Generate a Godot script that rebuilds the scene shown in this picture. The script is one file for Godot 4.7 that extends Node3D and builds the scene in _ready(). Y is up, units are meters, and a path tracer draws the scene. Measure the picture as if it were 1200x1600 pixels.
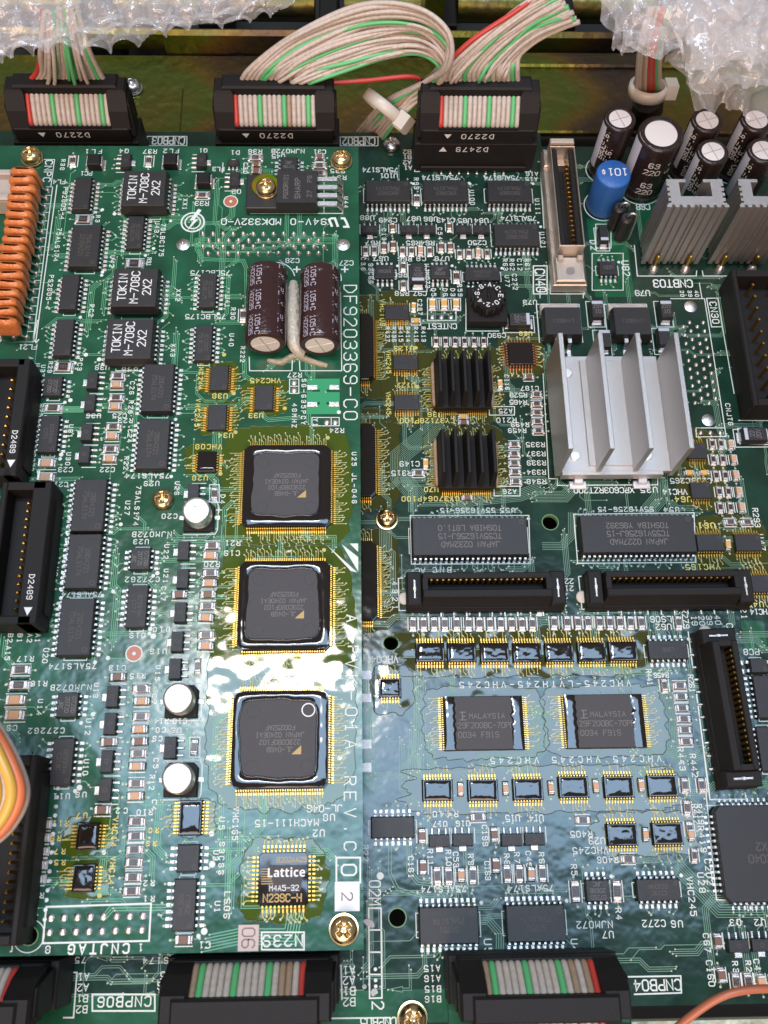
extends Node3D
# An opened machine controller: two stacked green circuit boards with their components, seen from above.
# All shapes are modelled in millimetres (x east, y up, z south) and scaled to metres when committed.
const MM := 0.001
const UPPER := 17.985        # height of the upper board's face over the main board's face
const THICK := 1.6

class Mb:
	var v := PackedVector3Array()
	var n := PackedVector3Array()
	var t := Transform3D()
	func tri(a: Vector3, b: Vector3, c: Vector3, na: Vector3, nb: Vector3, nc: Vector3) -> void:
		if (c - a).cross(b - a).dot(na + nb + nc) < 0.0:
			v.append(t * a); v.append(t * c); v.append(t * b)
			n.append(t.basis * na); n.append(t.basis * nc); n.append(t.basis * nb)
		else:
			v.append(t * a); v.append(t * b); v.append(t * c)
			n.append(t.basis * na); n.append(t.basis * nb); n.append(t.basis * nc)
	func flat(a: Vector3, b: Vector3, c: Vector3, hint: Vector3) -> void:
		var m := (c - a).cross(b - a)
		if m.length_squared() < 1e-14:
			return
		m = m.normalized()
		if m.dot(hint) < 0.0:
			m = -m
		tri(a, b, c, m, m, m)
	func quad(a: Vector3, b: Vector3, c: Vector3, d: Vector3, hint: Vector3) -> void:
		flat(a, b, c, hint)
		flat(a, c, d, hint)
	# stacked rectangles: rows of [y, x0, x1, z0, z1]
	func loft(rows: Array, bottom := false) -> void:
		var rings := []
		for r in rows:
			rings.append([Vector3(r[1], r[0], r[3]), Vector3(r[2], r[0], r[3]), Vector3(r[2], r[0], r[4]), Vector3(r[1], r[0], r[4])])
		var side := [Vector3(0, 0, -1), Vector3(1, 0, 0), Vector3(0, 0, 1), Vector3(-1, 0, 0)]
		for i in rings.size() - 1:
			var up: float = -(rows[i + 1][2] - rows[i + 1][1] - rows[i][2] + rows[i][1]) / maxf(0.001, absf(rows[i + 1][0] - rows[i][0]))
			for k in 4:
				quad(rings[i][k], rings[i][(k + 1) % 4], rings[i + 1][(k + 1) % 4], rings[i + 1][k], side[k] + Vector3(0, clampf(up, -0.9, 0.9), 0))
		var l: Array = rings[-1]
		quad(l[0], l[1], l[2], l[3], Vector3(0, 1, 0))
		if bottom:
			l = rings[0]
			quad(l[0], l[1], l[2], l[3], Vector3(0, -1, 0))
	func box(x0: float, x1: float, y0: float, y1: float, z0: float, z1: float, ch := 0.0) -> void:
		if ch > 0.0:
			loft([[y0, x0, x1, z0, z1], [y1 - ch, x0, x1, z0, z1], [y1, x0 + ch, x1 - ch, z0 + ch, z1 - ch]], true)
		else:
			loft([[y0, x0, x1, z0, z1], [y1, x0, x1, z0, z1]], true)
	# polygon in x,z extruded from y0 to y1, edge bevelled by ch
	func prism(poly: PackedVector2Array, y0: float, y1: float, ch := 0.0) -> void:
		var mid := Vector2()
		for p in poly:
			mid += p / poly.size()
		var topp := poly
		if ch > 0.0:
			var off := Geometry2D.offset_polygon(poly, -ch)
			if off.size() == 1 and off[0].size() == poly.size():
				topp = PackedVector2Array()
				for p in poly:
					var best: Vector2 = off[0][0]
					for q in off[0]:
						if q.distance_to(p) < best.distance_to(p):
							best = q
					topp.append(best)
			else:
				ch = 0.0
		var cw := Geometry2D.is_polygon_clockwise(poly)
		for i in poly.size():
			var a := poly[i]
			var b := poly[(i + 1) % poly.size()]
			var e := (b - a).normalized()
			var o := Vector3(e.y, 0, -e.x) * (-1.0 if cw else 1.0)
			quad(Vector3(a.x, y0, a.y), Vector3(b.x, y0, b.y), Vector3(b.x, y1 - ch, b.y), Vector3(a.x, y1 - ch, a.y), o)
			if ch > 0.0:
				var c := topp[i]
				var d := topp[(i + 1) % poly.size()]
				quad(Vector3(a.x, y1 - ch, a.y), Vector3(b.x, y1 - ch, b.y), Vector3(d.x, y1, d.y), Vector3(c.x, y1, c.y), o + Vector3(0, 0.8, 0))
		for s in [[topp, y1, 1.0], [poly, y0, -1.0]]:
			var ix := Geometry2D.triangulate_polygon(s[0])
			for i in range(0, ix.size(), 3):
				var p: Vector2 = s[0][ix[i]]
				var q: Vector2 = s[0][ix[i + 1]]
				var r: Vector2 = s[0][ix[i + 2]]
				flat(Vector3(p.x, s[1], p.y), Vector3(q.x, s[1], q.y), Vector3(r.x, s[1], r.y), Vector3(0, s[2], 0))
	# profile rows [radius, y] turned about the y axis; a row's third value 1 keeps the bend smooth
	func lathe(prof: Array, seg := 24, from := 0.0, to := TAU) -> void:
		var nr := []
		for i in prof.size() - 1:
			var d := Vector2(prof[i + 1][0] - prof[i][0], prof[i + 1][1] - prof[i][1])
			nr.append(Vector2(d.y, -d.x).normalized())
		for i in prof.size() - 1:
			var na: Vector2 = nr[i]
			var nb: Vector2 = nr[i]
			if prof[i].size() > 2 and i > 0:
				na = (nr[i] + nr[i - 1]).normalized()
			if prof[i + 1].size() > 2 and i + 1 < nr.size():
				nb = (nr[i] + nr[i + 1]).normalized()
			for k in seg:
				var a0 := lerpf(from, to, float(k) / seg)
				var a1 := lerpf(from, to, float(k + 1) / seg)
				var d0 := Vector3(cos(a0), 0, sin(a0))
				var d1 := Vector3(cos(a1), 0, sin(a1))
				var u := Vector3(0, 1, 0)
				var p00: Vector3 = d0 * prof[i][0] + u * prof[i][1]
				var p10: Vector3 = d1 * prof[i][0] + u * prof[i][1]
				var p01: Vector3 = d0 * prof[i + 1][0] + u * prof[i + 1][1]
				var p11: Vector3 = d1 * prof[i + 1][0] + u * prof[i + 1][1]
				if prof[i + 1][0] > 1e-6:
					tri(p00, p01, p11, d0 * na.x + u * na.y, d0 * nb.x + u * nb.y, d1 * nb.x + u * nb.y)
				if prof[i][0] > 1e-6:
					tri(p00, p11, p10, d0 * na.x + u * na.y, d1 * nb.x + u * nb.y, d1 * na.x + u * na.y)
	func disc(c: Vector3, r: float, seg := 10) -> void:
		var u := Vector3(0, 1, 0)
		for k in seg:
			var a0 := TAU * k / seg
			var a1 := TAU * (k + 1) / seg
			tri(c, c + Vector3(cos(a0), 0, sin(a0)) * r, c + Vector3(cos(a1), 0, sin(a1)) * r, u, u, u)
	func ring(c: Vector3, r0: float, r1: float, seg := 16, from := 0.0, to := TAU) -> void:
		for k in seg:
			var a0 := lerpf(from, to, float(k) / seg)
			var a1 := lerpf(from, to, float(k + 1) / seg)
			var d0 := Vector3(cos(a0), 0, sin(a0))
			var d1 := Vector3(cos(a1), 0, sin(a1))
			quad(c + d0 * r0, c + d0 * r1, c + d1 * r1, c + d1 * r0, Vector3(0, 1, 0))
	func tube(p: PackedVector3Array, r: float, seg := 8, r_end := -1.0) -> void:
		var side := Vector3()
		var rings := []
		for i in p.size():
			var d := (p[mini(i + 1, p.size() - 1)] - p[maxi(i - 1, 0)]).normalized()
			if i == 0:
				side = d.cross(Vector3(0.31, 0.87, 0.38)).normalized()
			side = (side - d * side.dot(d)).normalized()
			var oth := d.cross(side)
			var rr := r if r_end < 0.0 else lerpf(r, r_end, float(i) / (p.size() - 1))
			var ring_ := []
			for k in seg:
				var a := TAU * k / seg
				var q := side * cos(a) + oth * sin(a)
				ring_.append([p[i] + q * rr, q])
			rings.append(ring_)
		for i in p.size() - 1:
			for k in seg:
				var a: Array = rings[i][k]
				var b: Array = rings[i][(k + 1) % seg]
				var c: Array = rings[i + 1][(k + 1) % seg]
				var d: Array = rings[i + 1][k]
				tri(a[0], b[0], c[0], a[1], b[1], c[1])
				tri(a[0], c[0], d[0], a[1], c[1], d[1])
		for e in [0, p.size() - 1]:
			var dir := (p[1] - p[0]) * -1.0 if e == 0 else p[e] - p[e - 1]
			for k in seg - 2:
				flat(rings[e][0][0], rings[e][k + 1][0], rings[e][k + 2][0], dir)
	# flat strip lying on height y along x,z points, joints mitred
	func ribbon(p: PackedVector2Array, y: float, w: float, cap := 0.0) -> void:
		var l := PackedVector2Array()
		var r := PackedVector2Array()
		var m := p.size()
		for i in m:
			var d0 := (p[i] - p[maxi(i - 1, 0)]).normalized()
			var d1 := (p[mini(i + 1, m - 1)] - p[i]).normalized()
			if i == 0: d0 = d1
			if i == m - 1: d1 = d0
			var closed := m > 3 and p[0].is_equal_approx(p[m - 1])
			if closed and i == 0: d0 = (p[0] - p[m - 2]).normalized()
			if closed and i == m - 1: d1 = (p[1] - p[0]).normalized()
			var tn := (d0 + d1).normalized() if (d0 + d1).length() > 0.05 else d0
			var nn := Vector2(-tn.y, tn.x)
			var k := minf(1.9, 1.0 / maxf(0.3, nn.dot(Vector2(-d1.y, d1.x))))
			var q := p[i]
			if not closed and i == 0: q -= d1 * cap
			if not closed and i == m - 1: q += d0 * cap
			l.append(q + nn * w * 0.5 * k)
			r.append(q - nn * w * 0.5 * k)
		for i in m - 1:
			quad(Vector3(l[i].x, y, l[i].y), Vector3(l[i + 1].x, y, l[i + 1].y), Vector3(r[i + 1].x, y, r[i + 1].y), Vector3(r[i].x, y, r[i].y), Vector3(0, 1, 0))
	# a bent strip of sheet metal: path in (out, y), swept across by width w; out is +x
	func strip(path: Array, w: float, th: float) -> void:
		for i in path.size() - 1:
			var a: Vector2 = path[i]
			var b: Vector2 = path[i + 1]
			var d := (b - a).normalized()
			var o := Vector2(-d.y, d.x) * th * 0.5
			var h := w * 0.5
			var q := func(p: Vector2, z: float) -> Vector3: return Vector3(p.x, p.y, z)
			quad(q.call(a + o, -h), q.call(b + o, -h), q.call(b + o, h), q.call(a + o, h), Vector3(o.x, o.y, 0))
			quad(q.call(a - o, -h), q.call(b - o, -h), q.call(b - o, h), q.call(a - o, h), Vector3(-o.x, -o.y, 0))
			for s in [-1.0, 1.0]:
				quad(q.call(a + o, h * s), q.call(b + o, h * s), q.call(b - o, h * s), q.call(a - o, h * s), Vector3(0, 0, s))
			if i == path.size() - 2:
				quad(q.call(b + o, -h), q.call(b + o, h), q.call(b - o, h), q.call(b - o, -h), Vector3(d.x, d.y, 0))
	func sheet(pts: Array, cols: int) -> void:   # grid of points, smooth normals
		var rows := pts.size() / cols
		var nn := []
		for i in rows:
			for j in cols:
				var du: Vector3 = pts[i * cols + mini(j + 1, cols - 1)] - pts[i * cols + maxi(j - 1, 0)]
				var dv: Vector3 = pts[mini(i + 1, rows - 1) * cols + j] - pts[maxi(i - 1, 0) * cols + j]
				nn.append(dv.cross(du).normalized())
		for i in rows - 1:
			for j in cols - 1:
				var a := i * cols + j
				var b := a + 1
				var c := a + cols + 1
				var d := a + cols
				tri(pts[a], pts[b], pts[c], nn[a], nn[b], nn[c])
				tri(pts[a], pts[c], pts[d], nn[a], nn[c], nn[d])

const GLYPH := {
	"A": "06 20 46|14 34", "B": "00 30 41 42 33 03|33 44 45 36 06 00", "C": "41 30 10 01 05 16 36 45", "D": "00 20 42 44 26 06 00",
	"E": "40 00 06 46|03 33", "F": "40 00 06|03 33", "G": "41 30 10 01 05 16 36 45 43 23", "H": "00 06|40 46|03 43", "I": "10 30|20 26|16 36",
	"J": "40 45 36 16 05", "K": "00 06|40 03 46", "L": "00 06 46", "M": "06 00 23 40 46", "N": "06 00 46 40", "O": "10 30 41 45 36 16 05 01 10",
	"P": "06 00 30 41 42 33 03", "Q": "10 30 41 45 36 16 05 01 10|34 46", "R": "06 00 30 41 42 33 03|23 46", "S": "41 30 10 01 02 13 33 44 45 36 16 05",
	"T": "00 40|20 26", "U": "00 05 16 36 45 40", "V": "00 26 40", "W": "00 16 23 36 40", "X": "00 46|40 06", "Y": "00 23 40|23 26", "Z": "00 40 06 46",
	"0": "10 30 41 45 36 16 05 01 10", "1": "11 20 26|16 36", "2": "01 10 30 41 42 06 46", "3": "01 10 30 41 42 33 44 45 36 16 05|13 33", "4": "36 30 04 44",
	"5": "40 00 02 32 43 45 36 16 05", "6": "41 30 10 01 05 16 36 45 44 33 03", "7": "00 40 16", "8": "13 33 42 41 30 10 01 02 13 04 05 16 36 45 44 33",
	"9": "05 16 36 45 41 30 10 01 02 13 43", "-": "03 43", ".": "25 26", "+": "03 43|21 25", "/": "06 40", "_": "06 46", "^": "06 20 46 06", "*": "21 25|12 34|14 32",
	"u": "02 05 16 36 46|42 46", "o": "12 32 43 45 36 16 05 03 12"}
var strokes := {}

func text_on(mb: Mb, s: String, x: float, z: float, rot: float, h: float, adv: float, lw: float, y: float) -> void:
	# one text line centred at x, z on height y; rot turns it counter-clockwise as seen from above
	var c := cos(deg_to_rad(rot))
	var si := sin(deg_to_rad(rot))
	var k := h / 6.0
	var gw := minf(k * 4.0, adv * 0.72)
	var lift := 0.0
	for i in s.length():
		var ch := s[i]
		if not GLYPH.has(ch):
			continue
		if not strokes.has(ch):
			var list := []
			for st in GLYPH[ch].split("|"):
				var pts := PackedVector2Array()
				for q in st.split(" "):
					pts.append(Vector2(float(q[0]) / 4.0, float(q[1])))
				list.append(pts)
			strokes[ch] = list
		var u0 := (i - (s.length() - 1) * 0.5) * adv - gw * 0.5
		for st in strokes[ch]:
			var pts := PackedVector2Array()
			for q in st:
				var u: float = u0 + q.x * gw
				var v: float = (q.y - 3.0) * k
				pts.append(Vector2(x + u * c + v * si, z - u * si + v * c))
			mb.ribbon(pts, y + lift, lw, lw * 0.4)
			lift = 0.006 if lift == 0.0 else 0.0

func lin(r: float, g: float, b: float) -> Color:
	return Color(r, g, b).linear_to_srgb()

func mat(r: float, g: float, b: float, rough: float, metal := 0.0) -> StandardMaterial3D:
	var m := StandardMaterial3D.new()
	m.albedo_color = lin(r, g, b)
	m.roughness = rough
	m.metallic = metal
	return m

func noise_tex(seed_: int, freq: float, size: int, lo: Color, hi: Color, normal := false, bump := 4.0, octaves := 4, kind := FastNoiseLite.TYPE_SIMPLEX_SMOOTH) -> NoiseTexture2D:
	var f := FastNoiseLite.new()
	f.noise_type = kind
	f.seed = seed_
	f.frequency = freq
	f.fractal_octaves = octaves
	var t := NoiseTexture2D.new()
	t.width = size
	t.height = size
	t.seamless = true
	t.noise = f
	if normal:
		t.as_normal_map = true
		t.bump_strength = bump
	else:
		var g := Gradient.new()
		g.set_color(0, lo)
		g.set_color(1, hi)
		t.color_ramp = g
	return t

func worn(m: StandardMaterial3D, t: Texture2D, scale: float) -> StandardMaterial3D:
	m.albedo_texture = t
	m.uv1_triplanar = true
	m.uv1_world_triplanar = true
	m.uv1_scale = Vector3.ONE * scale
	return m

func rough_skin(m: StandardMaterial3D, t: Texture2D, scale: float, amount: float) -> StandardMaterial3D:
	m.normal_enabled = true
	m.normal_texture = t
	m.normal_scale = amount
	m.uv1_triplanar = true
	m.uv1_world_triplanar = true
	m.uv1_scale = Vector3.ONE * scale
	return m

var M := {}
func materials() -> void:
	var grain := noise_tex(3, 0.08, 256, Color.BLACK, Color.WHITE, true, 6.0)
	var weave := noise_tex(5, 0.02, 512, Color.BLACK, Color.WHITE, true, 8.0, 3)
	var blot := noise_tex(8, 0.012, 512, Color(0.72, 0.74, 0.7), Color(1, 1, 1))
	var dust := noise_tex(9, 0.05, 512, Color(0.82, 0.8, 0.78), Color(1, 1, 1), false, 1.0, 5)
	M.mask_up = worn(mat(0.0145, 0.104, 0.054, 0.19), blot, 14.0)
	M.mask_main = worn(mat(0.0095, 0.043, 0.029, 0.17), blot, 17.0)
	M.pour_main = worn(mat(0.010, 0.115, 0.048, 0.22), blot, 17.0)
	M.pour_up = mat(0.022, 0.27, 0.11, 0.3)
	for k in ["mask_up", "mask_main", "pour_main"]:
		rough_skin(M[k], weave, 14.0, 0.07)
	M.edge_up = worn(mat(0.16, 0.30, 0.12, 0.5), dust, 60.0)
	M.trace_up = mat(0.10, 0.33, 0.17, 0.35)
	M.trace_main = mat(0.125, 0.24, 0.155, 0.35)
	M.trace_gold = mat(0.50, 0.42, 0.10, 0.45)
	M.silk = mat(0.64, 0.68, 0.63, 0.6)
	M.silk_gold = mat(0.66, 0.56, 0.14, 0.5)
	M.tin = mat(0.64, 0.61, 0.59, 0.34, 1.0)
	rough_skin(M.tin, grain, 220.0, 0.5)
	M.gold = mat(0.62, 0.36, 0.075, 0.32, 1.0)
	M.copper_red = mat(0.75, 0.30, 0.16, 0.32, 1.0)
	M.via = mat(0.42, 0.46, 0.35, 0.5, 0.1)
	M.chip = rough_skin(worn(mat(0.019, 0.0165, 0.016, 0.42), dust, 90.0), grain, 260.0, 0.35)
	M.chip_wet = rough_skin(mat(0.012, 0.010, 0.009, 0.07), noise_tex(21, 0.02, 256, Color.BLACK, Color.WHITE, true, 5.0, 2), 30.0, 0.08)
	M.chip_dry = rough_skin(mat(0.046, 0.042, 0.043, 0.55), grain, 300.0, 0.4)
	M.mark = mat(0.16, 0.145, 0.135, 0.6)
	M.mark_dim = mat(0.085, 0.068, 0.058, 0.6)
	M.mark_pale = mat(0.40, 0.37, 0.42, 0.5)
	M.mark_white = mat(0.72, 0.72, 0.70, 0.5)
	M.mark_gold = mat(0.42, 0.28, 0.08, 0.5)
	M.ceramic = mat(0.50, 0.39, 0.35, 0.5)
	M.res_top = mat(0.035, 0.025, 0.022, 0.3)
	M.cap_tan = mat(0.52, 0.30, 0.17, 0.5)
	M.cap_brown = mat(0.16, 0.075, 0.045, 0.45)
	M.copper_pad = mat(0.42, 0.13, 0.07, 0.4)
	M.paint_dab = mat(0.42, 0.40, 0.40, 0.6)
	M.led = mat(0.62, 0.36, 0.09, 0.35)
	M.black = rough_skin(worn(mat(0.0125, 0.0110, 0.0105, 0.58), dust, 70.0), grain, 120.0, 0.22)
	M.black.metallic_specular = 0.36
	M.black_shiny = mat(0.014, 0.013, 0.013, 0.2)
	M.dark_gap = mat(0.004, 0.004, 0.004, 0.8)
	M.sleeve = rough_skin(mat(0.034, 0.014, 0.014, 0.2), grain, 30.0, 0.15)
	M.sleeve_dark = rough_skin(mat(0.022, 0.013, 0.012, 0.25), grain, 30.0, 0.15)
	M.stripe = mat(0.42, 0.44, 0.50, 0.4)
	M.alu = rough_skin(mat(0.80, 0.77, 0.75, 0.42, 1.0), grain, 200.0, 0.25)
	M.alu_matt = rough_skin(worn(mat(0.68, 0.655, 0.645, 0.40, 0.92), dust, 40.0), grain, 160.0, 0.35)
	M.can_top = rough_skin(mat(0.84, 0.78, 0.75, 0.5, 0.35), grain, 160.0, 0.2)
	M.can = rough_skin(mat(0.86, 0.82, 0.80, 0.33, 1.0), grain, 160.0, 0.2)
	M.zinc = worn(mat(0.78, 0.60, 0.32, 0.26, 1.0), dust, 80.0)
	M.steel = mat(0.62, 0.60, 0.60, 0.3, 1.0)
	M.washer = worn(mat(0.7, 0.66, 0.18, 0.3, 1.0), noise_tex(13, 0.03, 128, Color(0.6, 0.9, 0.3), Color(1, 0.8, 0.5)), 90.0)
	M.orange = rough_skin(mat(0.52, 0.155, 0.040, 0.25), grain, 45.0, 0.3)
	M.blue = rough_skin(mat(0.022, 0.105, 0.34, 0.38), grain, 60.0, 0.2)
	M.glue_pale = rough_skin(mat(0.46, 0.42, 0.34, 0.3), grain, 40.0, 0.3)
	M.glue = rough_skin(mat(0.30, 0.25, 0.16, 0.3), grain, 40.0, 0.4)
	M.beige = rough_skin(worn(mat(0.50, 0.44, 0.38, 0.4), dust, 60.0), grain, 90.0, 0.3)
	M.shell = rough_skin(worn(mat(0.70, 0.62, 0.54, 0.36, 0.85), dust, 60.0), grain, 120.0, 0.35)
	M.paper = mat(0.78, 0.78, 0.76, 0.7)
	M.wire_white = worn(mat(0.60, 0.52, 0.45, 0.42), dust, 30.0)
	M.wire_dirty = worn(mat(0.42, 0.29, 0.19, 0.45), dust, 30.0)
	M.wire_green = mat(0.10, 0.42, 0.15, 0.4)
	M.wire_red = mat(0.50, 0.045, 0.035, 0.4)
	M.wire_brown = mat(0.40, 0.12, 0.06, 0.4)
	M.wire_grey = mat(0.16, 0.14, 0.13, 0.5)
	M.wire_yellow = mat(0.62, 0.36, 0.06, 0.35)
	M.wire_orange = mat(0.62, 0.16, 0.06, 0.4)
	M.nylon = mat(0.55, 0.50, 0.42, 0.4)
	var pool := noise_tex(31, 0.012, 256, Color.BLACK, Color.WHITE, true, 6.0, 3)
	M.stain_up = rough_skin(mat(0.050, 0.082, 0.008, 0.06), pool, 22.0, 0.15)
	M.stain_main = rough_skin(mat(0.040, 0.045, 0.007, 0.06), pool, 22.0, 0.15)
	var zt := noise_tex(17, 0.003, 512, Color(0.85, 0.8, 0.5), Color(0.55, 0.6, 0.4), false, 1.0, 2)
	var zg: Gradient = zt.color_ramp
	zg.add_point(0.35, Color(0.7, 0.85, 0.5))
	zg.add_point(0.55, Color(0.85, 0.75, 0.5))
	zg.add_point(0.75, Color(0.6, 0.55, 0.6))
	M.chassis = rough_skin(worn(mat(0.27, 0.235, 0.155, 0.36, 0.92), zt, 7.0), grain, 9.0, 0.1)
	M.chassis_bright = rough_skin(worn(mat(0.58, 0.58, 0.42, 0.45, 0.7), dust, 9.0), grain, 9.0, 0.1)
	M.inside = mat(0.018, 0.016, 0.014, 0.6)
	M.wrap = mat(0.88, 0.84, 0.82, 0.09)
	M.wrap.transparency = BaseMaterial3D.TRANSPARENCY_ALPHA
	M.wrap.albedo_color.a = 0.21
	rough_skin(M.wrap, noise_tex(41, 0.03, 512, Color.BLACK, Color.WHITE, true, 10.0, 3), 22.0, 0.45)

# ---- naming and placing -------------------------------------------------------------------------
var used := {}
func named(parent: Node, called: String) -> String:
	var key := "%d/%s" % [parent.get_instance_id(), called]
	var k: int = used.get(key, 0)
	used[key] = k + 1
	return called if k == 0 else "%s_%03d" % [called, k]

func mesh_of(list: Array) -> ArrayMesh:
	var m := ArrayMesh.new()
	for i in range(0, list.size(), 2):
		var b: Mb = list[i]
		if b.v.is_empty():
			continue
		var a := []
		a.resize(Mesh.ARRAY_MAX)
		var v := PackedVector3Array()
		v.resize(b.v.size())
		for k in b.v.size():
			v[k] = b.v[k] * MM
		a[Mesh.ARRAY_VERTEX] = v
		a[Mesh.ARRAY_NORMAL] = b.n
		m.add_surface_from_arrays(Mesh.PRIMITIVE_TRIANGLES, a)
		m.surface_set_material(m.get_surface_count() - 1, list[i + 1])
	return m

func thing(called: String, label: String, category: String, at := Vector3.ZERO, group := "") -> Node3D:
	var o := Node3D.new()
	o.name = named(self, called)
	o.position = at * MM
	add_child(o, true)
	return tag(o, label, category, group)

func tag(o: Node3D, label: String, category := "", group := "", kind := "") -> Node3D:
	if label: o.set_meta("label", label)
	if category: o.set_meta("category", category)
	if group: o.set_meta("group", group)
	if kind: o.set_meta("kind", kind)
	return o

func part(parent: Node3D, called: String, mesh: Mesh, at := Vector3.ZERO, rot := 0.0, kind := "") -> MeshInstance3D:
	var o := MeshInstance3D.new()
	o.name = named(parent, called)
	o.mesh = mesh
	o.position = at * MM
	o.rotation.y = deg_to_rad(rot)
	if kind: o.set_meta("kind", kind)
	parent.add_child(o, true)
	return o

class Board:
	var node: Node3D
	var y := 0.0
	var traces := Mb.new()
	var gold := Mb.new()
	var vias := Mb.new()
	var silk := Mb.new()
	var silk_gold := Mb.new()
	var pads := Mb.new()
	var copper := Mb.new()
	var lift := 0
	var stains := 0
	var stain := "stain_up"
	var holes := []
	var rng := RandomNumberGenerator.new()
	func up() -> float:
		lift = (lift + 1) % 23
		return y + 0.02 + lift * 0.0014
	func via(x: float, z: float, r := 0.24) -> void:
		vias.disc(Vector3(x, y + 0.062 + (lift % 7) * 0.001, z), r, 8)

var cache := {}

# ---- small components -----------------------------------------------------------------------------
func turn(x: float, z: float, rot: float, p: Vector2) -> Vector2:
	var c := cos(deg_to_rad(rot))
	var s := sin(deg_to_rad(rot))
	return Vector2(x + p.x * c + p.y * s, z - p.x * s + p.y * c)

func gull(mb: Mb, body: float, h: float, foot: float, w: float, th: float) -> void:
	mb.strip([Vector2(body - 0.05, h), Vector2(body + foot * 0.3, h), Vector2(body + foot * 0.5, th * 0.6), Vector2(body + foot, th * 0.55)], w, th)

func body_mesh(w: float, l: float, h: float, dot: bool, top: String) -> ArrayMesh:
	var key := "body%s" % [[w, l, h, dot, top]]
	if not cache.has(key):
		var b := Mb.new()
		var i := h * 0.09 + 0.06
		b.loft([[0.12, -w / 2 + i, w / 2 - i, -l / 2 + i, l / 2 - i], [h * 0.5, -w / 2, w / 2, -l / 2, l / 2], [h - 0.06, -w / 2 + i, w / 2 - i, -l / 2 + i, l / 2 - i], [h, -w / 2 + i + 0.07, w / 2 - i - 0.07, -l / 2 + i + 0.07, l / 2 - i - 0.07]], true)
		var d := Mb.new()
		if dot:
			var r := minf(0.55, w * 0.09)
			d.ring(Vector3(w / 2 - i - r * 2.0, h + 0.01, l / 2 - i - r * 2.0), r * 0.75, r, 14)
		cache[key] = mesh_of([b, M[top], d, M.mark_dim])
	return cache[key]

func wet_top(w: float, l: float, h: float, seed_: int) -> ArrayMesh:
	# a pillow of clear varnish that pooled on a package
	var key := "wet%s" % [[w, l, h, seed_]]
	if not cache.has(key):
		var f := FastNoiseLite.new()
		f.seed = seed_
		f.frequency = 0.3
		var pts := []
		for j in 15:
			for i in 19:
				var u := i / 9.0 - 1.0
				var v := j / 7.0 - 1.0
				var e := maxf(absf(u), absf(v))
				var r := 0.94 + 0.05 * f.get_noise_2d(u * 3.0 + seed_, v * 3.0)
				var y := h + 0.02 + 0.16 * (1.0 - pow(e, 6.0)) + 0.035 * f.get_noise_2d(u * 3.5, v * 3.5 + seed_ * 3.0) * (1.0 - pow(e, 4.0))
				pts.append(Vector3(u * w * 0.5 * r, y if e < 0.99 else h - 0.05, v * l * 0.5 * r))
		var b := Mb.new()
		b.sheet(pts, 19)
		cache[key] = mesh_of([b, M.chip_wet])
	return cache[key]

func side_pins(w: float, h: float, n: int, pitch: float, m: String, soj: bool) -> ArrayMesh:
	var key := "pins%s" % [[w, h, n, pitch, m, soj]]
	if not cache.has(key):
		var b := Mb.new()
		var s := Mb.new()
		for side in [0.0, 180.0]:
			for i in n:
				b.t = Transform3D(Basis(Vector3.UP, deg_to_rad(side)), Vector3(0, 0, (i - (n - 1) * 0.5) * pitch))
				s.t = b.t
				if soj:
					b.strip([Vector2(w / 2 - 0.05, h * 0.55), Vector2(w / 2 + 0.36, h * 0.52), Vector2(w / 2 + 0.40, 0.35), Vector2(w / 2 + 0.05, 0.08)], pitch * 0.42, 0.2)
					s.box(w / 2 - 0.3, w / 2 + 0.85, 0.03, 0.14, -pitch * 0.26, pitch * 0.26, 0.06)
				else:
					gull(b, w / 2, h * 0.5, pitch * 0.55 + 0.55, pitch * 0.36, minf(0.2, pitch * 0.22))
					s.box(w / 2 + pitch * 0.3 + 0.1, w / 2 + pitch * 0.55 + 0.8, 0.03, 0.1, -pitch * 0.27, pitch * 0.27, 0.04)
		cache[key] = mesh_of([b, M[m], s, M["tin" if m == "tin" else m]])
	return cache[key]

func marking(o: Node3D, lines: String, h: float, y: float, rot: float, m: String, gap := 1.55) -> void:
	if not lines:
		return
	var mb := Mb.new()
	var list := lines.split("|")
	for i in list.size():
		var off := turn(0, 0, rot, Vector2(0, (i - (list.size() - 1) * 0.5) * h * gap))
		text_on(mb, list[i], off.x, off.y, rot, h, h * 0.82, h * 0.13, y)
	part(o, "marking", mesh_of([mb, M[m]]))

func fan_out(B: Board, x: float, z: float, rot: float, reach: float, n: int, pitch: float, gold: bool, chance := 0.75) -> void:
	var fine := pitch < 0.7
	var w := 0.13 if fine else 0.19
	for i in n:
		if B.rng.randf() > chance:
			continue
		var p := Vector2(reach, (i - (n - 1) * 0.5) * pitch)
		var pts := PackedVector2Array([turn(x, z, rot, p - Vector2(0.4, 0))])
		var l1 := (0.4 + 0.75 * (i % 3)) if fine else B.rng.randf_range(0.3, 1.1)
		p.x += l1
		pts.append(turn(x, z, rot, p))
		var j := (0.5 if fine else B.rng.randf_range(0.3, 0.9)) * (1.0 if B.rng.randf() < 0.5 and not fine else -1.0)
		if B.rng.randf() < 0.7:
			p += Vector2(absf(j), j)
			pts.append(turn(x, z, rot, p))
		if fine:
			p.x += 0.4 * (i % 2)
			pts.append(turn(x, z, rot, p))
		(B.gold if gold else B.traces).ribbon(pts, B.up(), w)
		var e := pts[pts.size() - 1]
		B.via(e.x, e.y, 0.17 if fine else 0.25)

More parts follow.
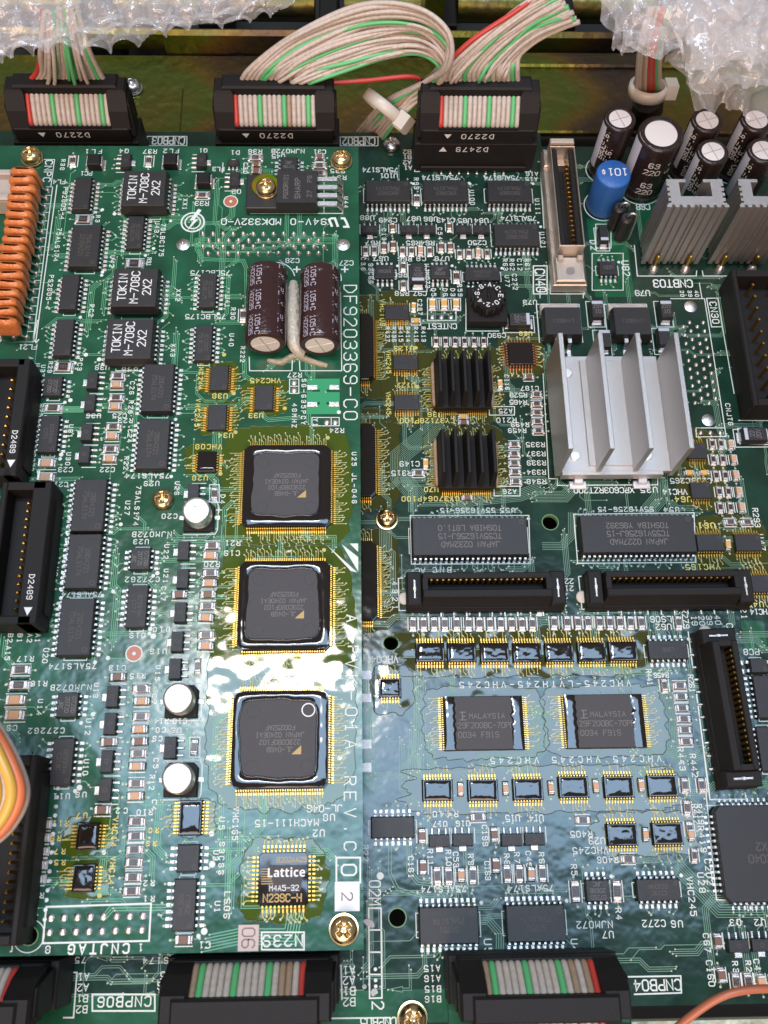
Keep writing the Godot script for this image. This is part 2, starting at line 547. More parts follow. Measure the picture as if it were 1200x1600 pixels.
# a package with two rows of pins; pins stand along its local x sides; rot is counter-clockwise
func two_row(B: Board, called: String, x: float, z: float, rot: float, kind: String, lines := "", trot := 0.0, label := "") -> MeshInstance3D:
	var k: Array = {
		"wide20": [7.5, 12.8, 2.3, 10, 1.27, "tin", "chip"], "wide16": [7.5, 10.3, 2.3, 8, 1.27, "tin", "chip"], "so16": [4.3, 10.0, 1.6, 8, 1.27, "tin", "chip"], "opto16": [4.5, 10.3, 2.0, 8, 1.27, "tin", "chip"],
		"so14": [4.6, 9.6, 1.6, 7, 1.27, "tin", "chip"], "so8": [4.6, 5.3, 1.6, 4, 1.27, "tin", "chip"], "fine20": [4.5, 6.7, 1.15, 10, 0.65, "gold", "chip"],
		"fine20wet": [4.7, 6.9, 1.15, 10, 0.65, "gold", "chip_wet"], "fine14": [4.5, 5.3, 1.15, 7, 0.65, "gold", "chip"], "fine14wet": [4.5, 5.3, 1.15, 7, 0.65, "gold", "chip_wet"],
		"memory44": [10.2, 28.4, 3.4, 22, 1.27, "tin", "chip"], "flash48": [18.4, 12.2, 1.15, 24, 0.5, "gold", "chip_dry"], "transformer": [11.6, 11.6, 4.4, 8, 1.27, "tin", "chip"],
		"so4": [4.4, 3.6, 2.0, 2, 2.0, "tin", "chip"]}[kind]
	var soj := kind == "memory44"
	var gold: bool = k[5] == "gold"
	var o := part(B.node, called, body_mesh(k[0], k[1], k[2], kind != "transformer", k[6]), Vector3(x, B.y, z) - B.node.position / MM, rot)
	part(o, "pins", side_pins(k[0], k[2], k[3], k[4], k[5], soj), Vector3.ZERO, 0.0, "stuff")
	if kind.ends_with("wet"):
		part(o, "varnish", wet_top(k[0] - 0.3, k[1] - 0.3, k[2], B.rng.randi_range(1, 6)))
	if lines:
		var hh := 1.35 if kind == "memory44" else 1.9 if kind == "transformer" else 1.05 if kind in ["wide20", "flash48"] else 0.85
		marking(o, lines, hh, k[2] + 0.02, trot - rot, "mark_white" if kind == "transformer" else "mark" if kind in ["memory44", "flash48", "so8"] else "mark_dim")
	if label:
		tag(o, label)
	var reach: float = k[0] / 2 + k[4] * 0.55 + 0.6
	for s in [0.0, 180.0]:
		fan_out(B, x, z, rot + s, reach, k[3], k[4], gold)
	if not gold:   # printed corner marks and the dot at the first pin
		for s in [-1.0, 1.0]:
			var pts := PackedVector2Array()
			for q in [Vector2(-k[0] * 0.32, s * (k[1] / 2 - 0.1)), Vector2(-k[0] * 0.32, s * (k[1] / 2 + 0.45)), Vector2(k[0] * 0.32, s * (k[1] / 2 + 0.45)), Vector2(k[0] * 0.32, s * (k[1] / 2 - 0.1))]:
				pts.append(turn(x, z, rot, q))
			B.silk.ribbon(pts, B.y + 0.07, 0.18)
		var d := turn(x, z, rot, Vector2(k[0] / 2 + 0.5, k[1] / 2 + 0.9))
		B.silk.disc(Vector3(d.x, B.y + 0.075, d.y), 0.42, 12)
	return o

# a square package with pins on its four sides
func four_row(B: Board, called: String, x: float, z: float, rot: float, size: float, h: float, n: int, pitch: float, m: String, top: String, label := "", fans := 0.85, bare := false) -> MeshInstance3D:
	var key := "quad%s" % [[size, h, n, pitch, m]]
	if not cache.has(key):
		var b := Mb.new()
		for s in 4:
			for i in n:
				b.t = Transform3D(Basis(Vector3.UP, PI / 2 * s), Vector3.ZERO) * Transform3D(Basis(), Vector3(0, 0, (i - (n - 1) * 0.5) * pitch))
				gull(b, size / 2, h * 0.5, pitch * 0.6 + 0.75, pitch * (0.42 if pitch < 1.0 else 0.4), minf(0.2, pitch * 0.26))
		cache[key] = mesh_of([b, M[m]])
	var c := size * 0.06
	var i := 0.25
	var bm := Mb.new()
	var sq := func(a: float, cc: float) -> PackedVector2Array: return PackedVector2Array([Vector2(-a + cc, -a), Vector2(a - cc, -a), Vector2(a, -a + cc), Vector2(a, a - cc), Vector2(a - cc, a), Vector2(-a + cc, a), Vector2(-a, a - cc), Vector2(-a, -a + cc)])
	bm.prism(sq.call(size / 2 - i, c), 0.12, h * 0.5)
	bm.prism(sq.call(size / 2, c), h * 0.4, h * 0.56)
	bm.prism(sq.call(size / 2 - 0.14, c), h * 0.55, h, 0.12)
	var bk := "quadbody%s" % [[size, h, top]]
	if not cache.has(bk):
		cache[bk] = mesh_of([bm, M[top]])
	var o := part(B.node, called, cache[bk], Vector3(x, B.y, z) - B.node.position / MM, rot)
	part(o, "pins", cache[key], Vector3.ZERO, 0.0, "stuff")
	if label: tag(o, label)
	if not bare:
		for s in 4:
			fan_out(B, x, z, rot + s * 90.0, size / 2 + pitch * 0.6 + 0.8, n, pitch, m != "tin", fans)
	return o

# dry matt patch left in the middle of a varnished package, with the moulded circles and the print
func dry_patch(o: Node3D, size: float, h: float, seed_: int, lines: String, gloss_ring := false) -> void:
	var f := FastNoiseLite.new()
	f.seed = seed_
	f.frequency = 0.09
	var poly := PackedVector2Array()
	for k in 72:
		var a := TAU * k / 72
		var d := Vector2(cos(a), sin(a))
		var e := pow(pow(absf(d.x), 9.0) + pow(absf(d.y), 9.0), -1.0 / 9.0)
		poly.append(d * (size * 0.5 * e + f.get_noise_2d(d.x * 9.0, d.y * 9.0) * 0.7) + Vector2(-0.3, -0.1))
	var b := Mb.new()
	b.prism(poly, h - 0.05, h + 0.05)
	part(o, "dry_patch", mesh_of([b, M.chip_dry]))
	# the varnish ring around it: a rounded bead that catches the light
	var rim := Mb.new()
	var p3 := PackedVector3Array()
	for k in 73:
		var q := poly[k % 72] * 1.012
		p3.append(Vector3(q.x, h + 0.03, q.y))
	rim.tube(p3, 0.22, 8)
	var pool := []
	for r in 7:
		for k in 73:
			var t := r / 6.0
			var q := poly[k % 72]
			var a := TAU * k / 72
			var d := Vector2(cos(a), sin(a))
			var e := pow(pow(absf(d.x), 14.0) + pow(absf(d.y), 14.0), -1.0 / 14.0)
			var out := d * e * 9.75
			var s := q.lerp(out, t)
			pool.append(Vector3(s.x, h + 0.02 + 0.20 * pow(sin(PI * clampf(t, 0.0, 1.0)), 0.8) + 0.03 * f.get_noise_2d(s.x * 2.6, s.y * 2.6), s.y))
	rim.sheet(pool, 73)
	part(o, "varnish_ring", mesh_of([rim, M.chip_wet]))
	var c := Mb.new()
	for s in [Vector2(-0.36, -0.36), Vector2(0.36, -0.36), Vector2(-0.36, 0.36), Vector2(0.36, 0.36)]:
		c.ring(Vector3(s.x * size, h + 0.06, s.y * size), 1.25, 1.36, 24)
	part(o, "moulded_circle", mesh_of([c, M.chip]))
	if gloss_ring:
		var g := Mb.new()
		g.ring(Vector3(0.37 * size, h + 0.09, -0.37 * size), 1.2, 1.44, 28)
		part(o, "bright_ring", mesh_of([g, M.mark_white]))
	marking(o, lines, 0.95, h + 0.065, 180.0, "mark")
	var tr := Mb.new()
	tr.prism(PackedVector2Array([Vector2(2.4, 3.2), Vector2(4.4, 3.2), Vector2(4.4, 1.4)]), h + 0.04, h + 0.07)
	part(o, "triangle_mark", mesh_of([tr, M.mark_gold]))

func chip_part(B: Board, kind: String, x: float, z: float, rot: float, l := 3.0, w := 1.6, silk := true) -> MeshInstance3D:
	var key := "rc%s" % [[kind, l, w]]
	if not cache.has(key):
		var h: float = 0.55 if kind.begins_with("res") else minf(1.1, w * 0.75)
		var e := l * 0.2
		var b := Mb.new()
		b.box(-l / 2 + e, l / 2 - e, 0.05, h, -w / 2 + 0.04, w / 2 - 0.04, 0.06)
		var t := Mb.new()
		if kind.begins_with("res"):
			t.box(-l / 2 + e * 1.1, l / 2 - e * 1.1, h - 0.02, h + 0.05, -w / 2 + 0.16, w / 2 - 0.16, 0.03)
		var m := Mb.new()
		for s in [-1.0, 1.0]:
			var xs := [s * (l / 2 - e), s * l / 2]
			xs.sort()
			m.box(xs[0], xs[1], 0.03, h + 0.03, -w / 2, w / 2, 0.1)
			var xf := [s * l / 2, s * (l / 2 + 0.55)]
			xf.sort()
			m.loft([[0.03, xf[0], xf[1], -w / 2 - 0.1, w / 2 + 0.1], [h * 0.45, (xf[0] if s > 0 else xf[1] - 0.2), (xf[0] + 0.2 if s > 0 else xf[1]), -w / 2 + 0.15, w / 2 - 0.15]])
		cache[key] = mesh_of([b, M[{"res": "ceramic", "tan": "cap_tan", "brown": "cap_brown", "led": "led"}[kind]], t, M.res_top, m, M.tin])
	var o := part(B.node, "resistor" if kind == "res" else "light_diode" if kind == "led" else "chip_capacitor", cache[key], Vector3(x, B.y, z) - B.node.position / MM, rot + B.rng.randf_range(-2.5, 2.5))
	if kind == "res" and l >= 2.4:
		var mk := "rmark%s" % (B.rng.randi() % 3)
		if not cache.has(mk):
			var tb := Mb.new()
			text_on(tb, ["121", "103", "472"][int(mk[-1])], 0, 0, 180, 0.62, 0.55, 0.1, 0.615)
			cache[mk] = mesh_of([tb, M.mark])
		part(o, "marking", cache[mk])
	if silk:
		for s in [-1.0, 1.0]:
			var a := turn(x, z, rot, Vector2(-l * 0.62, s * (w / 2 + 0.42)))
			var b := turn(x, z, rot, Vector2(l * 0.62, s * (w / 2 + 0.42)))
			B.silk.ribbon(PackedVector2Array([a, b]), B.y + 0.07, 0.2)
	for s in [-1.0, 1.0]:
		if B.rng.randf() < 0.75:
			var a := turn(x, z, rot, Vector2(s * l * 0.55, 0))
			var b := turn(x, z, rot, Vector2(s * (l * 0.5 + B.rng.randf_range(0.9, 1.7)), B.rng.randf_range(-0.4, 0.4)))
			B.traces.ribbon(PackedVector2Array([a, b]), B.up(), 0.2)
			B.via(b.x, b.y, 0.27)
	return o

# three-legged package with a cooling tab; the tab is at local -x
func tab_transistor(B: Board, x: float, z: float, rot: float, small := false) -> MeshInstance3D:
	var key := "sot%s" % small
	if not cache.has(key):
		var k := 0.68 if small else 1.0
		var b := Mb.new()
		b.loft([[0.1, -1.15 * k, 1.15 * k, -2.15 * k, 2.15 * k], [0.7, -1.35 * k, 1.35 * k, -2.3 * k, 2.3 * k], [1.45 * k, -1.15 * k, 1.15 * k, -2.1 * k, 2.1 * k]])
		var d := Mb.new()
		d.ring(Vector3(0, 1.45 * k + 0.015, 0), 0.34, 0.44, 14)
		var m := Mb.new()
		m.box(-2.4 * k, -1.1 * k, 0.03, 0.45, -0.85 * k, 0.85 * k, 0.12)
		for i in [-1.5, 0.0, 1.5]:
			m.box(1.2 * k, 2.7 * k, 0.03, 0.4, i * k - 0.26, i * k + 0.26, 0.1)
		cache[key] = mesh_of([b, M.chip, d, M.mark_dim])
		cache[key + "p"] = mesh_of([m, M.tin])
	var o := part(B.node, "transistor", cache[key], Vector3(x, B.y, z) - B.node.position / MM, rot)
	part(o, "pins", cache[key + "p"], Vector3.ZERO, 0.0, "stuff")
	for s in [-1.0, 1.0]:
		var pts := PackedVector2Array([turn(x, z, rot, Vector2(-0.7, s * 2.75)), turn(x, z, rot, Vector2(2.6, s * 2.75))])
		B.silk.ribbon(pts, B.y + 0.07, 0.2)
	fan_out(B, x, z, rot, 2.6, 3, 1.5, false)
	return o

func power_inductor(B: Board, x: float, z: float, rot: float) -> void:
	if not cache.has("ind"):
		var b := Mb.new()
		b.box(-1.7, 1.7, 0.1, 2.6, -1.7, 1.7, 0.25)
		var m := Mb.new()
		for s in [-1.0, 1.0]:
			var xs := [s * 1.72, s * 2.1]
			xs.sort()
			m.box(xs[0], xs[1], 0.03, 2.0, -1.5, 1.5, 0.1)
			xs = [s * 2.1, s * 2.6]
			xs.sort()
			m.box(xs[0], xs[1], 0.03, 0.25, -1.6, 1.6, 0.08)
		cache.ind = mesh_of([b, M.black])
		cache.indm = mesh_of([m, M.tin])
	var o := part(B.node, "inductor", cache.ind, Vector3(x, B.y, z) - B.node.position / MM, rot)
	part(o, "metal_sides", cache.indm)

func tantalum(B: Board, x: float, z: float, rot: float, lines: String, l := 6.4, w := 3.6) -> void:
	# grey band and visible foot at local -x
	var key := "tant%s" % [[l, w]]
	if not cache.has(key):
		var b := Mb.new()
		b.loft([[0.1, -l / 2 + 0.2, l / 2 - 0.2, -w / 2 + 0.2, w / 2 - 0.2], [1.3, -l / 2, l / 2, -w / 2, w / 2], [2.7, -l / 2 + 0.25, l / 2 - 0.25, -w / 2 + 0.25, w / 2 - 0.25], [2.8, -l / 2 + 0.35, l / 2 - 0.35, -w / 2 + 0.35, w / 2 - 0.35]])
		var g := Mb.new()
		g.box(-l / 2 + 0.4, -l / 2 + 1.3, 2.75, 2.82, -w / 2 + 0.36, w / 2 - 0.36)
		var m := Mb.new()
		for s in [-1.0, 1.0]:
			var xs := [s * (l / 2 - 0.3), s * (l / 2 + 0.75)]
			xs.sort()
			m.box(xs[0], xs[1], 0.03, 0.3, -w * 0.36, w * 0.36, 0.08)
			m.box(s * (l / 2 + 0.02) - 0.08, s * (l / 2 + 0.02) + 0.08, 0.2, 1.3, -w * 0.3, w * 0.3, 0.05)
		cache[key] = mesh_of([b, M.chip])
		cache[key + "g"] = mesh_of([g, M.stripe])
		cache[key + "m"] = mesh_of([m, M.tin])
	var o := part(B.node, "tantalum_capacitor", cache[key], Vector3(x, B.y, z) - B.node.position / MM, rot)
	part(o, "polarity_band", cache[key + "g"])
	part(o, "feet", cache[key + "m"])
	marking(o, lines, 1.1, 2.83, 90.0, "mark", 1.5)
	var p := PackedVector2Array()
	for q in [Vector2(-l / 2 - 1.2, -w / 2 - 0.5), Vector2(l / 2 + 1.2, -w / 2 - 0.5), Vector2(l / 2 + 1.2, w / 2 + 0.5), Vector2(-l / 2 - 1.2, w / 2 + 0.5), Vector2(-l / 2 - 1.2, -w / 2 - 0.5)]:
		p.append(turn(x, z, rot, q))
	B.silk.ribbon(p, B.y + 0.07, 0.2)

func can_capacitor(B: Board, x: float, z: float, label: String, lines := "") -> void:
	if not cache.has("can"):
		var b := Mb.new()
		b.prism(PackedVector2Array([Vector2(-3.4, -3.4), Vector2(2.4, -3.4), Vector2(3.4, -2.4), Vector2(3.4, 2.4), Vector2(2.4, 3.4), Vector2(-3.4, 3.4)]), 0.1, 1.0, 0.15)
		cache.canb = mesh_of([b, M.black])
		var c := Mb.new()
		c.lathe([[3.05, 0.9], [3.05, 1.5], [2.9, 1.7], [3.05, 1.9], [3.1, 2.1], [3.1, 5.0, 1], [3.02, 5.25, 1], [2.8, 5.42, 1], [2.5, 5.46, 1], [0.0, 5.46]], 40)
		cache.can = mesh_of([c, M.can])
		var f := Mb.new()
		f.box(-0.5, 0.5, 0.03, 0.2, 3.3, 4.6, 0.05)
		f.box(-0.5, 0.5, 0.03, 0.2, -4.6, -3.3, 0.05)
		cache.canf = mesh_of([f, M.tin])
	var o := part(B.node, "can_capacitor", cache.can, Vector3(x, B.y, z) - B.node.position / MM, 90.0)
	part(o, "base", cache.canb)
	part(o, "feet", cache.canf)
	marking(o, lines, 1.0, 5.48, -90.0, "mark", 1.5)
	tag(o, label)
	var pts := PackedVector2Array([Vector2(x - 3.6, z - 3.9), Vector2(x + 3.6, z - 3.9), Vector2(x + 4.1, z - 2.9), Vector2(x + 4.1, z + 2.9), Vector2(x + 3.6, z + 3.9), Vector2(x - 3.6, z + 3.9)])
	B.silk.ribbon(pts, B.y + 0.07, 0.2)

func on_cylinder(src: Mb, r: float, y0: float, a0: float) -> Mb:
	var o := Mb.new()
	for i in src.v.size():
		var p := src.v[i]
		var a := a0 - p.x / r
		o.v.append(Vector3(cos(a) * (r + p.y), y0 - p.z, sin(a) * (r + p.y)))
		o.n.append(Vector3(cos(a), 0, sin(a)))
	return o

# sleeved electrolytic with its base at the origin, axis up
func sleeved(r: float, h: float, print_: Array, face: float, m: String, stripe_at: float, cross := true) -> Array:
	var s := Mb.new()
	s.lathe([[r * 0.9, 0.0], [r, 0.5, 1], [r, 2.2, 1], [r * 0.95, 2.9, 1], [r, 3.6, 1], [r, h - 0.9, 1], [r * 0.97, h - 0.25, 1], [r * 0.90, h, 1], [r * 0.74, h + 0.03, 1], [r * 0.70, h - 0.1]], 48)
	var top := Mb.new()
	top.lathe([[r * 0.72, h - 0.12], [0.0, h - 0.02]], 40)
	var groove := Mb.new()
	if cross:
		for a in [0.0, 90.0]:
			groove.t = Transform3D(Basis(Vector3.UP, deg_to_rad(a + 20.0)), Vector3.ZERO)
			groove.box(-r * 0.66, r * 0.66, h - 0.1, h + 0.02, -0.12, 0.12, 0.06)
	var pr := Mb.new()
	for t in print_:      # [text, along u, along v, rot, height, advance]
		text_on(pr, t[0], t[1], t[2], t[3], t[4], t[5], t[4] * 0.15, 0.025)
	var st := Mb.new()
	if stripe_at > -10.0:
		st.lathe([[r + 0.02, 3.8], [r + 0.02, h - 0.9, 1], [r * 0.91, h + 0.03, 1]], 6, stripe_at - 0.32, stripe_at + 0.32)
	return [mesh_of([s, M[m]]), mesh_of([top, M.can_top]), mesh_of([groove, M.alu]), mesh_of([on_cylinder(pr, r, h * 0.5, face), M.mark_white if m == "sleeve_dark" else M.mark_pale]), mesh_of([st, M.stripe])]

func standing_capacitor(B: Board, x: float, z: float, r: float, h: float, print_: Array, label: String, cross := true, lean := Vector2.ZERO) -> void:
	var k := "stand%s" % [[r, h, print_.size(), cross]]
	if not cache.has(k):
		cache[k] = sleeved(r, h, print_, deg_to_rad(104.0), "sleeve_dark", deg_to_rad(166.0), cross)
	var s: Array = cache[k]
	var o := part(B.node, "electrolytic_capacitor", s[0], Vector3(x, B.y + 0.2, z) - B.node.position / MM)
	o.rotation = Vector3(lean.y, 0, lean.x)
	part(o, "metal_top", s[1])
	if cross: part(o, "vent_cross", s[2])
	part(o, "printing", s[3])
	part(o, "polarity_stripe", s[4])
	tag(o, label)
	B.silk.ring(Vector3(x, B.y + 0.07, z), r + 0.35, r + 0.6, 40)

# ---- fasteners ------------------------------------------------------------------------------------
func screw_head(r: float, h: float) -> ArrayMesh:
	var key := "screw%s" % [[r, h]]
	if not cache.has(key):
		var b := Mb.new()
		var pts := []
		var hh := func(x: float, z: float) -> float:
			var d := sqrt(x * x + z * z) / r
			var y := h * sqrt(maxf(0.0, 1.0 - pow(d, 2.6) * 0.93))
			var arm := minf(maxf(absf(x), absf(z) * 3.6), maxf(absf(z), absf(x) * 3.6)) / (r * 0.62)
			var pit := clampf((1.0 - arm) * 3.0, 0.0, 1.0)
			return y - pit * minf(h * 0.75, 1.3) * clampf(1.25 - d * 1.2, 0.3, 1.0)
		var nr := 20
		var na := 72
		for i in nr + 1:
			for k in na + 1:
				var rr := r * (float(i) / nr)
				var a := TAU * k / na
				var x := cos(a) * rr
				var z := sin(a) * rr
				pts.append(Vector3(x, hh.call(x, z), z))
		b.sheet(pts, na + 1)
		b.lathe([[r * 0.96, -0.6], [r, -0.3], [r, h * 0.27]], 36)
		cache[key] = mesh_of([b, M.zinc])
	return cache[key]

func screw(x: float, y: float, z: float, r: float, label: String, washers := 1, tilt := 0.0, m := "zinc") -> Node3D:
	var o := thing("screw", label, "screw", Vector3(x, y, z), "screws fastening the boards")
	var hd := part(o, "head", screw_head(r, r * 0.62), Vector3(0, 0.75 + washers * 0.75, 0), tilt)
	if m != "zinc":
		hd.set_surface_override_material(0, M[m])
	for i in washers:
		var w := Mb.new()
		w.lathe([[r * 1.12, 0.05], [r * 1.16, 0.3], [r * 1.12, 0.62], [r * 0.9, 0.7]], 36)
		part(o, "washer", mesh_of([w, M[m]]), Vector3(0, i * 0.72, 0))
	return o

# ---- board ------------------------------------------------------------------------------------------
func board(called: String, label: String, rects: Array, y: float, holes: Array, mask: String, edge: String, seed_: int) -> Board:
	# rects: [x0, x1, z0, z1] areas that do not overlap; holes: [x, z, r]
	var B := Board.new()
	B.y = y
	B.rng.seed = seed_
	B.holes = holes
	var r0: Array = rects[0]
	B.node = thing(called, label, "circuit board", Vector3((r0[0] + r0[1]) / 2, y - THICK, (r0[2] + r0[3]) / 2))
	var top := Mb.new()
	var side := Mb.new()
	for r in rects:
		var xs := [r[0], r[1]]
		var zs := [r[2], r[3]]
		for h in holes:
			if h[0] > r[0] and h[0] < r[1] and h[1] > r[2] and h[1] < r[3]:
				xs.append_array([h[0] - h[2] * 2, h[0] + h[2] * 2])
				zs.append_array([h[1] - h[2] * 2, h[1] + h[2] * 2])
		xs.sort()
		zs.sort()
		for i in xs.size() - 1:
			for j in zs.size() - 1:
				var cx: float = (xs[i] + xs[i + 1]) / 2
				var cz: float = (zs[j] + zs[j + 1]) / 2
				var open := false
				for h in holes:
					if absf(cx - h[0]) < h[2] * 2 and absf(cz - h[1]) < h[2] * 2:
						open = true
				if not open:
					for yy in [y, y - THICK]:
						top.quad(Vector3(xs[i], yy, zs[j]), Vector3(xs[i + 1], yy, zs[j]), Vector3(xs[i + 1], yy, zs[j + 1]), Vector3(xs[i], yy, zs[j + 1]), Vector3(0, 1 if yy == y else -1, 0))
		side.quad(Vector3(r[0], y, r[2]), Vector3(r[1], y, r[2]), Vector3(r[1], y - THICK, r[2]), Vector3(r[0], y - THICK, r[2]), Vector3(0, 0, -1))
		side.quad(Vector3(r[0], y, r[3]), Vector3(r[1], y, r[3]), Vector3(r[1], y - THICK, r[3]), Vector3(r[0], y - THICK, r[3]), Vector3(0, 0, 1))
		side.quad(Vector3(r[0], y, r[2]), Vector3(r[0], y, r[3]), Vector3(r[0], y - THICK, r[3]), Vector3(r[0], y - THICK, r[2]), Vector3(-1, 0, 0))
		side.quad(Vector3(r[1], y, r[2]), Vector3(r[1], y, r[3]), Vector3(r[1], y - THICK, r[3]), Vector3(r[1], y - THICK, r[2]), Vector3(1, 0, 0))
	var rim := Mb.new()
	for h in holes:
		for k in 32:
			var a0 := TAU * k / 32
			var a1 := TAU * (k + 1) / 32
			var e := func(a: float) -> Vector3:
				var d := Vector2(cos(a), sin(a))
				d /= maxf(absf(d.x), absf(d.y))
				return Vector3(h[0] + d.x * h[2] * 2, y, h[1] + d.y * h[2] * 2)
			var c := Vector3(h[0], y, h[1])
			var p0: Vector3 = c + Vector3(cos(a0), 0, sin(a0)) * h[2]
			var p1: Vector3 = c + Vector3(cos(a1), 0, sin(a1)) * h[2]
			top.quad(p0, e.call(a0), e.call(a1), p1, Vector3(0, 1, 0))
			rim.quad(p0, p1, p1 - Vector3(0, THICK, 0), p0 - Vector3(0, THICK, 0), c - p0)
		rim.ring(Vector3(h[0], y + 0.01, h[1]), h[2], h[2] + 0.22, 32)
	for mb in [top, side, rim]:
		mb.t = Transform3D()
	var shift := -Vector3((r0[0] + r0[1]) / 2, y - THICK, (r0[2] + r0[3]) / 2)
	for mb in [top, side, rim]:
		for i in mb.v.size():
			mb.v[i] += shift
	part(B.node, "laminate", mesh_of([top, M[mask], side, M[edge], rim, M.edge_up]))
	return B

func finish(B: Board, trace: String) -> void:
	var at := -B.node.position / MM
	part(B.node, "copper_tracks", mesh_of([B.traces, M[trace], B.gold, M.trace_gold]), at, 0.0, "stuff")
	part(B.node, "plated_holes", mesh_of([B.vias, M.via, B.pads, M.tin, B.copper, M.copper_pad]), at, 0.0, "stuff")
	part(B.node, "white_print", mesh_of([B.silk, M.silk, B.silk_gold, M.silk_gold]), at)

func routes(B: Board, n: int, x0: float, x1: float, z0: float, z1: float, bundle := 4) -> void:
	for i in n:
		var p := Vector2(B.rng.randf_range(x0, x1), B.rng.randf_range(z0, z1))
		var d := B.rng.randi_range(0, 3) * 2
		var m := B.rng.randi_range(1, bundle)
		var pts := PackedVector2Array([p])
		for k in B.rng.randi_range(2, 4):
			var a := d * PI / 4
			p += Vector2(cos(a), sin(a)) * (B.rng.randf_range(1.0, 3.0) if d % 2 else B.rng.randf_range(2.0, 12.0))
			p = p.clamp(Vector2(x0, z0), Vector2(x1, z1))
			pts.append(p)
			d = (d + (1 if B.rng.randf() < 0.5 else 7)) % 8
		bus(B, pts, m, 0.42, 0.15)

func bus(B: Board, pts: PackedVector2Array, n: int, pitch: float, w: float, ends := true) -> void:
	for k in n:
		var off := (k - (n - 1) * 0.5) * pitch
		var q := PackedVector2Array()
		for i in pts.size():
			var d0 := (pts[i] - pts[maxi(i - 1, 0)]).normalized()
			var d1 := (pts[mini(i + 1, pts.size() - 1)] - pts[i]).normalized()
			if i == 0: d0 = d1
			if i == pts.size() - 1: d1 = d0
			var t := (d0 + d1).normalized()
			var nn := Vector2(-t.y, t.x)
			q.append(pts[i] + nn * off / maxf(0.4, nn.dot(Vector2(-d0.y, d0.x))))
		if ends and n > 1:
			q[0] += (q[0] - q[1]).normalized() * B.rng.randf_range(0.0, 0.6) + (q[0] - q[1]).normalized() * 0.75 * (k % 3)
			q[q.size() - 1] += (q[q.size() - 1] - q[q.size() - 2]).normalized() * (B.rng.randf_range(0.0, 0.6) + 0.75 * (k % 3))
		var clear := true
		for i in q.size() - 1:
			for hh in B.holes:
				if Geometry2D.get_closest_point_to_segment(Vector2(hh[0], hh[1]), q[i], q[i + 1]).distance_to(Vector2(hh[0], hh[1])) < hh[2] + 1.6:
					clear = false
		if not clear:
			continue
		B.traces.ribbon(q, B.up(), w)
		if ends:
			B.via(q[0].x, q[0].y, 0.19)
			B.via(q[q.size() - 1].x, q[q.size() - 1].y, 0.19)

func label(B: Board, s: String, x: float, z: float, rot: float, h: float, length: float, gold := false, lw := 0.0) -> void:
	var adv := length / maxf(0.72, s.length() - 1 + 0.72)
	text_on(B.silk_gold if gold else B.silk, s, x, z, rot, h, adv, lw if lw > 0.0 else clampf(h * 0.16, 0.2, 0.36), B.y + 0.085)

func outline(B: Board, w: float, pts: Array) -> void:
	var q := PackedVector2Array()
	for i in range(0, pts.size(), 2):
		q.append(Vector2(pts[i], pts[i + 1]))
	B.silk.ribbon(q, B.y + 0.075, w)

func solder(B: Board, x: float, z: float, r: float, h := 0.7) -> void:
	var m := Mb.new()
	m.t.origin = Vector3(x, B.y, z)
	m.lathe([[r, 0.02], [r * 0.75, h * 0.45, 1], [r * 0.35, h * 0.95, 1], [0.0, h]], 12)
	B.pads.v.append_array(m.v)
	B.pads.n.append_array(m.n)

func coat(B: Board, x: float, z: float, rx: float, rz: float, seed_: int, square := 4.0) -> void:
	# an amber stain of varnish brushed round a chip's pins, with a raised meniscus at its rim
	var f := FastNoiseLite.new()
	f.seed = seed_
	f.frequency = 0.16
	f.fractal_octaves = 3
	B.stains += 1
	var y := 0.004 + 0.0005 * (B.stains % 24)
	var at := Vector3(x, B.y, z) - B.node.position / MM
	var rim := PackedVector3Array()
	var b := Mb.new()
	for k in 161:
		var a := TAU * k / 160
		var d := Vector2(cos(a), sin(a))
		var e := pow(pow(absf(d.x), square) + pow(absf(d.y), square), -1.0 / square)
		var reach := 1.0 + (0.9 * f.get_noise_2d(d.x * e * rx * 1.6, d.y * e * rz * 1.6) - 0.2) / minf(rx, rz)
		rim.append(Vector3(d.x * rx * e * reach, y, d.y * rz * e * reach))
	for k in 160:
		b.tri(Vector3(0, y, 0), rim[k], rim[k + 1], Vector3.UP, Vector3.UP, Vector3.UP)
	b.tube(rim, 0.09, 6)
	part(B.node, "varnish_stain", mesh_of([b, M[B.stain]]), at)

# ---- special components -----------------------------------------------------------------------------
func here(B: Board, x: float, z: float, dy := 0.0) -> Vector3:
	return Vector3(x, B.y + dy, z) - B.node.position / MM

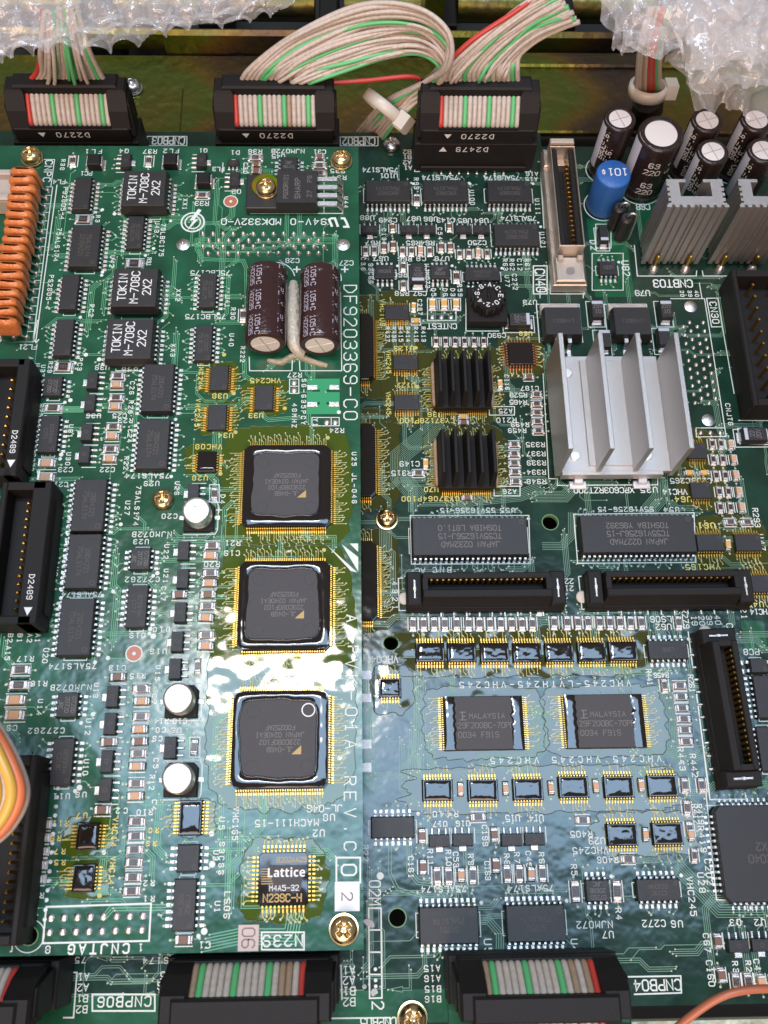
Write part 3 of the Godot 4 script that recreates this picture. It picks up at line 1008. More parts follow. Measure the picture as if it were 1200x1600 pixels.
func cooled_chip(B: Board, x: float, z: float, label: String) -> void:
	four_row(B, "cooled_chip", x, z, 0.0, 14.0, 1.5, 25, 0.5, "gold", "chip", label)
	var b := Mb.new()
	b.box(-7.1, 7.1, 1.55, 2.9, -7.1, 7.1, 0.2)
	var o := part(B.node, "heat_sink", mesh_of([b, M.black]), here(B, x, z))
	if not cache.has("bfin"):
		var f := Mb.new()
		f.t = Transform3D(Basis(Vector3(0, 0, 1), Vector3(0, 1, 0), Vector3(1, 0, 0)), Vector3.ZERO)
		# side outline in (z, y), swept across the thickness
		for s in [[-0.62, 0.62, 0.0], [-0.42, 0.42, 0.45]]:
			pass
		f.t = Transform3D()
		f.loft([[2.85, -0.75, 0.75, -7.0, 7.0], [4.6, -0.62, 0.62, -6.8, 6.8], [9.0, -0.5, 0.5, -5.9, 5.9], [9.4, -0.3, 0.3, -5.7, 5.7]])
		cache.bfin = mesh_of([f, M.black])
	for i in 5:
		part(o, "fin", cache.bfin, Vector3((i - 2) * 3.12, 0, 0))
	var g := Mb.new()
	for s in [-1.0, 1.0]:
		g.prism(PackedVector2Array([Vector2(s * 7.15, -6.2), Vector2(s * 7.6, -6.6), Vector2(s * 8.05, -5.2), Vector2(s * 7.9, 5.4), Vector2(s * 7.5, 6.4), Vector2(s * 7.15, 6.0)]), 1.45, 2.3, 0.2)
	part(o, "adhesive_bead", mesh_of([g, M.wire_dirty]))

func large_heat_sink(B: Board, x: float, z: float, w: float, l: float, fins: Array, fl: float, top: float, label: String) -> void:
	var c := Mb.new()
	c.box(-10.5, 10.5, 0.5, 2.9, -10.5, 10.5, 0.1)
	part(B.node, "covered_chip", mesh_of([c, M.chip]), here(B, x, z))
	var b := Mb.new()
	var e0: float = fins[0] - x + 0.55
	var e1: float = fins[3] - x - 0.55
	b.box(e0, e1, 3.0, 4.4, -l / 2, l / 2 - 0.95, 0.12)
	b.box(-w / 2 + 6.8, w / 2 - 6.8, 4.4, 5.0, -l / 2 + 1.6, l / 2 - 2.2, 0.12)
	b.box(-w / 2, w / 2, 1.6, 4.4, l / 2 - 0.95, l / 2, 0.12)
	var o := part(B.node, "large_heat_sink", mesh_of([b, M.alu_matt]), here(B, x, z))
	tag(o, label)
	for f in fins:
		var m := Mb.new()
		m.box(f - x - 0.62, f - x + 0.62, 1.8 if f == fins[0] or f == fins[3] else 4.3, top, -fl / 2, fl / 2, 0.12)
		part(o, "fin", mesh_of([m, M.alu_matt]), Vector3(0, 0, 0.4))
	for s in [Vector2(-1, -1), Vector2(1, -1), Vector2(-1, 1), Vector2(1, 1)]:
		var r := Mb.new()
		r.lathe([[1.25, 4.35], [1.25, 4.75], [1.1, 4.85], [0.0, 4.86]], 24)
		part(o, "rivet", mesh_of([r, M.alu]), Vector3(s.x * (w / 2 - 3.6), 0, s.y * (l / 2 - 5.0)))
	for s in [-1.0, 1.0]:
		var k := Mb.new()
		k.box(-2.2, 2.2, 0.05, 0.5, 0.2, 2.4, 0.15)
		k.box(-1.2, 1.2, 0.4, 1.9, -0.2, 1.4, 0.2)
		part(o, "clip_foot", mesh_of([k, M.tin]), Vector3(s * (w / 2 - 4.6), 0, l / 2 - 0.2))

func finned_profile(B: Board, x: float, z: float, h: float, label: String) -> void:
	var p := PackedVector2Array()
	var right := [Vector2(0.6, -0.6), Vector2(3.6, -0.6), Vector2(3.6, -4.2), Vector2(2.0, -4.2), Vector2(2.0, -5.0), Vector2(6.4, -5.0), Vector2(6.4, -4.2)]
	var zz := -3.9
	while zz < 1.2:
		right.append_array([Vector2(6.5, zz), Vector2(6.5, zz + 0.55), Vector2(5.9, zz + 0.62), Vector2(5.9, zz + 1.05), Vector2(6.5, zz + 1.12)])
		zz += 1.3
	right.append_array([Vector2(7.0, 1.6), Vector2(7.0, 2.2)])
	var xx := 6.0
	while xx > 0.8:
		right.append_array([Vector2(xx, 2.2), Vector2(xx - 0.1, 1.55), Vector2(xx - 0.75, 1.55), Vector2(xx - 0.85, 2.2)])
		xx -= 1.7
	for q in right: p.append(q)
	right.reverse()
	for q in right: p.append(Vector2(-q.x, q.y))
	var b := Mb.new()
	for i in p.size():
		p[i] = Vector2(p[i].x * 1.12, p[i].y * 1.2)
	b.prism(p, 1.0, h)
	var o := part(B.node, "extruded_heat_sink", mesh_of([b, M.alu_matt]), here(B, x, z))
	tag(o, label)
	for s in [-1.0, 1.0]:
		var s1 := Mb.new()
		s1.lathe([[1.5, 0.0], [1.2, 0.9, 1], [0.6, 1.6, 1], [0.0, 1.9]], 14)
		part(o, "solder_blob", mesh_of([s1, M.tin]), Vector3(s * 4.4, 0.1, 3.9))
		var s2 := Mb.new()
		s2.lathe([[0.55, 0.0], [0.55, 5.2], [0.35, 5.6], [0.0, 5.7]], 12)
		part(o, "pin", mesh_of([s2, M.gold]), Vector3(s * 4.4, 0.1, 3.5))
	var dev := Mb.new()
	dev.box(-3.0, 3.0, 2.0, h - 7.0, -3.6, -0.7, 0.2)
	part(o, "power_device", mesh_of([dev, M.chip]))

func board_connector(B: Board, x: float, z: float, rot: float, l: float, n: int, label: String) -> void:
	var b := Mb.new()
	var s := l * 0.5
	var k := l * 0.385
	b.loft([[0.3, -s, s, -4.4, 4.6], [1.6, -s, s, -4.3, 4.5], [2.6, -s + 0.4, s - 0.4, -4.0, 4.0]])
	for e in [-1.0, 1.0]:     # end blocks
		var xs := [e * (s - 3.6), e * (s - 0.1)]
		xs.sort()
		b.loft([[2.5, xs[0], xs[1], -4.3, 4.1], [5.2, xs[0], xs[1], -4.1, 3.9], [5.5, xs[0] + 0.3, xs[1] - 0.3, -3.8, 3.6]])
	# shroud round the slot
	b.loft([[2.5, -k - 0.9, k + 0.9, 1.0, 3.9], [6.0, -k - 0.6, k + 0.6, 0.9, 3.1], [7.6, -k - 0.6, k + 0.6, 0.9, 2.7], [7.8, -k - 0.4, k + 0.4, 1.1, 2.5]])
	b.loft([[2.5, -k - 0.9, k + 0.9, -3.9, -1.9], [6.0, -k - 0.6, k + 0.6, -3.4, -1.8], [7.6, -k - 0.6, k + 0.6, -3.2, -1.8], [7.8, -k - 0.4, k + 0.4, -3.0, -2.0]])
	for e in [-1.0, 1.0]:
		var xs := [e * (k - 0.6), e * (k + 0.6)]
		xs.sort()
		b.box(xs[0], xs[1], 2.5, 7.6, -1.9, 1.0, 0.0)
	var o := part(B.node, "board_connector", mesh_of([b, M.black]), here(B, x, z), rot)
	tag(o, label)
	var d := Mb.new()
	d.box(-k + 0.55, k - 0.55, 2.4, 3.2, -1.8, 0.95)
	part(o, "slot_floor", mesh_of([d, M.dark_gap]))
	var c := Mb.new()
	for i in n:
		var cx := lerpf(-k + 1.5, k - 1.5, float(i) / (n - 1))
		c.box(cx - 0.28, cx + 0.28, 3.2, 7.0, -1.85, -1.5, 0.12)
		c.box(cx - 0.28, cx + 0.28, 3.2, 6.6, 0.65, 0.98, 0.12)
	part(o, "contacts", mesh_of([c, M.gold]), Vector3.ZERO, 0.0, "stuff")
	for e in [-1.0, 1.0]:
		var cl := Mb.new()
		cl.box(-0.28, 0.28, 5.3, 5.75, -2.2, 2.3, 0.12)
		cl.box(-0.4, 0.4, 5.3, 5.82, -0.5, 0.4, 0.12)
		part(o, "locating_clip", mesh_of([cl, M.tin]), Vector3(e * (s - 1.9), 0, 0))
		var boss := Mb.new()
		boss.lathe([[1.5, 0.05], [1.5, 0.6], [1.2, 0.8], [0.0, 0.85]], 20)
		if e < 0.0: part(o, "locating_peg", mesh_of([boss, M.nylon]), Vector3(-s - 0.3, 0, 1.0))
	var f := Mb.new()
	for i in n / 2:
		var cx := lerpf(-k + 1.0, k - 0.5, float(i) / (n / 2 - 1))
		f.box(cx - 0.25, cx + 0.25, 0.05, 0.5, 4.3, 5.6, 0.1)
	part(o, "solder_tails", mesh_of([f, M.tin]), Vector3.ZERO, 0.0, "stuff")

func shielded_socket(B: Board, x: float, z: float, l: float, label: String) -> void:
	# long axis along z; x, z is the centre
	var h := l * 0.5
	var b := Mb.new()
	b.box(-4.6, 4.6, 0.3, 3.6, -h + 0.5, h, 0.3)
	b.box(-4.0, 4.0, 3.6, 5.2, h - 8.0, h - 0.3, 0.4)
	b.box(-4.4, 4.4, 3.4, 4.6, -h + 0.6, -h + 6.5, 0.3)
	var o := part(B.node, "shielded_socket", mesh_of([b, M.shell]), here(B, x, z))
	tag(o, label)
	var sh := Mb.new()
	var zs := -h + 4.2
	var ze := h - 8.6
	for s in [-1.0, 1.0]:
		var xs := [s * 3.1, s * 3.45]
		xs.sort()
		sh.box(xs[0], xs[1], 3.4, 9.6, zs, ze, 0.12)
	sh.box(-3.45, 3.45, 3.4, 9.6, zs - 0.35, zs, 0.1)
	sh.box(-3.45, 3.45, 3.4, 9.6, ze, ze + 0.35, 0.1)
	part(o, "metal_shell", mesh_of([sh, M.shell]))
	var sl := Mb.new()
	for s in [-1.0, 1.0]:
		var xs := [s * 1.55, s * 2.9]
		xs.sort()
		sl.box(xs[0], xs[1], 3.4, 9.0, zs + 0.3, ze - 0.3, 0.2)
	sl.box(-2.9, 2.9, 3.3, 4.5, zs + 0.3, ze - 0.3)
	part(o, "insulator", mesh_of([sl, M.black_shiny]))
	var c := Mb.new()
	var n := 20
	for i in n:
		var cz := lerpf(zs + 1.2, ze - 1.2, float(i) / (n - 1))
		c.box(1.25, 1.56, 4.4, 6.0, cz - 0.22, cz + 0.22, 0.12)
	part(o, "contacts", mesh_of([c, M.gold]), Vector3.ZERO, 0.0, "stuff")
	var hook := Mb.new()
	hook.box(-3.3, 3.3, 9.0, 10.2, zs - 2.6, zs - 1.0, 0.3)
	hook.box(-3.3, -2.5, 4.4, 9.2, zs - 2.6, zs - 1.0, 0.1)
	hook.box(2.5, 3.3, 4.4, 9.2, zs - 2.6, zs - 1.0, 0.1)
	part(o, "latch_hook", mesh_of([hook, M.beige]))
	var ear := Mb.new()
	ear.box(-3.3, -1.9, 5.0, 6.9, ze + 1.1, ze + 2.5, 0.3)
	ear.box(1.9, 3.3, 5.0, 6.9, ze + 1.1, ze + 2.5, 0.3)
	part(o, "ear", mesh_of([ear, M.beige]))
	var hole := Mb.new()
	hole.ring(Vector3(0, 5.22, h - 3.4), 0.75, 1.25, 24)
	hole.disc(Vector3(0, 5.215, h - 3.4), 0.75, 20)
	part(o, "threaded_hole", mesh_of([hole, M.steel]))

func rotary_switch(B: Board, x: float, z: float, label: String) -> void:
	var b := Mb.new()
	b.box(-5.2, 5.2, 0.4, 3.4, -5.0, 5.6, 0.2)
	var o := part(B.node, "rotary_switch", mesh_of([b, M.black]), here(B, x, z))
	tag(o, label)
	var p := PackedVector2Array()
	for k in 96:
		var a := TAU * k / 96
		p.append(Vector2(cos(a), sin(a)) * (4.35 + 0.22 * signf(sin(a * 16.0))))
	var d := Mb.new()
	d.prism(p, 3.3, 7.0)
	d.lathe([[4.1, 7.0], [3.9, 7.35], [2.2, 7.35], [1.9, 6.9], [0.0, 6.9]], 40)
	part(o, "dial", mesh_of([d, M.black_shiny]))
	var n := Mb.new()
	for i in 16:
		var a := TAU * i / 16 + 0.9
		var q := Vector2(cos(a), sin(a)) * 3.1
		if i % 2:
			n.disc(Vector3(q.x, 7.38, q.y), 0.2, 8)
		else:
			text_on(n, "02468ACE"[i / 2], q.x, q.y, -rad_to_deg(a) - 90.0, 1.15, 1.1, 0.2, 7.38)
	part(o, "dial_numbers", mesh_of([n, M.mark_white]))
	var a := Mb.new()
	a.box(-0.35, 0.35, 6.9, 7.5, -1.6, 1.6, 0.2)
	a.lathe([[0.5, 7.0], [0.5, 7.5], [0.3, 7.7], [0.0, 7.75]], 16)
	part(o, "arrow_slot", mesh_of([a, M.black]))

func power_chip(B: Board, x: float, z: float, lines: String) -> void:
	var b := Mb.new()
	b.loft([[0.4, -5.0, 5.0, -4.4, 4.4], [2.4, -5.1, 5.1, -4.5, 4.5], [4.5, -4.7, 4.7, -4.1, 4.1]])
	var o := part(B.node, "voltage_regulator", mesh_of([b, M.chip]), here(B, x, z))
	var t := Mb.new()
	t.box(-5.2, 5.2, 0.1, 1.4, -7.4, -4.0, 0.15)
	part(o, "mounting_tab", mesh_of([t, M.shell]))
	for i in [-1.7, 1.7]:
		var m := Mb.new()
		m.t = Transform3D(Basis(Vector3.UP, -PI / 2), Vector3(i, 0, 0))
		m.strip([Vector2(4.3, 2.6), Vector2(5.6, 2.6), Vector2(6.4, 0.3), Vector2(8.6, 0.3)], 1.0, 0.5)
		part(o, "leg", mesh_of([m, M.tin]))
	marking(o, lines, 1.0, 4.52, 180.0, "mark_dim")
	outline(B, 0.25, [x - 5.8, z + 4.0, x - 5.8, z - 7.9, x + 5.8, z - 7.9, x + 5.8, z + 4.0])

func flat_regulator(B: Board, x: float, z: float) -> void:
	# package lying flat, its tab held by a screw on the west side
	var b := Mb.new()
	b.loft([[0.6, -5.2, 5.2, -5.2, 5.2], [2.4, -5.3, 5.3, -5.3, 5.3], [4.6, -5.0, 5.0, -5.0, 5.0]])
	b.loft([[0.6, -13.0, -5.0, -5.2, 5.2], [2.6, -13.0, -5.0, -5.2, 5.2], [2.8, -12.8, -5.0, -5.0, 5.0]])
	var o := part(B.node, "voltage_regulator", mesh_of([b, M.chip]), here(B, x, z))
	tag(o, "flat black voltage regulator held down by a brass coloured screw")
	for i in 4:
		var m := Mb.new()
		m.t.origin = Vector3(0, 0, (i - 1.5) * 2.55)
		m.strip([Vector2(5.1, 2.6), Vector2(10.2, 2.6), Vector2(11.6, 0.8), Vector2(11.7, 0.1)], 1.3, 0.5)
		part(o, "leg", mesh_of([m, M.tin]))
	var mk := Mb.new()
	text_on(mk, "PQ30RV21", -2.8, 0, 90.0, 1.1, 0.95, 0.14, 4.63)
	text_on(mk, "SHARP", 0.2, 0.6, 90.0, 1.3, 1.35, 0.18, 4.63)
	text_on(mk, "27  P8", 3.2, 0, 90.0, 1.1, 1.15, 0.14, 4.63)
	part(o, "marking", mesh_of([mk, M.mark]))

func blue_choke(B: Board, x: float, z: float, r: float, h: float) -> void:
	var b := Mb.new()
	b.lathe([[r * 0.97, 0.3], [r, 0.8, 1], [r, h - 0.7, 1], [r * 0.97, h - 0.15, 1], [r * 0.92, h, 1], [0.0, h]], 48)
	var o := part(B.node, "choke", mesh_of([b, M.blue]), here(B, x, z))
	tag(o, "blue cylindrical choke printed 101 on top")
	var t := Mb.new()
	text_on(t, "101*", 0.1, -0.4, 180.0, 2.2, 1.9, 0.3, h + 0.02)
	part(o, "marking", mesh_of([t, M.mark_white]))
	B.silk.ring(Vector3(x, B.y + 0.07, z), r + 0.3, r + 0.55, 40)

func ferrite_beads(B: Board, x: float, z: float) -> void:
	for p in [Vector2(0, -2.6), Vector2(1.6, 0.9)]:
		var b := Mb.new()
		b.lathe([[1.6, 0.2], [1.75, 0.5], [1.75, 8.6], [1.4, 9.0], [0.6, 9.0], [0.5, 8.4], [0.0, 8.4]], 28)
		var o := part(B.node, "ferrite_bead", mesh_of([b, M.chip]), here(B, x + p.x, z + p.y))
		var w := Mb.new()
		w.tube(curve([Vector3(0, 8.0, 0), Vector3(0.1, 10.2, 0.1), Vector3(1.4, 10.8, 0.3), Vector3(2.3, 9.0, 0.5), Vector3(2.4, 0.2, 0.6)], 6), 0.32, 8)
		part(o, "wire_loop", mesh_of([w, M.tin]))

func curve(p: Array, steps: int) -> PackedVector3Array:
	var out := PackedVector3Array()
	for i in p.size() - 1:
		var a: Vector3 = p[maxi(i - 1, 0)]
		var b: Vector3 = p[i]
		var c: Vector3 = p[i + 1]
		var d: Vector3 = p[mini(i + 2, p.size() - 1)]
		for k in steps:
			var t := float(k) / steps
			out.append(0.5 * (2.0 * b + (c - a) * t + (2.0 * a - 5.0 * b + 4.0 * c - d) * t * t + (3.0 * b - 3.0 * c + d - a) * t * t * t))
	out.append(p[p.size() - 1])
	return out

func orange_filter(B: Board, x: float, z: float, seed_: int) -> void:
	# x, z: the east leg's hole; the dipped body stands above three legs in a row
	var k := "filter%d" % (seed_ % 4)
	if not cache.has(k):
		var f := FastNoiseLite.new()
		f.seed = seed_
		f.frequency = 0.16
		var pts := []
		for j in 13:
			for i in 33:
				var a := TAU * i / 32
				var v := j / 12.0
				var y := lerpf(1.6, 8.4, v)
				var e := pow(maxf(0.0, 1.0 - pow(absf(v * 2.0 - 1.0), 4.0)), 0.5)
				var d := Vector2(cos(a), sin(a))
				var q := pow(pow(absf(d.x), 3.0) + pow(absf(d.y), 3.0), -1.0 / 3.0)
				var wob := 1.0 + 0.13 * f.get_noise_3d(d.x * 5.0, y, d.y * 5.0)
				pts.append(Vector3(d.x * q * 3.3 * (0.55 + 0.45 * e) * wob, y, d.y * q * 1.22 * (0.25 + 0.75 * e) * wob))
		var b := Mb.new()
		b.sheet(pts, 33)
		cache[k] = mesh_of([b, M.orange])
		var l := Mb.new()
		for i in 3:
			l.tube(PackedVector3Array([Vector3((i - 1) * 2.5, 2.4, 0), Vector3((i - 1) * 2.5, 1.2, 0), Vector3((i - 1) * 3.2 + 0.4, 0.0, 0)]), 0.27, 8)
		cache.filterleg = mesh_of([l, M.tin])
	var o := part(B.node, "noise_filter", cache[k], here(B, x - 3.6, z), B.rng.randf_range(-5, 5))
	o.rotation.z = deg_to_rad(B.rng.randf_range(-3, 3))
	part(o, "legs", cache.filterleg)
	for i in 3:
		solder(B, x - i * 3.2, z, 0.62, 0.9)

func lying_capacitor(B: Board, x: float, z: float, r: float, h: float, label: String) -> void:
	# axis along z, top disc facing south; x, z is the middle of the body
	if not cache.has("lying"):
		var pr := []
		for i in 3:
			pr.append(["PL(M)", -4.2, -7.0 + i * 7.4, 90.0, 1.5, 1.25])
			pr.append(["105*C", 1.5, -7.4 + i * 6.8, 90.0, 1.2, 1.15])
			pr.append(["H0235", 3.4, -7.2 + i * 6.8, 90.0, 1.2, 1.1])
		cache.lying = sleeved(r, h, pr, -PI / 2, "sleeve", -20.0)
	var s: Array = cache.lying
	var o := part(B.node, "electrolytic_capacitor", s[0], here(B, x, z - h / 2, r + 0.5))
	o.rotation = Vector3(deg_to_rad(90.0), 0, 0)
	part(o, "metal_top", s[1])
	part(o, "vent_cross", s[2])
	part(o, "printing", s[3])
	tag(o, label)
	for i in [-1.0, 1.0]:
		var w := Mb.new()
		w.tube(curve([Vector3(i * 2.5, 0.3, 0), Vector3(i * 2.5, -1.6, 0), Vector3(i * 2.5, -2.6, r * 0.5), Vector3(i * 2.5, -2.8, r + 0.4)], 5), 0.3, 8)
		part(o, "lead", mesh_of([w, M.tin]))

func glue_bead(B: Board, path: Array, r: float, m := "glue") -> void:
	var b := Mb.new()
	var p := curve(path, 8)
	var f := FastNoiseLite.new()
	f.frequency = 0.12
	var pts := []
	for i in p.size():
		var d := (p[mini(i + 1, p.size() - 1)] - p[maxi(i - 1, 0)]).normalized()
		var side := d.cross(Vector3.UP).normalized()
		for k in 17:
			var a := PI * k / 16
			var rr := r * (1.0 + 0.25 * f.get_noise_2d(i * 4.0, k * 5.0)) * pow(sin(PI * clampf((i + 0.6) / (p.size() + 0.2), 0.0, 1.0)), 0.25)
			pts.append(p[i] - side * cos(a) * rr + Vector3.UP * sin(a) * rr * 1.1)
	b.sheet(pts, 17)
	part(B.node, "glue_bead", mesh_of([b, M[m]]), Vector3(0, B.y, 0) - B.node.position / MM)

func box_header(B: Board, x0: float, x1: float, z0: float, z1: float, h: float, label: String, n: int, text := "", wall := 1.4, tall := false) -> void:
	# open black shroud with two rows of pins, long axis along z
	var b := Mb.new()
	var t := 1.4
	b.box(x0, x0 + t, 0.2, h, z0, z1, 0.3)
	b.box(x1 - wall, x1, 0.2, h, z0, z1, 0.3)
	t = 1.2
	b.box(x0 + t, x1 - t, 0.2, h, z0, z0 + t * 1.6, 0.3)
	b.box(x0 + t, x1 - t, 0.2, h, z1 - t * 1.6, z1, 0.3)
	b.box(x0 + t, x1 - t, 0.2, 2.6, z0 + t, z1 - t)
	b.loft([[0.2, x1 - 0.1, x1 + 0.4, z0 + 3.0, z1 - 3.0], [h * 0.6, x1 - 0.1, x1 + 0.35, z0 + 3.0, z1 - 3.0], [h * 0.7, x1 - 0.1, x1, z0 + 3.4, z1 - 3.4]])
	var o := part(B.node, "pin_header", mesh_of([b, M.black]), here(B, 0, 0))
	tag(o, label)
	var p := Mb.new()
	for i in n:
		for s in ([0.3, 0.72] if tall else [0.72]):
			var cz := lerpf(z0 + 4.0, z1 - 4.0, float(i) / (n - 1))
			var cx := lerpf(x0 + 1.4, x1 - wall, s)
			p.box(cx - 0.3, cx + 0.3, 2.5, h - (0.6 if tall else 2.4), cz - 0.32, cz + 0.32, 0.25)
	part(o, "contacts", mesh_of([p, M.gold]), Vector3.ZERO, 0.0, "stuff")
	if text:
		var m := Mb.new()
		text_on(m, text, x1 - wall * 0.5, z1 - 8.0, -90.0, 1.1, 1.15, 0.17, h + 0.02)
		m.flat(Vector3(x1 - wall * 0.5 - 0.9, h + 0.02, z1 - 3.6), Vector3(x1 - wall * 0.5 + 0.9, h + 0.02, z1 - 3.6), Vector3(x1 - wall * 0.5, h + 0.02, z1 - 1.8), Vector3.UP)
		part(o, "marking", mesh_of([m, M.mark_white]))
	for i in n:
		B.pads.disc(Vector3(x1 + 1.9, B.y + 0.1, lerpf(z0 + 4.0, z1 - 4.0, float(i) / (n - 1))), 0.42, 8)

# ---- ribbon cables -------------------------------------------------------------------------------
func ribbon_plug(label: String, x: float, y: float, z: float, rot: float, w: float, wires: int, span: float, text: String) -> Node3D:
	var o := thing("ribbon_cable", label, "cable", Vector3(x, y, z), "ribbon cables plugged into the lower board")
	o.rotation.y = deg_to_rad(rot)
	var b := Mb.new()
	var h := w / 2
	b.box(-h + 1.2, h - 1.2, 0.0, 5.0, -4.4, 4.4, 0.3)
	for s in [-1.0, 1.0]:
		var xs := [s * (span / 2 + 0.5), s * (h - 0.6)]
		xs.sort()
		b.loft([[4.6, xs[0], xs[1], -5.2, 4.2], [9.0, xs[0], xs[1], -5.6, 2.2], [12.6, xs[0], xs[1], -5.8, -0.6], [13.2, xs[0] + 0.4, xs[1] - 0.4, -5.4, -1.0]])
		xs = [s * (h - 2.2), s * h]
		xs.sort()
		b.loft([[1.5, xs[0], xs[1], -4.0, 3.4], [9.8, xs[0], xs[1], -4.6, 1.0], [10.6, xs[0] + 0.3, xs[1] - 0.3, -4.2, 0.6]])
	b.loft([[11.2, -h + 2.4, h - 2.4, -6.0, -1.4], [13.4, -h + 2.8, h - 2.8, -6.2, -1.5], [13.9, -h + 3.2, h - 3.2, -5.8, -2.0]], true)
	b.loft([[4.9, -span / 2 - 0.6, span / 2 + 0.6, -5.0, 4.3], [5.6, -span / 2 - 0.6, span / 2 + 0.6, -5.0, 4.2]])
	var p := part(o, "plug", mesh_of([b, M.black]))
	var d := Mb.new()
	d.quad(Vector3(-span / 2 - 0.6, 5.5, 2.6), Vector3(span / 2 + 0.6, 5.5, 2.6), Vector3(span / 2 + 0.6, 11.6, -3.6), Vector3(-span / 2 - 0.6, 11.6, -3.6), Vector3(0, 1, 1))
	part(p, "recess", mesh_of([d, M.dark_gap]))
	if text:
		var m := Mb.new()
		var src := Mb.new()
		text_on(src, text, 0, 0, 180.0, 1.6, 1.9, 0.24, 0.0)
		for i in src.v.size():
			m.v.append(Vector3(src.v[i].x, -src.v[i].z + 2.8, 4.43))
			m.n.append(Vector3(0, 0, 1))
		m.flat(Vector3(-9.2, 3.6, 4.43), Vector3(-7.2, 3.6, 4.43), Vector3(-8.2, 2.0, 4.43), Vector3(0, 0, 1))
		part(p, "marking", mesh_of([m, M.mark_white]))
	return o

func plug_wires(o: Node3D, n: int, span: float, outer: Array, inner: Array, dirty: bool, seed_: int, extra := 0, red := []) -> void:
	# outer / inner: control points, in the plug's frame, of the first and the last wire behind the plug
	var rng := RandomNumberGenerator.new()
	rng.seed = seed_
	for i in n + extra:
		var t := float(i) / (n - 1) if i < n else rng.randf_range(0.1, 0.95)
		var x := (t - 0.5) * span
		var drop := 0.0 if i < n else -rng.randf_range(1.2, 2.6)
		var pts := [Vector3(x, 5.2, 3.2), Vector3(x, 6.4, 3.0), Vector3(x, 9.0, 0.6), Vector3(x, 11.0, -1.9), Vector3(x, 11.9, -4.4)]
		if i >= n:
			pts = [Vector3(x, 9.0, -4.0), Vector3(x, 10.0, -6.0)]
		if i == 0 and red.size():
			pts.append_array(red)
		for k in (0 if i == 0 and red.size() else outer.size()):
			var j := Vector3(rng.randf_range(-1, 1), rng.randf_range(-1, 1), rng.randf_range(-1, 1)) * (0.55 if k > 0 else 0.1)
			pts.append(outer[k].lerp(inner[k], t) + j + Vector3(0, drop, -drop * 0.6))
		var c := i if i < n else rng.randi_range(1, 9)
		var m: String = "wire_red" if c == 0 else "wire_green" if c % 5 == 0 else ("wire_dirty" if dirty and rng.randf() < 0.22 else "wire_white")
		var b := Mb.new()
		b.tube(curve(pts, 7), span / (n - 1) * (0.52 if i < n else 0.4), 8)
		part(o, "wire", mesh_of([b, M[m]]))

func loose_wire(o: Node3D, called: String, pts: Array, r: float, m: String) -> void:
	var b := Mb.new()
	b.tube(curve(pts, 9), r, 10)
	part(o, called, mesh_of([b, M[m]]))

func bubble_sheet(o: Node3D, called: String, c: Array, nu: int, nv: int, bub: float, rough: float, seed_: int) -> void:
	# c: the four corners; a crumpled sheet of plastic film with air bubbles
	var f := FastNoiseLite.new()
	f.seed = seed_
	f.frequency = 0.035
	f.fractal_octaves = 3
	var g := FastNoiseLite.new()
	g.seed = seed_ + 7
	g.frequency = 0.11
	g.noise_type = FastNoiseLite.TYPE_CELLULAR
	var pts := []
	var lu: float = (c[1] - c[0]).length()
	var lv: float = (c[3] - c[0]).length()
	var up: Vector3 = (c[3] - c[0]).cross(c[1] - c[0]).normalized()
	if up.y < 0: up = -up
	for j in nv + 1:
		for i in nu + 1:
			var u := float(i) / nu
			var v := float(j) / nv
			var p: Vector3 = c[0].lerp(c[1], u).lerp(c[3].lerp(c[2], u), v)
			var a := u * lu
			var b := v * lv
			var wob := Vector3(f.get_noise_2d(a, b), f.get_noise_2d(a + 300.0, b), f.get_noise_2d(a, b + 300.0))
			var sx := bub * 2.15
			var sz := sx * 0.866
			var row := roundf(b / sz)
			var col := roundf(a / sx - (0.5 if int(row) % 2 else 0.0)) + (0.5 if int(row) % 2 else 0.0)
			var dd := Vector2(a - col * sx, b - row * sz).length() / bub
			var puff := sqrt(maxf(0.0, 1.0 - dd * dd)) * bub * (0.75 + 0.3 * f.get_noise_2d(col * 37.0, row * 51.0))
			pts.append(p + wob * rough + up * (puff + g.get_noise_2d(a, b) * 1.2))
	var m := Mb.new()
	m.sheet(pts, nu + 1)
	part(o, called, mesh_of([m, M.wrap]))

# ---- setting -------------------------------------------------------------------------------------------
func overhead(at: Vector3, to: Vector3, size: Vector2, energy: float, tint: Color) -> void:
	var l := AreaLight3D.new()
	l.name = "overhead_light"
	l.position = at * MM
	l.basis = Basis.looking_at(to - at, Vector3(0, 0, -1))
	l.area_size = size * MM
	l.area_normalize_energy = false
	l.light_color = tint
	l.light_energy = energy
	l.shadow_enabled = true
	add_child(l)

func oscillator_pads() -> ArrayMesh:
	var g := Mb.new()
	for q in [[-3.9, 3.9, -4.6, -1.7], [-3.9, 3.9, -1.0, 1.6], [-3.9, 3.9, 2.3, 4.8]]:
		g.quad(Vector3(q[0], 0.05, q[2]), Vector3(q[1], 0.05, q[2]), Vector3(q[1], 0.05, q[3]), Vector3(q[0], 0.05, q[3]), Vector3.UP)
	g.quad(Vector3(-0.8, 0.045, -1.8), Vector3(0.8, 0.045, -1.8), Vector3(0.8, 0.045, 2.4), Vector3(-0.8, 0.045, 2.4), Vector3.UP)
	var p := Mb.new()
	for s in [Vector2(-2.6, -2.3), Vector2(2.6, -2.3), Vector2(-2.6, 2.2), Vector2(2.6, 2.2)]:
		p.box(s.x - 1.25, s.x + 1.25, 0.05, 0.22, s.y - 0.6, s.y + 0.6, 0.1)
	return mesh_of([g, M.pour_up, p, M.tin])

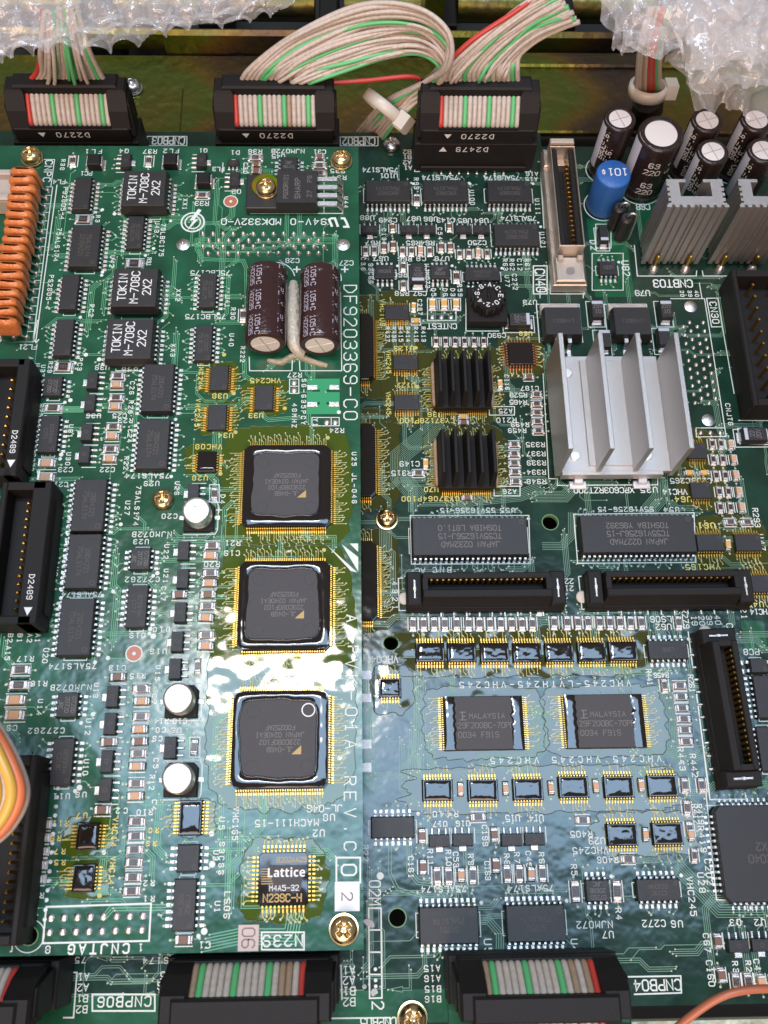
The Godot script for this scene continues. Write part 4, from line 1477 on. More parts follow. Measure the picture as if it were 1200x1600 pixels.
func lightning(B: Board, x: float, z: float, s: float) -> void:
	var q := PackedVector2Array()
	for p in [Vector2(0.35, -1.25), Vector2(-0.30, -0.1), Vector2(0.02, -0.12), Vector2(-0.5, 1.0), Vector2(0.42, -0.22), Vector2(0.1, -0.2), Vector2(0.62, -1.1)]:
		q.append(Vector2(x, z) + p * s * 0.92)
	B.silk.prism(q, B.y + 0.08, B.y + 0.1)

func slanted_mark(B: Board, x: float, z: float) -> void:
	for i in 2:
		var pts := PackedVector2Array()
		var d := x - 1.5 + i * 2.4
		var g := [Vector2(0.1, 1.3), Vector2(1.4, 1.3), Vector2(0.9, -0.2), Vector2(0.4, -1.3), Vector2(-0.5, -1.3)] if i else [Vector2(-0.3, 1.3), Vector2(-1.1, -0.9), Vector2(-0.5, -1.3), Vector2(0.4, -1.3), Vector2(1.2, 1.3)]
		for p in g: pts.append(Vector2(d, z) + p)
		B.silk.ribbon(pts, B.y + 0.075, 0.62)

func swoosh_mark(B: Board, x: float, z: float) -> void:
	for t in [[Vector2(-5.0, -3.2), Vector2(1.9, 3.4), Vector2(0.4, 3.0)], [Vector2(-1.6, -3.3), Vector2(2.1, -0.2), Vector2(2.1, 3.2)], [Vector2(0.2, -3.4), Vector2(2.1, -3.4), Vector2(2.1, -1.4)]]:
		var q := PackedVector2Array()
		for p in t: q.append(Vector2(x, z) + p)
		B.silk.prism(q, B.y + 0.075, B.y + 0.09)

func word(s: String, size: float, bold: bool, m: String) -> ArrayMesh:
	var t := TextMesh.new()
	var f := SystemFont.new()
	f.font_names = PackedStringArray(["Droid Sans"])
	f.font_weight = 700 if bold else 400
	t.font = f
	t.text = s
	t.font_size = 48
	t.pixel_size = 0.01
	t.depth = 0.02
	t.curve_step = 2.0
	var src := t.get_mesh_arrays()
	var v: PackedVector3Array = src[Mesh.ARRAY_VERTEX]
	for k in v.size():
		v[k] = v[k] * (size / 0.48 * MM)
	src[Mesh.ARRAY_VERTEX] = v
	var a := ArrayMesh.new()
	a.add_surface_from_arrays(Mesh.PRIMITIVE_TRIANGLES, src)
	a.surface_set_material(0, M[m])
	return a

func lattice_print(o: Node3D, h: float) -> void:
	var b := Mb.new()
	b.prism(PackedVector2Array([Vector2(-2.9, -2.6), Vector2(4.1, -2.4), Vector2(3.4, 2.4), Vector2(-2.6, 2.5), Vector2(-3.1, 0.5)]), h, h + 0.05)
	part(o, "printed_panel", mesh_of([b, M.chip_dry]))
	var w := part(o, "maker_print", word("Lattice", 2.3, true, "mark_white"), Vector3(0.6, h + 0.08, -1.1))
	w.rotation.x = -PI / 2
	var m := Mb.new()
	text_on(m, "M4A5-32", 0.2, 1.7, 0.0, 0.95, 0.85, 0.14, h + 0.08)
	part(o, "type_print", mesh_of([m, M.mark_white]))
	var g := Mb.new()
	text_on(g, "B202AA25", 1.6, -3.5, 0.0, 0.9, 0.75, 0.15, h + 0.09)
	text_on(g, "N239C-H", -0.1, 3.5, 0.0, 1.35, 1.1, 0.26, h + 0.09)
	for i in 7:
		g.box(-4.3, -2.9 + 0.16 * i, h + 0.05, h + 0.08, -1.9 + i * 0.45, -1.72 + i * 0.45)
	part(o, "batch_print", mesh_of([g, M.mark_gold]))
	var d := Mb.new()
	d.ring(Vector3(-3.5, h + 0.03, -3.6), 0.45, 0.6, 20)
	part(o, "pin_dot", mesh_of([d, M.mark]))

func flash_print(B: Board, x: float, z: float) -> void:
	var m := Mb.new()
	text_on(m, "MALAYSIA", 0.8, -1.5, 0.0, 1.1, 1.05, 0.14, 1.2)
	text_on(m, "29F200BC-70PFTN", 1.4, 0.6, 0.0, 1.2, 1.0, 0.14, 1.2)
	text_on(m, "0034 F91S", -1.3, 2.7, 0.0, 1.2, 1.05, 0.14, 1.2)
	m.box(-5.6, -3.9, 1.17, 1.2, -0.75, -0.55)
	m.box(-5.4, -4.0, 1.17, 1.2, -2.5, -2.3)
	m.box(-4.95, -4.7, 1.17, 1.2, -2.3, -0.75)
	m.box(-4.7, -4.1, 1.17, 1.2, -1.6, -1.4)
	part(B.node, "chip_print", mesh_of([m, M.mark]), here(B, x, z))
	var f := FastNoiseLite.new()
	f.frequency = 0.3
	for s in [-1.0, 1.0]:
		var pts := []
		for j in 25:
			for i in 9:
				var u := i / 8.0
				var v := j / 24.0
				var e := sin(PI * u)
				pts.append(Vector3(s * lerpf(9.0, 6.4 + 0.5 * f.get_noise_2d(j * 1.0, s * 9.0), u), 1.16 + 0.22 * pow(e, 0.6) * pow(sin(PI * clampf(v, 0.02, 0.98)), 0.2), lerpf(-6.0, 6.0, v)))
		var b := Mb.new()
		b.sheet(pts, 9)
		part(B.node, "varnish_bead", mesh_of([b, M.chip_wet]), here(B, x, z))

func paper_label(B: Board, x: float, z: float, w: float, l: float, s: String, rot: float, lab: String, printed: bool) -> void:
	var b := Mb.new()
	b.box(-w / 2, w / 2, 0.06, 0.16, -l / 2, l / 2, 0.02)
	var o := part(B.node, "paper_label", mesh_of([b, M.ceramic if printed else M.paper]), here(B, x, z))
	tag(o, lab)
	var m := Mb.new()
	text_on(m, s, 0, 0, rot, w * (0.6 if printed else 0.42), w * 0.5, 0.28, 0.17)
	part(o, "marking", mesh_of([m, M.mark]))

func white_header(B: Board, x: float, z: float) -> void:
	var b := Mb.new()
	b.box(-6.0, 1.6, 0.2, 5.0, -4.2, 4.2, 0.3)
	b.box(-6.0, 0.6, 5.0, 7.0, -4.2, -2.6, 0.3)
	b.box(-6.0, 1.2, 5.0, 6.0, 2.4, 4.2, 0.4)
	var o := part(B.node, "white_header", mesh_of([b, M.beige]), here(B, x, z))
	tag(o, "cream coloured plug socket at the picture edge above the orange filters")

func box_part(o: Node3D, called: String, x0: float, x1: float, y0: float, y1: float, z0: float, z1: float, ch: float, m: String) -> MeshInstance3D:
	var b := Mb.new()
	b.box(x0, x1, y0, y1, z0, z1, ch)
	return part(o, called, mesh_of([b, M[m]]))

func chassis() -> void:
	var o := Node3D.new()
	o.name = "chassis_ground"
	add_child(o)
	tag(o, "yellow passivated sheet metal chassis behind and below the boards", "", "", "structure")
	box_part(o, "floor_plate", -170, 170, -46, -44, -330, 80, 0.0, "inside")
	# ledge behind the boards, its raised lip, and the plates on it
	box_part(o, "rear_ledge", -170, 42, -14, -12, -241, -204, 0.4, "chassis")
	box_part(o, "rear_ledge", 42.2, 170, -9, -7, -238, -206.5, 0.5, "chassis")
	box_part(o, "lip", -60, 170, -12, -3.5, -244, -241.2, 1.2, "chassis")
	box_part(o, "lip", -170, -60.2, -12, -5.0, -246, -243.2, 1.2, "chassis")
	box_part(o, "cover_plate", -54, -26, -12, -10.4, -226, -207, 0.5, "chassis")
	box_part(o, "cover_plate", 38, 110, -7, -5.6, -235.4, -231, 0.6, "chassis")
	box_part(o, "upright", 21, 27, -30, 18, -262, -246, 0.8, "chassis")
	box_part(o, "rear_wall", -170, 170, -44, 30, -322, -320, 0.0, "inside")
	for i in 6:
		var t := Mb.new()
		t.tube(PackedVector3Array([Vector3(-118 + i * 38.0, -20, -272), Vector3(-90 + i * 38.0, -20, -272)]), 5.5, 16)
		part(o, "spacer_tube", mesh_of([t, M.chassis]))
		box_part(o, "rib", -88 + i * 38.0, -82 + i * 38.0, -44, -8, -290, -250, 0.5, "black")
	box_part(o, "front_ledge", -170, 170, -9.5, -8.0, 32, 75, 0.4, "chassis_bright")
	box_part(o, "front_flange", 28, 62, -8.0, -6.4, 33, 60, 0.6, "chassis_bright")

func regulator_washer(x: float, y: float, z: float) -> void:
	var w := Mb.new()
	w.lathe([[3.5, 0.0], [3.6, 0.15], [3.5, 0.32], [2.0, 0.36]], 40)
	var o := part(self, "washer", mesh_of([w, M.washer]), Vector3(x, y, z))
	tag(o, "wide iridescent green washer under the regulator's screw", "washer")

func socket_block(B: Board, x: float, z: float, text: String, printed: bool) -> void:
	var b := Mb.new()
	b.box(-17.0, 17.0, 0.2, 10.5, -4.6, 4.4, 0.25)
	b.box(-15.0, 15.0, 0.2, 2.2, 4.4, 5.2, 0.3)
	var o := part(B.node, "cable_socket", mesh_of([b, M.black]), here(B, x, z))
	if text:
		var src := Mb.new()
		text_on(src, text, 0, 0, 180.0, 1.6, 1.9, 0.24, 0.0)
		var m := Mb.new()
		for i in src.v.size():
			m.v.append(Vector3(src.v[i].x - 1.0, -src.v[i].z + 8.4, 4.44))
			m.n.append(Vector3(0, 0, 1))
		m.flat(Vector3(-10.2, 7.6, 4.44), Vector3(-8.0, 7.6, 4.44), Vector3(-9.1, 9.4, 4.44), Vector3(0, 0, 1))
		part(o, "marking", mesh_of([m, M.mark_white]))
	var p := Mb.new()
	for i in 8:
		var cx := -9.0 + i * 2.54
		p.lathe([[0.0, 0.0], [0.0, 0.0]], 3)
		p.box(cx - 0.3, cx + 0.3, 0.1, 0.9, 5.2, 6.3, 0.25)
	part(o, "solder_tails", mesh_of([p, M.tin]), Vector3.ZERO, 0.0, "stuff")

func cable_tie(at: Vector3, dir: Vector3, r: float, lab: String) -> void:
	var o := thing("cable_tie", lab, "cable tie", at)
	var d := dir.normalized()
	var s := d.cross(Vector3.UP).normalized()
	var basis_ := Basis(s, d, s.cross(d).normalized())
	var b := Mb.new()
	b.t.basis = basis_
	b.lathe([[r, -1.7], [r + 0.9, -1.5, 1], [r + 1.0, 0.0, 1], [r + 0.9, 1.5, 1], [r, 1.7], [r, -1.7]], 36)
	part(o, "strap", mesh_of([b, M.nylon]))
	var h := Mb.new()
	h.t.basis = basis_
	h.box(-r - 3.6, -r - 0.2, -2.4, 2.4, -2.2, 2.2, 0.5)
	part(o, "head", mesh_of([h, M.nylon]))

func paint_dab(B: Board, x: float, z: float, l: float, w: float, turn_: float) -> void:
	var p := PackedVector2Array()
	for k in 20:
		var a := TAU * k / 20
		p.append(Vector2(cos(a) * l * 0.5 * (1.0 + 0.12 * sin(a * 3.0)), sin(a) * w * 0.5).rotated(turn_))
	var b := Mb.new()
	b.prism(p, 0.09, 0.2, 0.05)
	part(B.node, "paint_dab", mesh_of([b, M.paint_dab]), here(B, x, z))

func pour(B: Board, x0: float, x1: float, z0: float, z1: float) -> void:
	var b := Mb.new()
	b.box((x0 - x1) / 2, (x1 - x0) / 2, -0.02, 0.01, (z0 - z1) / 2, (z1 - z0) / 2)
	part(B.node, "copper_area", mesh_of([b, M.pour_main]), here(B, (x0 + x1) / 2, (z0 + z1) / 2))

func standoff(B: Board, x: float, z: float) -> void:
	var b := Mb.new()
	b.lathe([[2.6, 0.02], [2.6, UPPER - THICK - 0.02]], 6)
	part(B.node, "standoff", mesh_of([b, M.steel]), Vector3(x, 0, z) - B.node.position / MM)

func _ready() -> void:
	var cam := Camera3D.new()
	cam.name = "camera"
	cam.transform = Transform3D(Basis(Vector3(0.999649, 0.021986, 0.014811), Vector3(0.006205, 0.349105, -0.937063), Vector3(-0.025773, 0.936826, 0.348846)).orthonormalized(), Vector3(0, 0.21968, 0))
	cam.fov = 56.7768
	cam.near = 0.01
	cam.far = 20.0
	add_child(cam)
	var env := Environment.new()
	env.background_mode = Environment.BG_COLOR
	env.background_color = lin(0.20, 0.172, 0.162)
	env.tonemap_mode = Environment.TONE_MAPPER_LINEAR
	env.tonemap_exposure = 1.42
	env.sdfgi_enabled = true
	env.ssao_enabled = true
	env.ssil_enabled = true
	var we := WorldEnvironment.new()
	we.name = "environment"
	we.environment = env
	add_child(we)
	# a phone lens, focused on the boards
	var lens := CameraAttributesPhysical.new()
	lens.frustum_focal_length = 22.2043
	lens.exposure_aperture = 24.0
	lens.frustum_focus_distance = 0.228
	cam.attributes = lens
	# the pale overhead window over the bench with its brighter middle, and the warm room lamp
	overhead(Vector3(60, 1200, -140), Vector3(60, 0, -140), Vector2(950, 300), 2.7, Color(0.72, 0.86, 1.0))
	overhead(Vector3(-130, 1195, -268), Vector3(-130, 0, -268), Vector2(240, 84), 13.0, Color(1.0, 0.98, 0.95))
	overhead(Vector3(-200, 900, 950), Vector3(0, 0, -80), Vector2(900, 900), 1.75, Color(1.0, 0.87, 0.80))
	materials()
	chassis()
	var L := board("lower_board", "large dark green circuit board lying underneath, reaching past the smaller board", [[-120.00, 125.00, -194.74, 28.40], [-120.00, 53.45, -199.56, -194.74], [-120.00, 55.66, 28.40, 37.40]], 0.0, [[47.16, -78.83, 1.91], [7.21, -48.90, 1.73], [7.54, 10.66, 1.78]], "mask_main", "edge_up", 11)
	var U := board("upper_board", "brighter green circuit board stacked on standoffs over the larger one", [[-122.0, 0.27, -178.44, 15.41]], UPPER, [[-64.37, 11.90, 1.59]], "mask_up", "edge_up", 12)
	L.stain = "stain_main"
	upper_parts(U)
	upper_parts_south(U)
	upper_print(U)
	lower_parts_north(L)
	lower_parts_south(L)
	lower_print(L)
	finish(U, "trace_up")
	finish(L, "trace_main")
	loose_things(L, U)

func upper_parts(U: Board) -> void:
	chip_part(U, "res", -74.19, -173.41, 90.0, 3.0, 1.6)
	chip_part(U, "res", -54.50, -173.49, 90.0, 3.0, 1.6)
	power_inductor(U, -68.13, -172.03, 0.0)
	power_inductor(U, -48.54, -172.37, 0.0)
	tab_transistor(U, -60.24, -172.59, 180.0)
	two_row(U, "logic_chip", -70.31, -161.77, 0.0, "opto16")
	two_row(U, "logic_chip", -67.97, -145.64, 0.0, "wide20", "75ALS174|22704221", -90.0)
	two_row(U, "logic_chip", -56.00, -150.10, 0.0, "so16", "SC1233T|75LBC175", -90.0)
	two_row(U, "transformer", -54.02, -161.35, 0.0, "transformer", "TOKIN|M-708C|2X2", 90.0, "black transformer block next to the round lightning emblem")
	two_row(U, "transformer", -54.11, -131.97, 0.0, "transformer", "TOKIN|M-708C|2X2", 90.0, "black transformer block, middle one of three")
	chip_part(U, "res", -69.74, -154.95, 0.0, 3.6, 2.2)
	chip_part(U, "res", -55.87, -141.59, 0.0, 3.8, 2.4)
	two_row(U, "logic_chip", -70.59, -132.34, 0.0, "opto16")
	tab_transistor(U, -40.67, -172.88, 180.0)
	tab_transistor(U, -31.82, -166.77, 180.0)
	power_inductor(U, -39.64, -166.24, 0.0)
	chip_part(U, "res", -40.06, -162.47, 0.0, 3.0, 1.6)
	chip_part(U, "res", -26.77, -174.55, 0.0, 3.0, 1.6)
	chip_part(U, "res", -9.97, -172.02, 0.0, 3.0, 1.6)
	chip_part(U, "res", -9.95, -169.54, 0.0, 3.0, 1.6)
	chip_part(U, "brown", -9.91, -174.62, 0.0, 2.0, 1.4)
	chip_part(U, "brown", -26.44, -172.06, 0.0, 2.0, 1.4, false)
	chip_part(U, "brown", -26.37, -169.84, 0.0, 2.2, 1.8, false)
	tab_transistor(U, -32.47, -172.40, 270.0, true)
	two_row(U, "logic_chip", -17.86, -171.25, 0.0, "so8", "072B|JRC", 180.0)
	flat_regulator(U, -15.43, -161.81)
	two_row(U, "logic_chip", -37.00, -133.15, 0.0, "so16", "SC1233T|75LBC175", -90.0)
	two_row(U, "logic_chip", -37.25, -118.31, 0.0, "so16", "SC1233T|75LBC175", -90.0)
	chip_part(U, "res", -28.19, -126.78, 90.0, 3.0, 1.6)
	solder(U, -44.11, -147.54, 1.75, 0.5)
	solder(U, -44.11, -147.54, 0.6, 1.1)
	solder(U, -3.73, -147.50, 1.75, 0.5)
	solder(U, -3.73, -147.50, 0.6, 1.1)
	solder(U, -39.25, -150.70, 0.69, 0.9)
	solder(U, -36.70, -150.70, 0.69, 0.9)
	solder(U, -34.16, -150.71, 0.69, 0.9)
	solder(U, -31.61, -150.71, 0.69, 0.9)
	solder(U, -29.06, -150.71, 0.69, 0.9)
	solder(U, -26.51, -150.72, 0.69, 0.9)
	solder(U, -23.96, -150.72, 0.69, 0.9)
	solder(U, -21.41, -150.73, 0.69, 0.9)
	solder(U, -18.85, -150.73, 0.69, 0.9)
	solder(U, -16.30, -150.74, 0.69, 0.9)
	solder(U, -13.74, -150.74, 0.69, 0.9)
	solder(U, -11.18, -150.74, 0.69, 0.9)
	solder(U, -8.62, -150.75, 0.69, 0.9)
	solder(U, -37.69, -148.66, 0.69, 0.9)
	solder(U, -35.18, -148.67, 0.69, 0.9)
	solder(U, -32.66, -148.67, 0.69, 0.9)
	solder(U, -30.14, -148.67, 0.69, 0.9)
	solder(U, -27.62, -148.68, 0.69, 0.9)
	solder(U, -25.10, -148.68, 0.69, 0.9)
	solder(U, -22.58, -148.68, 0.69, 0.9)
	solder(U, -20.05, -148.69, 0.69, 0.9)
	solder(U, -17.53, -148.69, 0.69, 0.9)
	solder(U, -15.00, -148.69, 0.69, 0.9)
	solder(U, -12.47, -148.70, 0.69, 0.9)
	solder(U, -9.94, -148.70, 0.69, 0.9)
	solder(U, -39.05, -146.83, 0.68, 0.9)
	solder(U, -36.52, -146.83, 0.68, 0.9)
	solder(U, -33.99, -146.83, 0.68, 0.9)
	solder(U, -31.45, -146.84, 0.68, 0.9)
	solder(U, -28.92, -146.84, 0.69, 0.9)
	solder(U, -26.38, -146.84, 0.69, 0.9)
	solder(U, -23.84, -146.85, 0.69, 0.9)
	solder(U, -21.31, -146.85, 0.69, 0.9)
	solder(U, -18.77, -146.85, 0.69, 0.9)
	solder(U, -16.22, -146.85, 0.69, 0.9)
	solder(U, -13.68, -146.86, 0.69, 0.9)
	solder(U, -11.14, -146.86, 0.69, 0.9)
	solder(U, -8.59, -146.86, 0.69, 0.9)
	solder(U, -37.66, -144.81, 0.68, 0.9)
	solder(U, -35.14, -144.82, 0.68, 0.9)
	solder(U, -32.63, -144.82, 0.68, 0.9)
	solder(U, -30.11, -144.82, 0.68, 0.9)
	solder(U, -27.59, -144.82, 0.68, 0.9)
	solder(U, -25.07, -144.83, 0.68, 0.9)
	solder(U, -22.54, -144.83, 0.68, 0.9)
	solder(U, -20.02, -144.83, 0.68, 0.9)
	solder(U, -17.49, -144.83, 0.68, 0.9)
	solder(U, -14.97, -144.84, 0.69, 0.9)
	solder(U, -12.44, -144.84, 0.69, 0.9)
	solder(U, -9.91, -144.84, 0.69, 0.9)
	U.copper.ring(Vector3(-32.70, U.y + 0.08, -160.74), 0.49, 1.64, 32)
	U.silk.ring(Vector3(-32.70, U.y + 0.08, -160.74), 1.64, 1.89, 32)
	U.silk.disc(Vector3(-32.70, U.y + 0.08, -160.74), 0.41, 16)
	lying_capacitor(U, -22.01, -125.66, 4.9, 20.4, "brown sleeved capacitor lying beside the glue bead, nearer the small logic chips")
	lying_capacitor(U, -9.17, -125.29, 4.9, 20.4, "brown sleeved capacitor lying along the edge of the upper board")
	glue_bead(U, [Vector3(-15.98, 1.5, -135.25), Vector3(-15.90, 2.5, -126.58), Vector3(-15.32, 2.0, -118.02), Vector3(-12.67, 0.4, -115.62)], 1.9, "glue_pale")
	glue_bead(U, [Vector3(-21.94, 0.0, -114.29), Vector3(-18.55, 0.0, -113.76), Vector3(-15.20, 0.0, -115.50), Vector3(-10.85, 0.0, -113.74), Vector3(-7.46, 0.0, -112.68)], 0.85)
	two_row(U, "logic_chip", -70.62, -119.67, 0.0, "opto16")
	two_row(U, "transformer", -54.30, -117.77, 0.0, "transformer", "TOKIN|M-708C|2X2", 90.0, "black transformer block standing over a logic chip with a white R28 label")
	chip_part(U, "res", -70.43, -112.47, 0.0, 3.8, 2.4)
	two_row(U, "logic_chip", -72.01, -106.67, 0.0, "so8", "2072D|072B0", -90.0)
	tab_transistor(U, -62.98, -108.19, 0.0)
	tab_transistor(U, -63.01, -102.42, 0.0)
	tab_transistor(U, -63.04, -94.86, 0.0)
	tab_transistor(U, -63.06, -89.21, 0.0)
	chip_part(U, "res", -57.34, -109.99, 0.0, 2.9, 1.5)
	chip_part(U, "res", -57.24, -104.20, 0.0, 2.9, 1.5)
	chip_part(U, "res", -57.24, -96.62, 0.0, 2.9, 1.5)
	chip_part(U, "res", -57.42, -90.91, 0.0, 2.9, 1.5)
	chip_part(U, "tan", -57.33, -107.51, 0.0, 2.7, 1.5)
	chip_part(U, "tan", -57.29, -101.72, 0.0, 2.7, 1.5)
	chip_part(U, "tan", -57.32, -94.08, 0.0, 2.7, 1.5)
	chip_part(U, "tan", -57.38, -88.37, 0.0, 2.7, 1.5)
	chip_part(U, "res", -71.73, -101.53, 0.0, 3.6, 1.7)
	two_row(U, "logic_chip", -71.62, -94.32, 0.0, "so14", "0233NH4|C272", -90.0)
	chip_part(U, "tan", -71.67, -87.29, 0.0, 3.6, 1.9)
	chip_part(U, "tan", -71.47, -83.80, 0.0, 3.6, 1.9)
	two_row(U, "logic_chip", -47.24, -105.88, 0.0, "wide20", "28D4221|75ALS174", -90.0)
	two_row(U, "logic_chip", -47.35, -91.37, 0.0, "wide20", "28D4221|75ALS174", -90.0)
	two_row(U, "logic_chip", -60.53, -76.41, 0.0, "wide20", "28D4221|75ALS174", -90.0)
	two_row(U, "logic_chip", -60.53, -63.29, 0.0, "wide20", "28D4221|75ALS174", -90.0)
	two_row(U, "logic_chip", -60.76, -48.63, 0.0, "wide20", "28D4221|75ALS174", -90.0)
	two_row(U, "logic_chip", -48.34, -63.97, 0.0, "so8", "0728D|2072D|JRC", -90.0)
	two_row(U, "logic_chip", -48.26, -53.17, 0.0, "so14", "0233NH4|C272", -90.0)
	tab_transistor(U, -39.06, -65.81, 0.0)
	tab_transistor(U, -38.85, -59.37, 0.0)
	tab_transistor(U, -38.92, -51.82, 0.0)
	tab_transistor(U, -39.22, -45.40, 0.0)
	tab_transistor(U, -39.30, -39.55, 0.0)
	chip_part(U, "brown", -39.50, -55.90, 0.0, 2.7, 1.5)
	U.copper.ring(Vector3(-48.43, U.y + 0.08, -43.12), 0.41, 1.57, 32)
	U.silk.ring(Vector3(-48.43, U.y + 0.08, -43.12), 1.57, 1.84, 32)
	U.silk.disc(Vector3(-48.43, U.y + 0.08, -43.12), 0.44, 16)
	chip_part(U, "res", -72.06, -39.84, 0.0, 3.4, 1.7)
	chip_part(U, "res", -71.84, -36.62, 0.0, 3.4, 1.7)
	chip_part(U, "brown", -51.39, -38.02, 0.0, 2.7, 1.5)
	chip_part(U, "res", -46.33, -35.60, 0.0, 2.8, 1.5)
	tab_transistor(U, -37.60, -79.59, 0.0)
	two_row(U, "logic_chip", -33.14, -109.01, 0.0, "fine20")
	two_row(U, "logic_chip", -33.15, -98.68, 0.0, "fine20")
	two_row(U, "logic_chip", -22.37, -103.79, 0.0, "fine20")
	two_row(U, "logic_chip", -35.00, -87.41, 0.0, "fine14wet")
	chip_part(U, "res", -32.97, -79.64, 90.0, 2.6, 1.5, false)
	outline(U, 0.22, [-34.25, -82.01, -32.06, -82.00, -31.86, -77.60, -34.03, -77.62, -34.25, -82.01])
	solder(U, -15.45, -108.29, 0.76, 0.35)
	solder(U, -15.41, -106.27, 0.76, 0.35)
	solder(U, -7.59, -97.77, 0.75, 0.35)
	solder(U, -5.60, -97.76, 0.75, 0.35)
	outline(U, 0.2, [-16.53, -109.15, -14.32, -109.14, -14.26, -105.29, -16.46, -105.30, -16.53, -109.15])
	outline(U, 0.2, [-16.50, -107.22, -14.29, -107.21])
	outline(U, 0.2, [-11.07, -98.95, -4.66, -98.92, -4.66, -96.76, -11.04, -96.78, -11.07, -98.95])
	outline(U, 0.2, [-6.55, -98.93, -6.54, -96.76])
	part(U.node, "copper_patch", oscillator_pads(), here(U, -8.47, -104.63))
	can_capacitor(U, -36.03, -73.93, "silver can capacitor printed 33 beside the topmost large square chip", "33|28V")

func upper_parts_south(U: Board) -> void:
	chip_part(U, "res", -32.92, -67.26, 0.0, 2.8, 1.5)
	chip_part(U, "tan", -33.15, -64.83, 0.0, 2.8, 1.5)
	chip_part(U, "res", -32.96, -60.87, 0.0, 2.8, 1.5)
	chip_part(U, "tan", -33.12, -58.49, 0.0, 2.8, 1.5)
	chip_part(U, "brown", -33.24, -55.88, 0.0, 2.8, 1.5)
	chip_part(U, "res", -33.29, -53.36, 0.0, 2.8, 1.5)
	chip_part(U, "tan", -33.50, -50.75, 0.0, 2.8, 1.5)
	chip_part(U, "res", -33.24, -46.94, 0.0, 2.8, 1.5)
	chip_part(U, "tan", -33.18, -44.49, 0.0, 2.8, 1.5)
	chip_part(U, "res", -34.66, -40.23, 90.0, 2.4, 1.3, false)
	var q0 := four_row(U, "square_chip", -16.47, -81.09, 0.0, 20.0, 2.2, 36, 0.5, "gold", "chip_wet", "large square varnished chip, topmost of three, beside the printed U25")
	dry_patch(q0, 15.2, 2.2, 3, "JL-046B|223C080F102|JAPAN 0240EAI|F00252AF")
	coat(U, -16.65, -81.98, 15.00, 15.00, 1, 5.0)
	var q1 := four_row(U, "square_chip", -16.51, -53.15, 0.0, 20.0, 2.2, 36, 0.5, "gold", "chip_wet", "large square varnished chip between the other two of its size")
	dry_patch(q1, 15.6, 2.2, 4, "JL-046B|223C080F102|JAPAN 0240EAI|F00252AF")
	var q2 := four_row(U, "square_chip", -16.67, -24.65, 0.0, 20.0, 2.2, 36, 0.5, "gold", "chip_wet", "large square varnished chip with a bright round ring in one corner")
	dry_patch(q2, 15.6, 2.2, 5, "JL-046B|223C080F102|JAPAN 0240EAI|F00252AF", true)
	coat(U, -16.71, -39.38, 15.81, 29.12, 2, 5.0)
	var q3 := four_row(U, "square_chip", -15.47, 2.28, 0.0, 10.0, 1.4, 11, 0.8, "gold", "chip_wet", "small square chip with a grey printed panel and gold pins all round")
	lattice_print(q3, 1.4)
	coat(U, -15.39, 2.48, 8.85, 8.09, 3, 3.5)
	chip_part(U, "res", -72.11, -36.62, 0.0, 3.4, 1.7)
	chip_part(U, "tan", -72.30, -33.44, 0.0, 3.6, 1.9)
	chip_part(U, "tan", -72.09, -30.30, 0.0, 3.6, 1.9)
	two_row(U, "logic_chip", -61.05, -32.15, 0.0, "so8", "0728D|2072D|JRC", -90.0)
	two_row(U, "logic_chip", -60.96, -20.66, 0.0, "so14", "0233NH4|C219C", -90.0)
	tab_transistor(U, -51.99, -33.83, 0.0)
	tab_transistor(U, -52.01, -28.23, 0.0)
	tab_transistor(U, -52.01, -20.66, 0.0)
	tab_transistor(U, -51.84, -15.00, 0.0)
	tab_transistor(U, -39.27, -23.22, 0.0)
	chip_part(U, "brown", -52.08, -24.58, 0.0, 2.8, 1.6)
	chip_part(U, "brown", -52.22, -11.19, 0.0, 2.8, 1.6)
	chip_part(U, "res", -45.99, -35.46, 0.0, 2.7, 1.5)
	chip_part(U, "tan", -45.97, -32.91, 0.0, 2.7, 1.5)
	chip_part(U, "res", -45.90, -29.73, 0.0, 2.7, 1.5)
	chip_part(U, "tan", -45.97, -27.10, 0.0, 2.7, 1.5)
	chip_part(U, "brown", -45.84, -24.60, 0.0, 2.7, 1.5)
	chip_part(U, "res", -45.93, -22.18, 0.0, 2.7, 1.5)
	chip_part(U, "tan", -45.96, -19.62, 0.0, 2.7, 1.5)
	chip_part(U, "res", -45.87, -16.30, 0.0, 2.7, 1.5)
	chip_part(U, "tan", -45.84, -13.80, 0.0, 2.7, 1.5)
	chip_part(U, "res", -45.15, -8.85, 0.0, 2.7, 1.5)
	chip_part(U, "res", -45.16, -6.11, 0.0, 2.7, 1.5)
	chip_part(U, "res", -45.22, -3.55, 0.0, 2.7, 1.5)
	chip_part(U, "res", -45.19, -1.16, 0.0, 2.7, 1.5)
	chip_part(U, "res", -64.02, -8.60, 0.0, 2.7, 1.6)
	chip_part(U, "res", -63.96, -6.08, 0.0, 2.7, 1.6)
	chip_part(U, "res", -63.99, -3.52, 0.0, 2.7, 1.6)
	chip_part(U, "res", -64.02, -0.90, 0.0, 2.7, 1.6)
	two_row(U, "logic_chip", -54.62, -6.23, 0.0, "fine14wet")
	coat(U, -54.45, -6.26, 5.25, 3.92, 4, 4.0)
	can_capacitor(U, -37.55, -32.75, "silver can capacitor next to the middle large square chip, upper of the two bright ones")
	can_capacitor(U, -36.75, -16.88, "silver can capacitor above the small glossy chip with gold pins, lower of the two bright ones")
	two_row(U, "logic_chip", -54.66, 1.59, 0.0, "fine14wet")
	coat(U, -54.67, 1.51, 5.17, 3.96, 5, 4.0)
	chip_part(U, "res", -64.04, 1.66, 0.0, 2.7, 1.6)
	chip_part(U, "res", -45.14, 1.56, 0.0, 2.7, 1.5)
	chip_part(U, "res", -45.20, 4.08, 0.0, 2.7, 1.5)
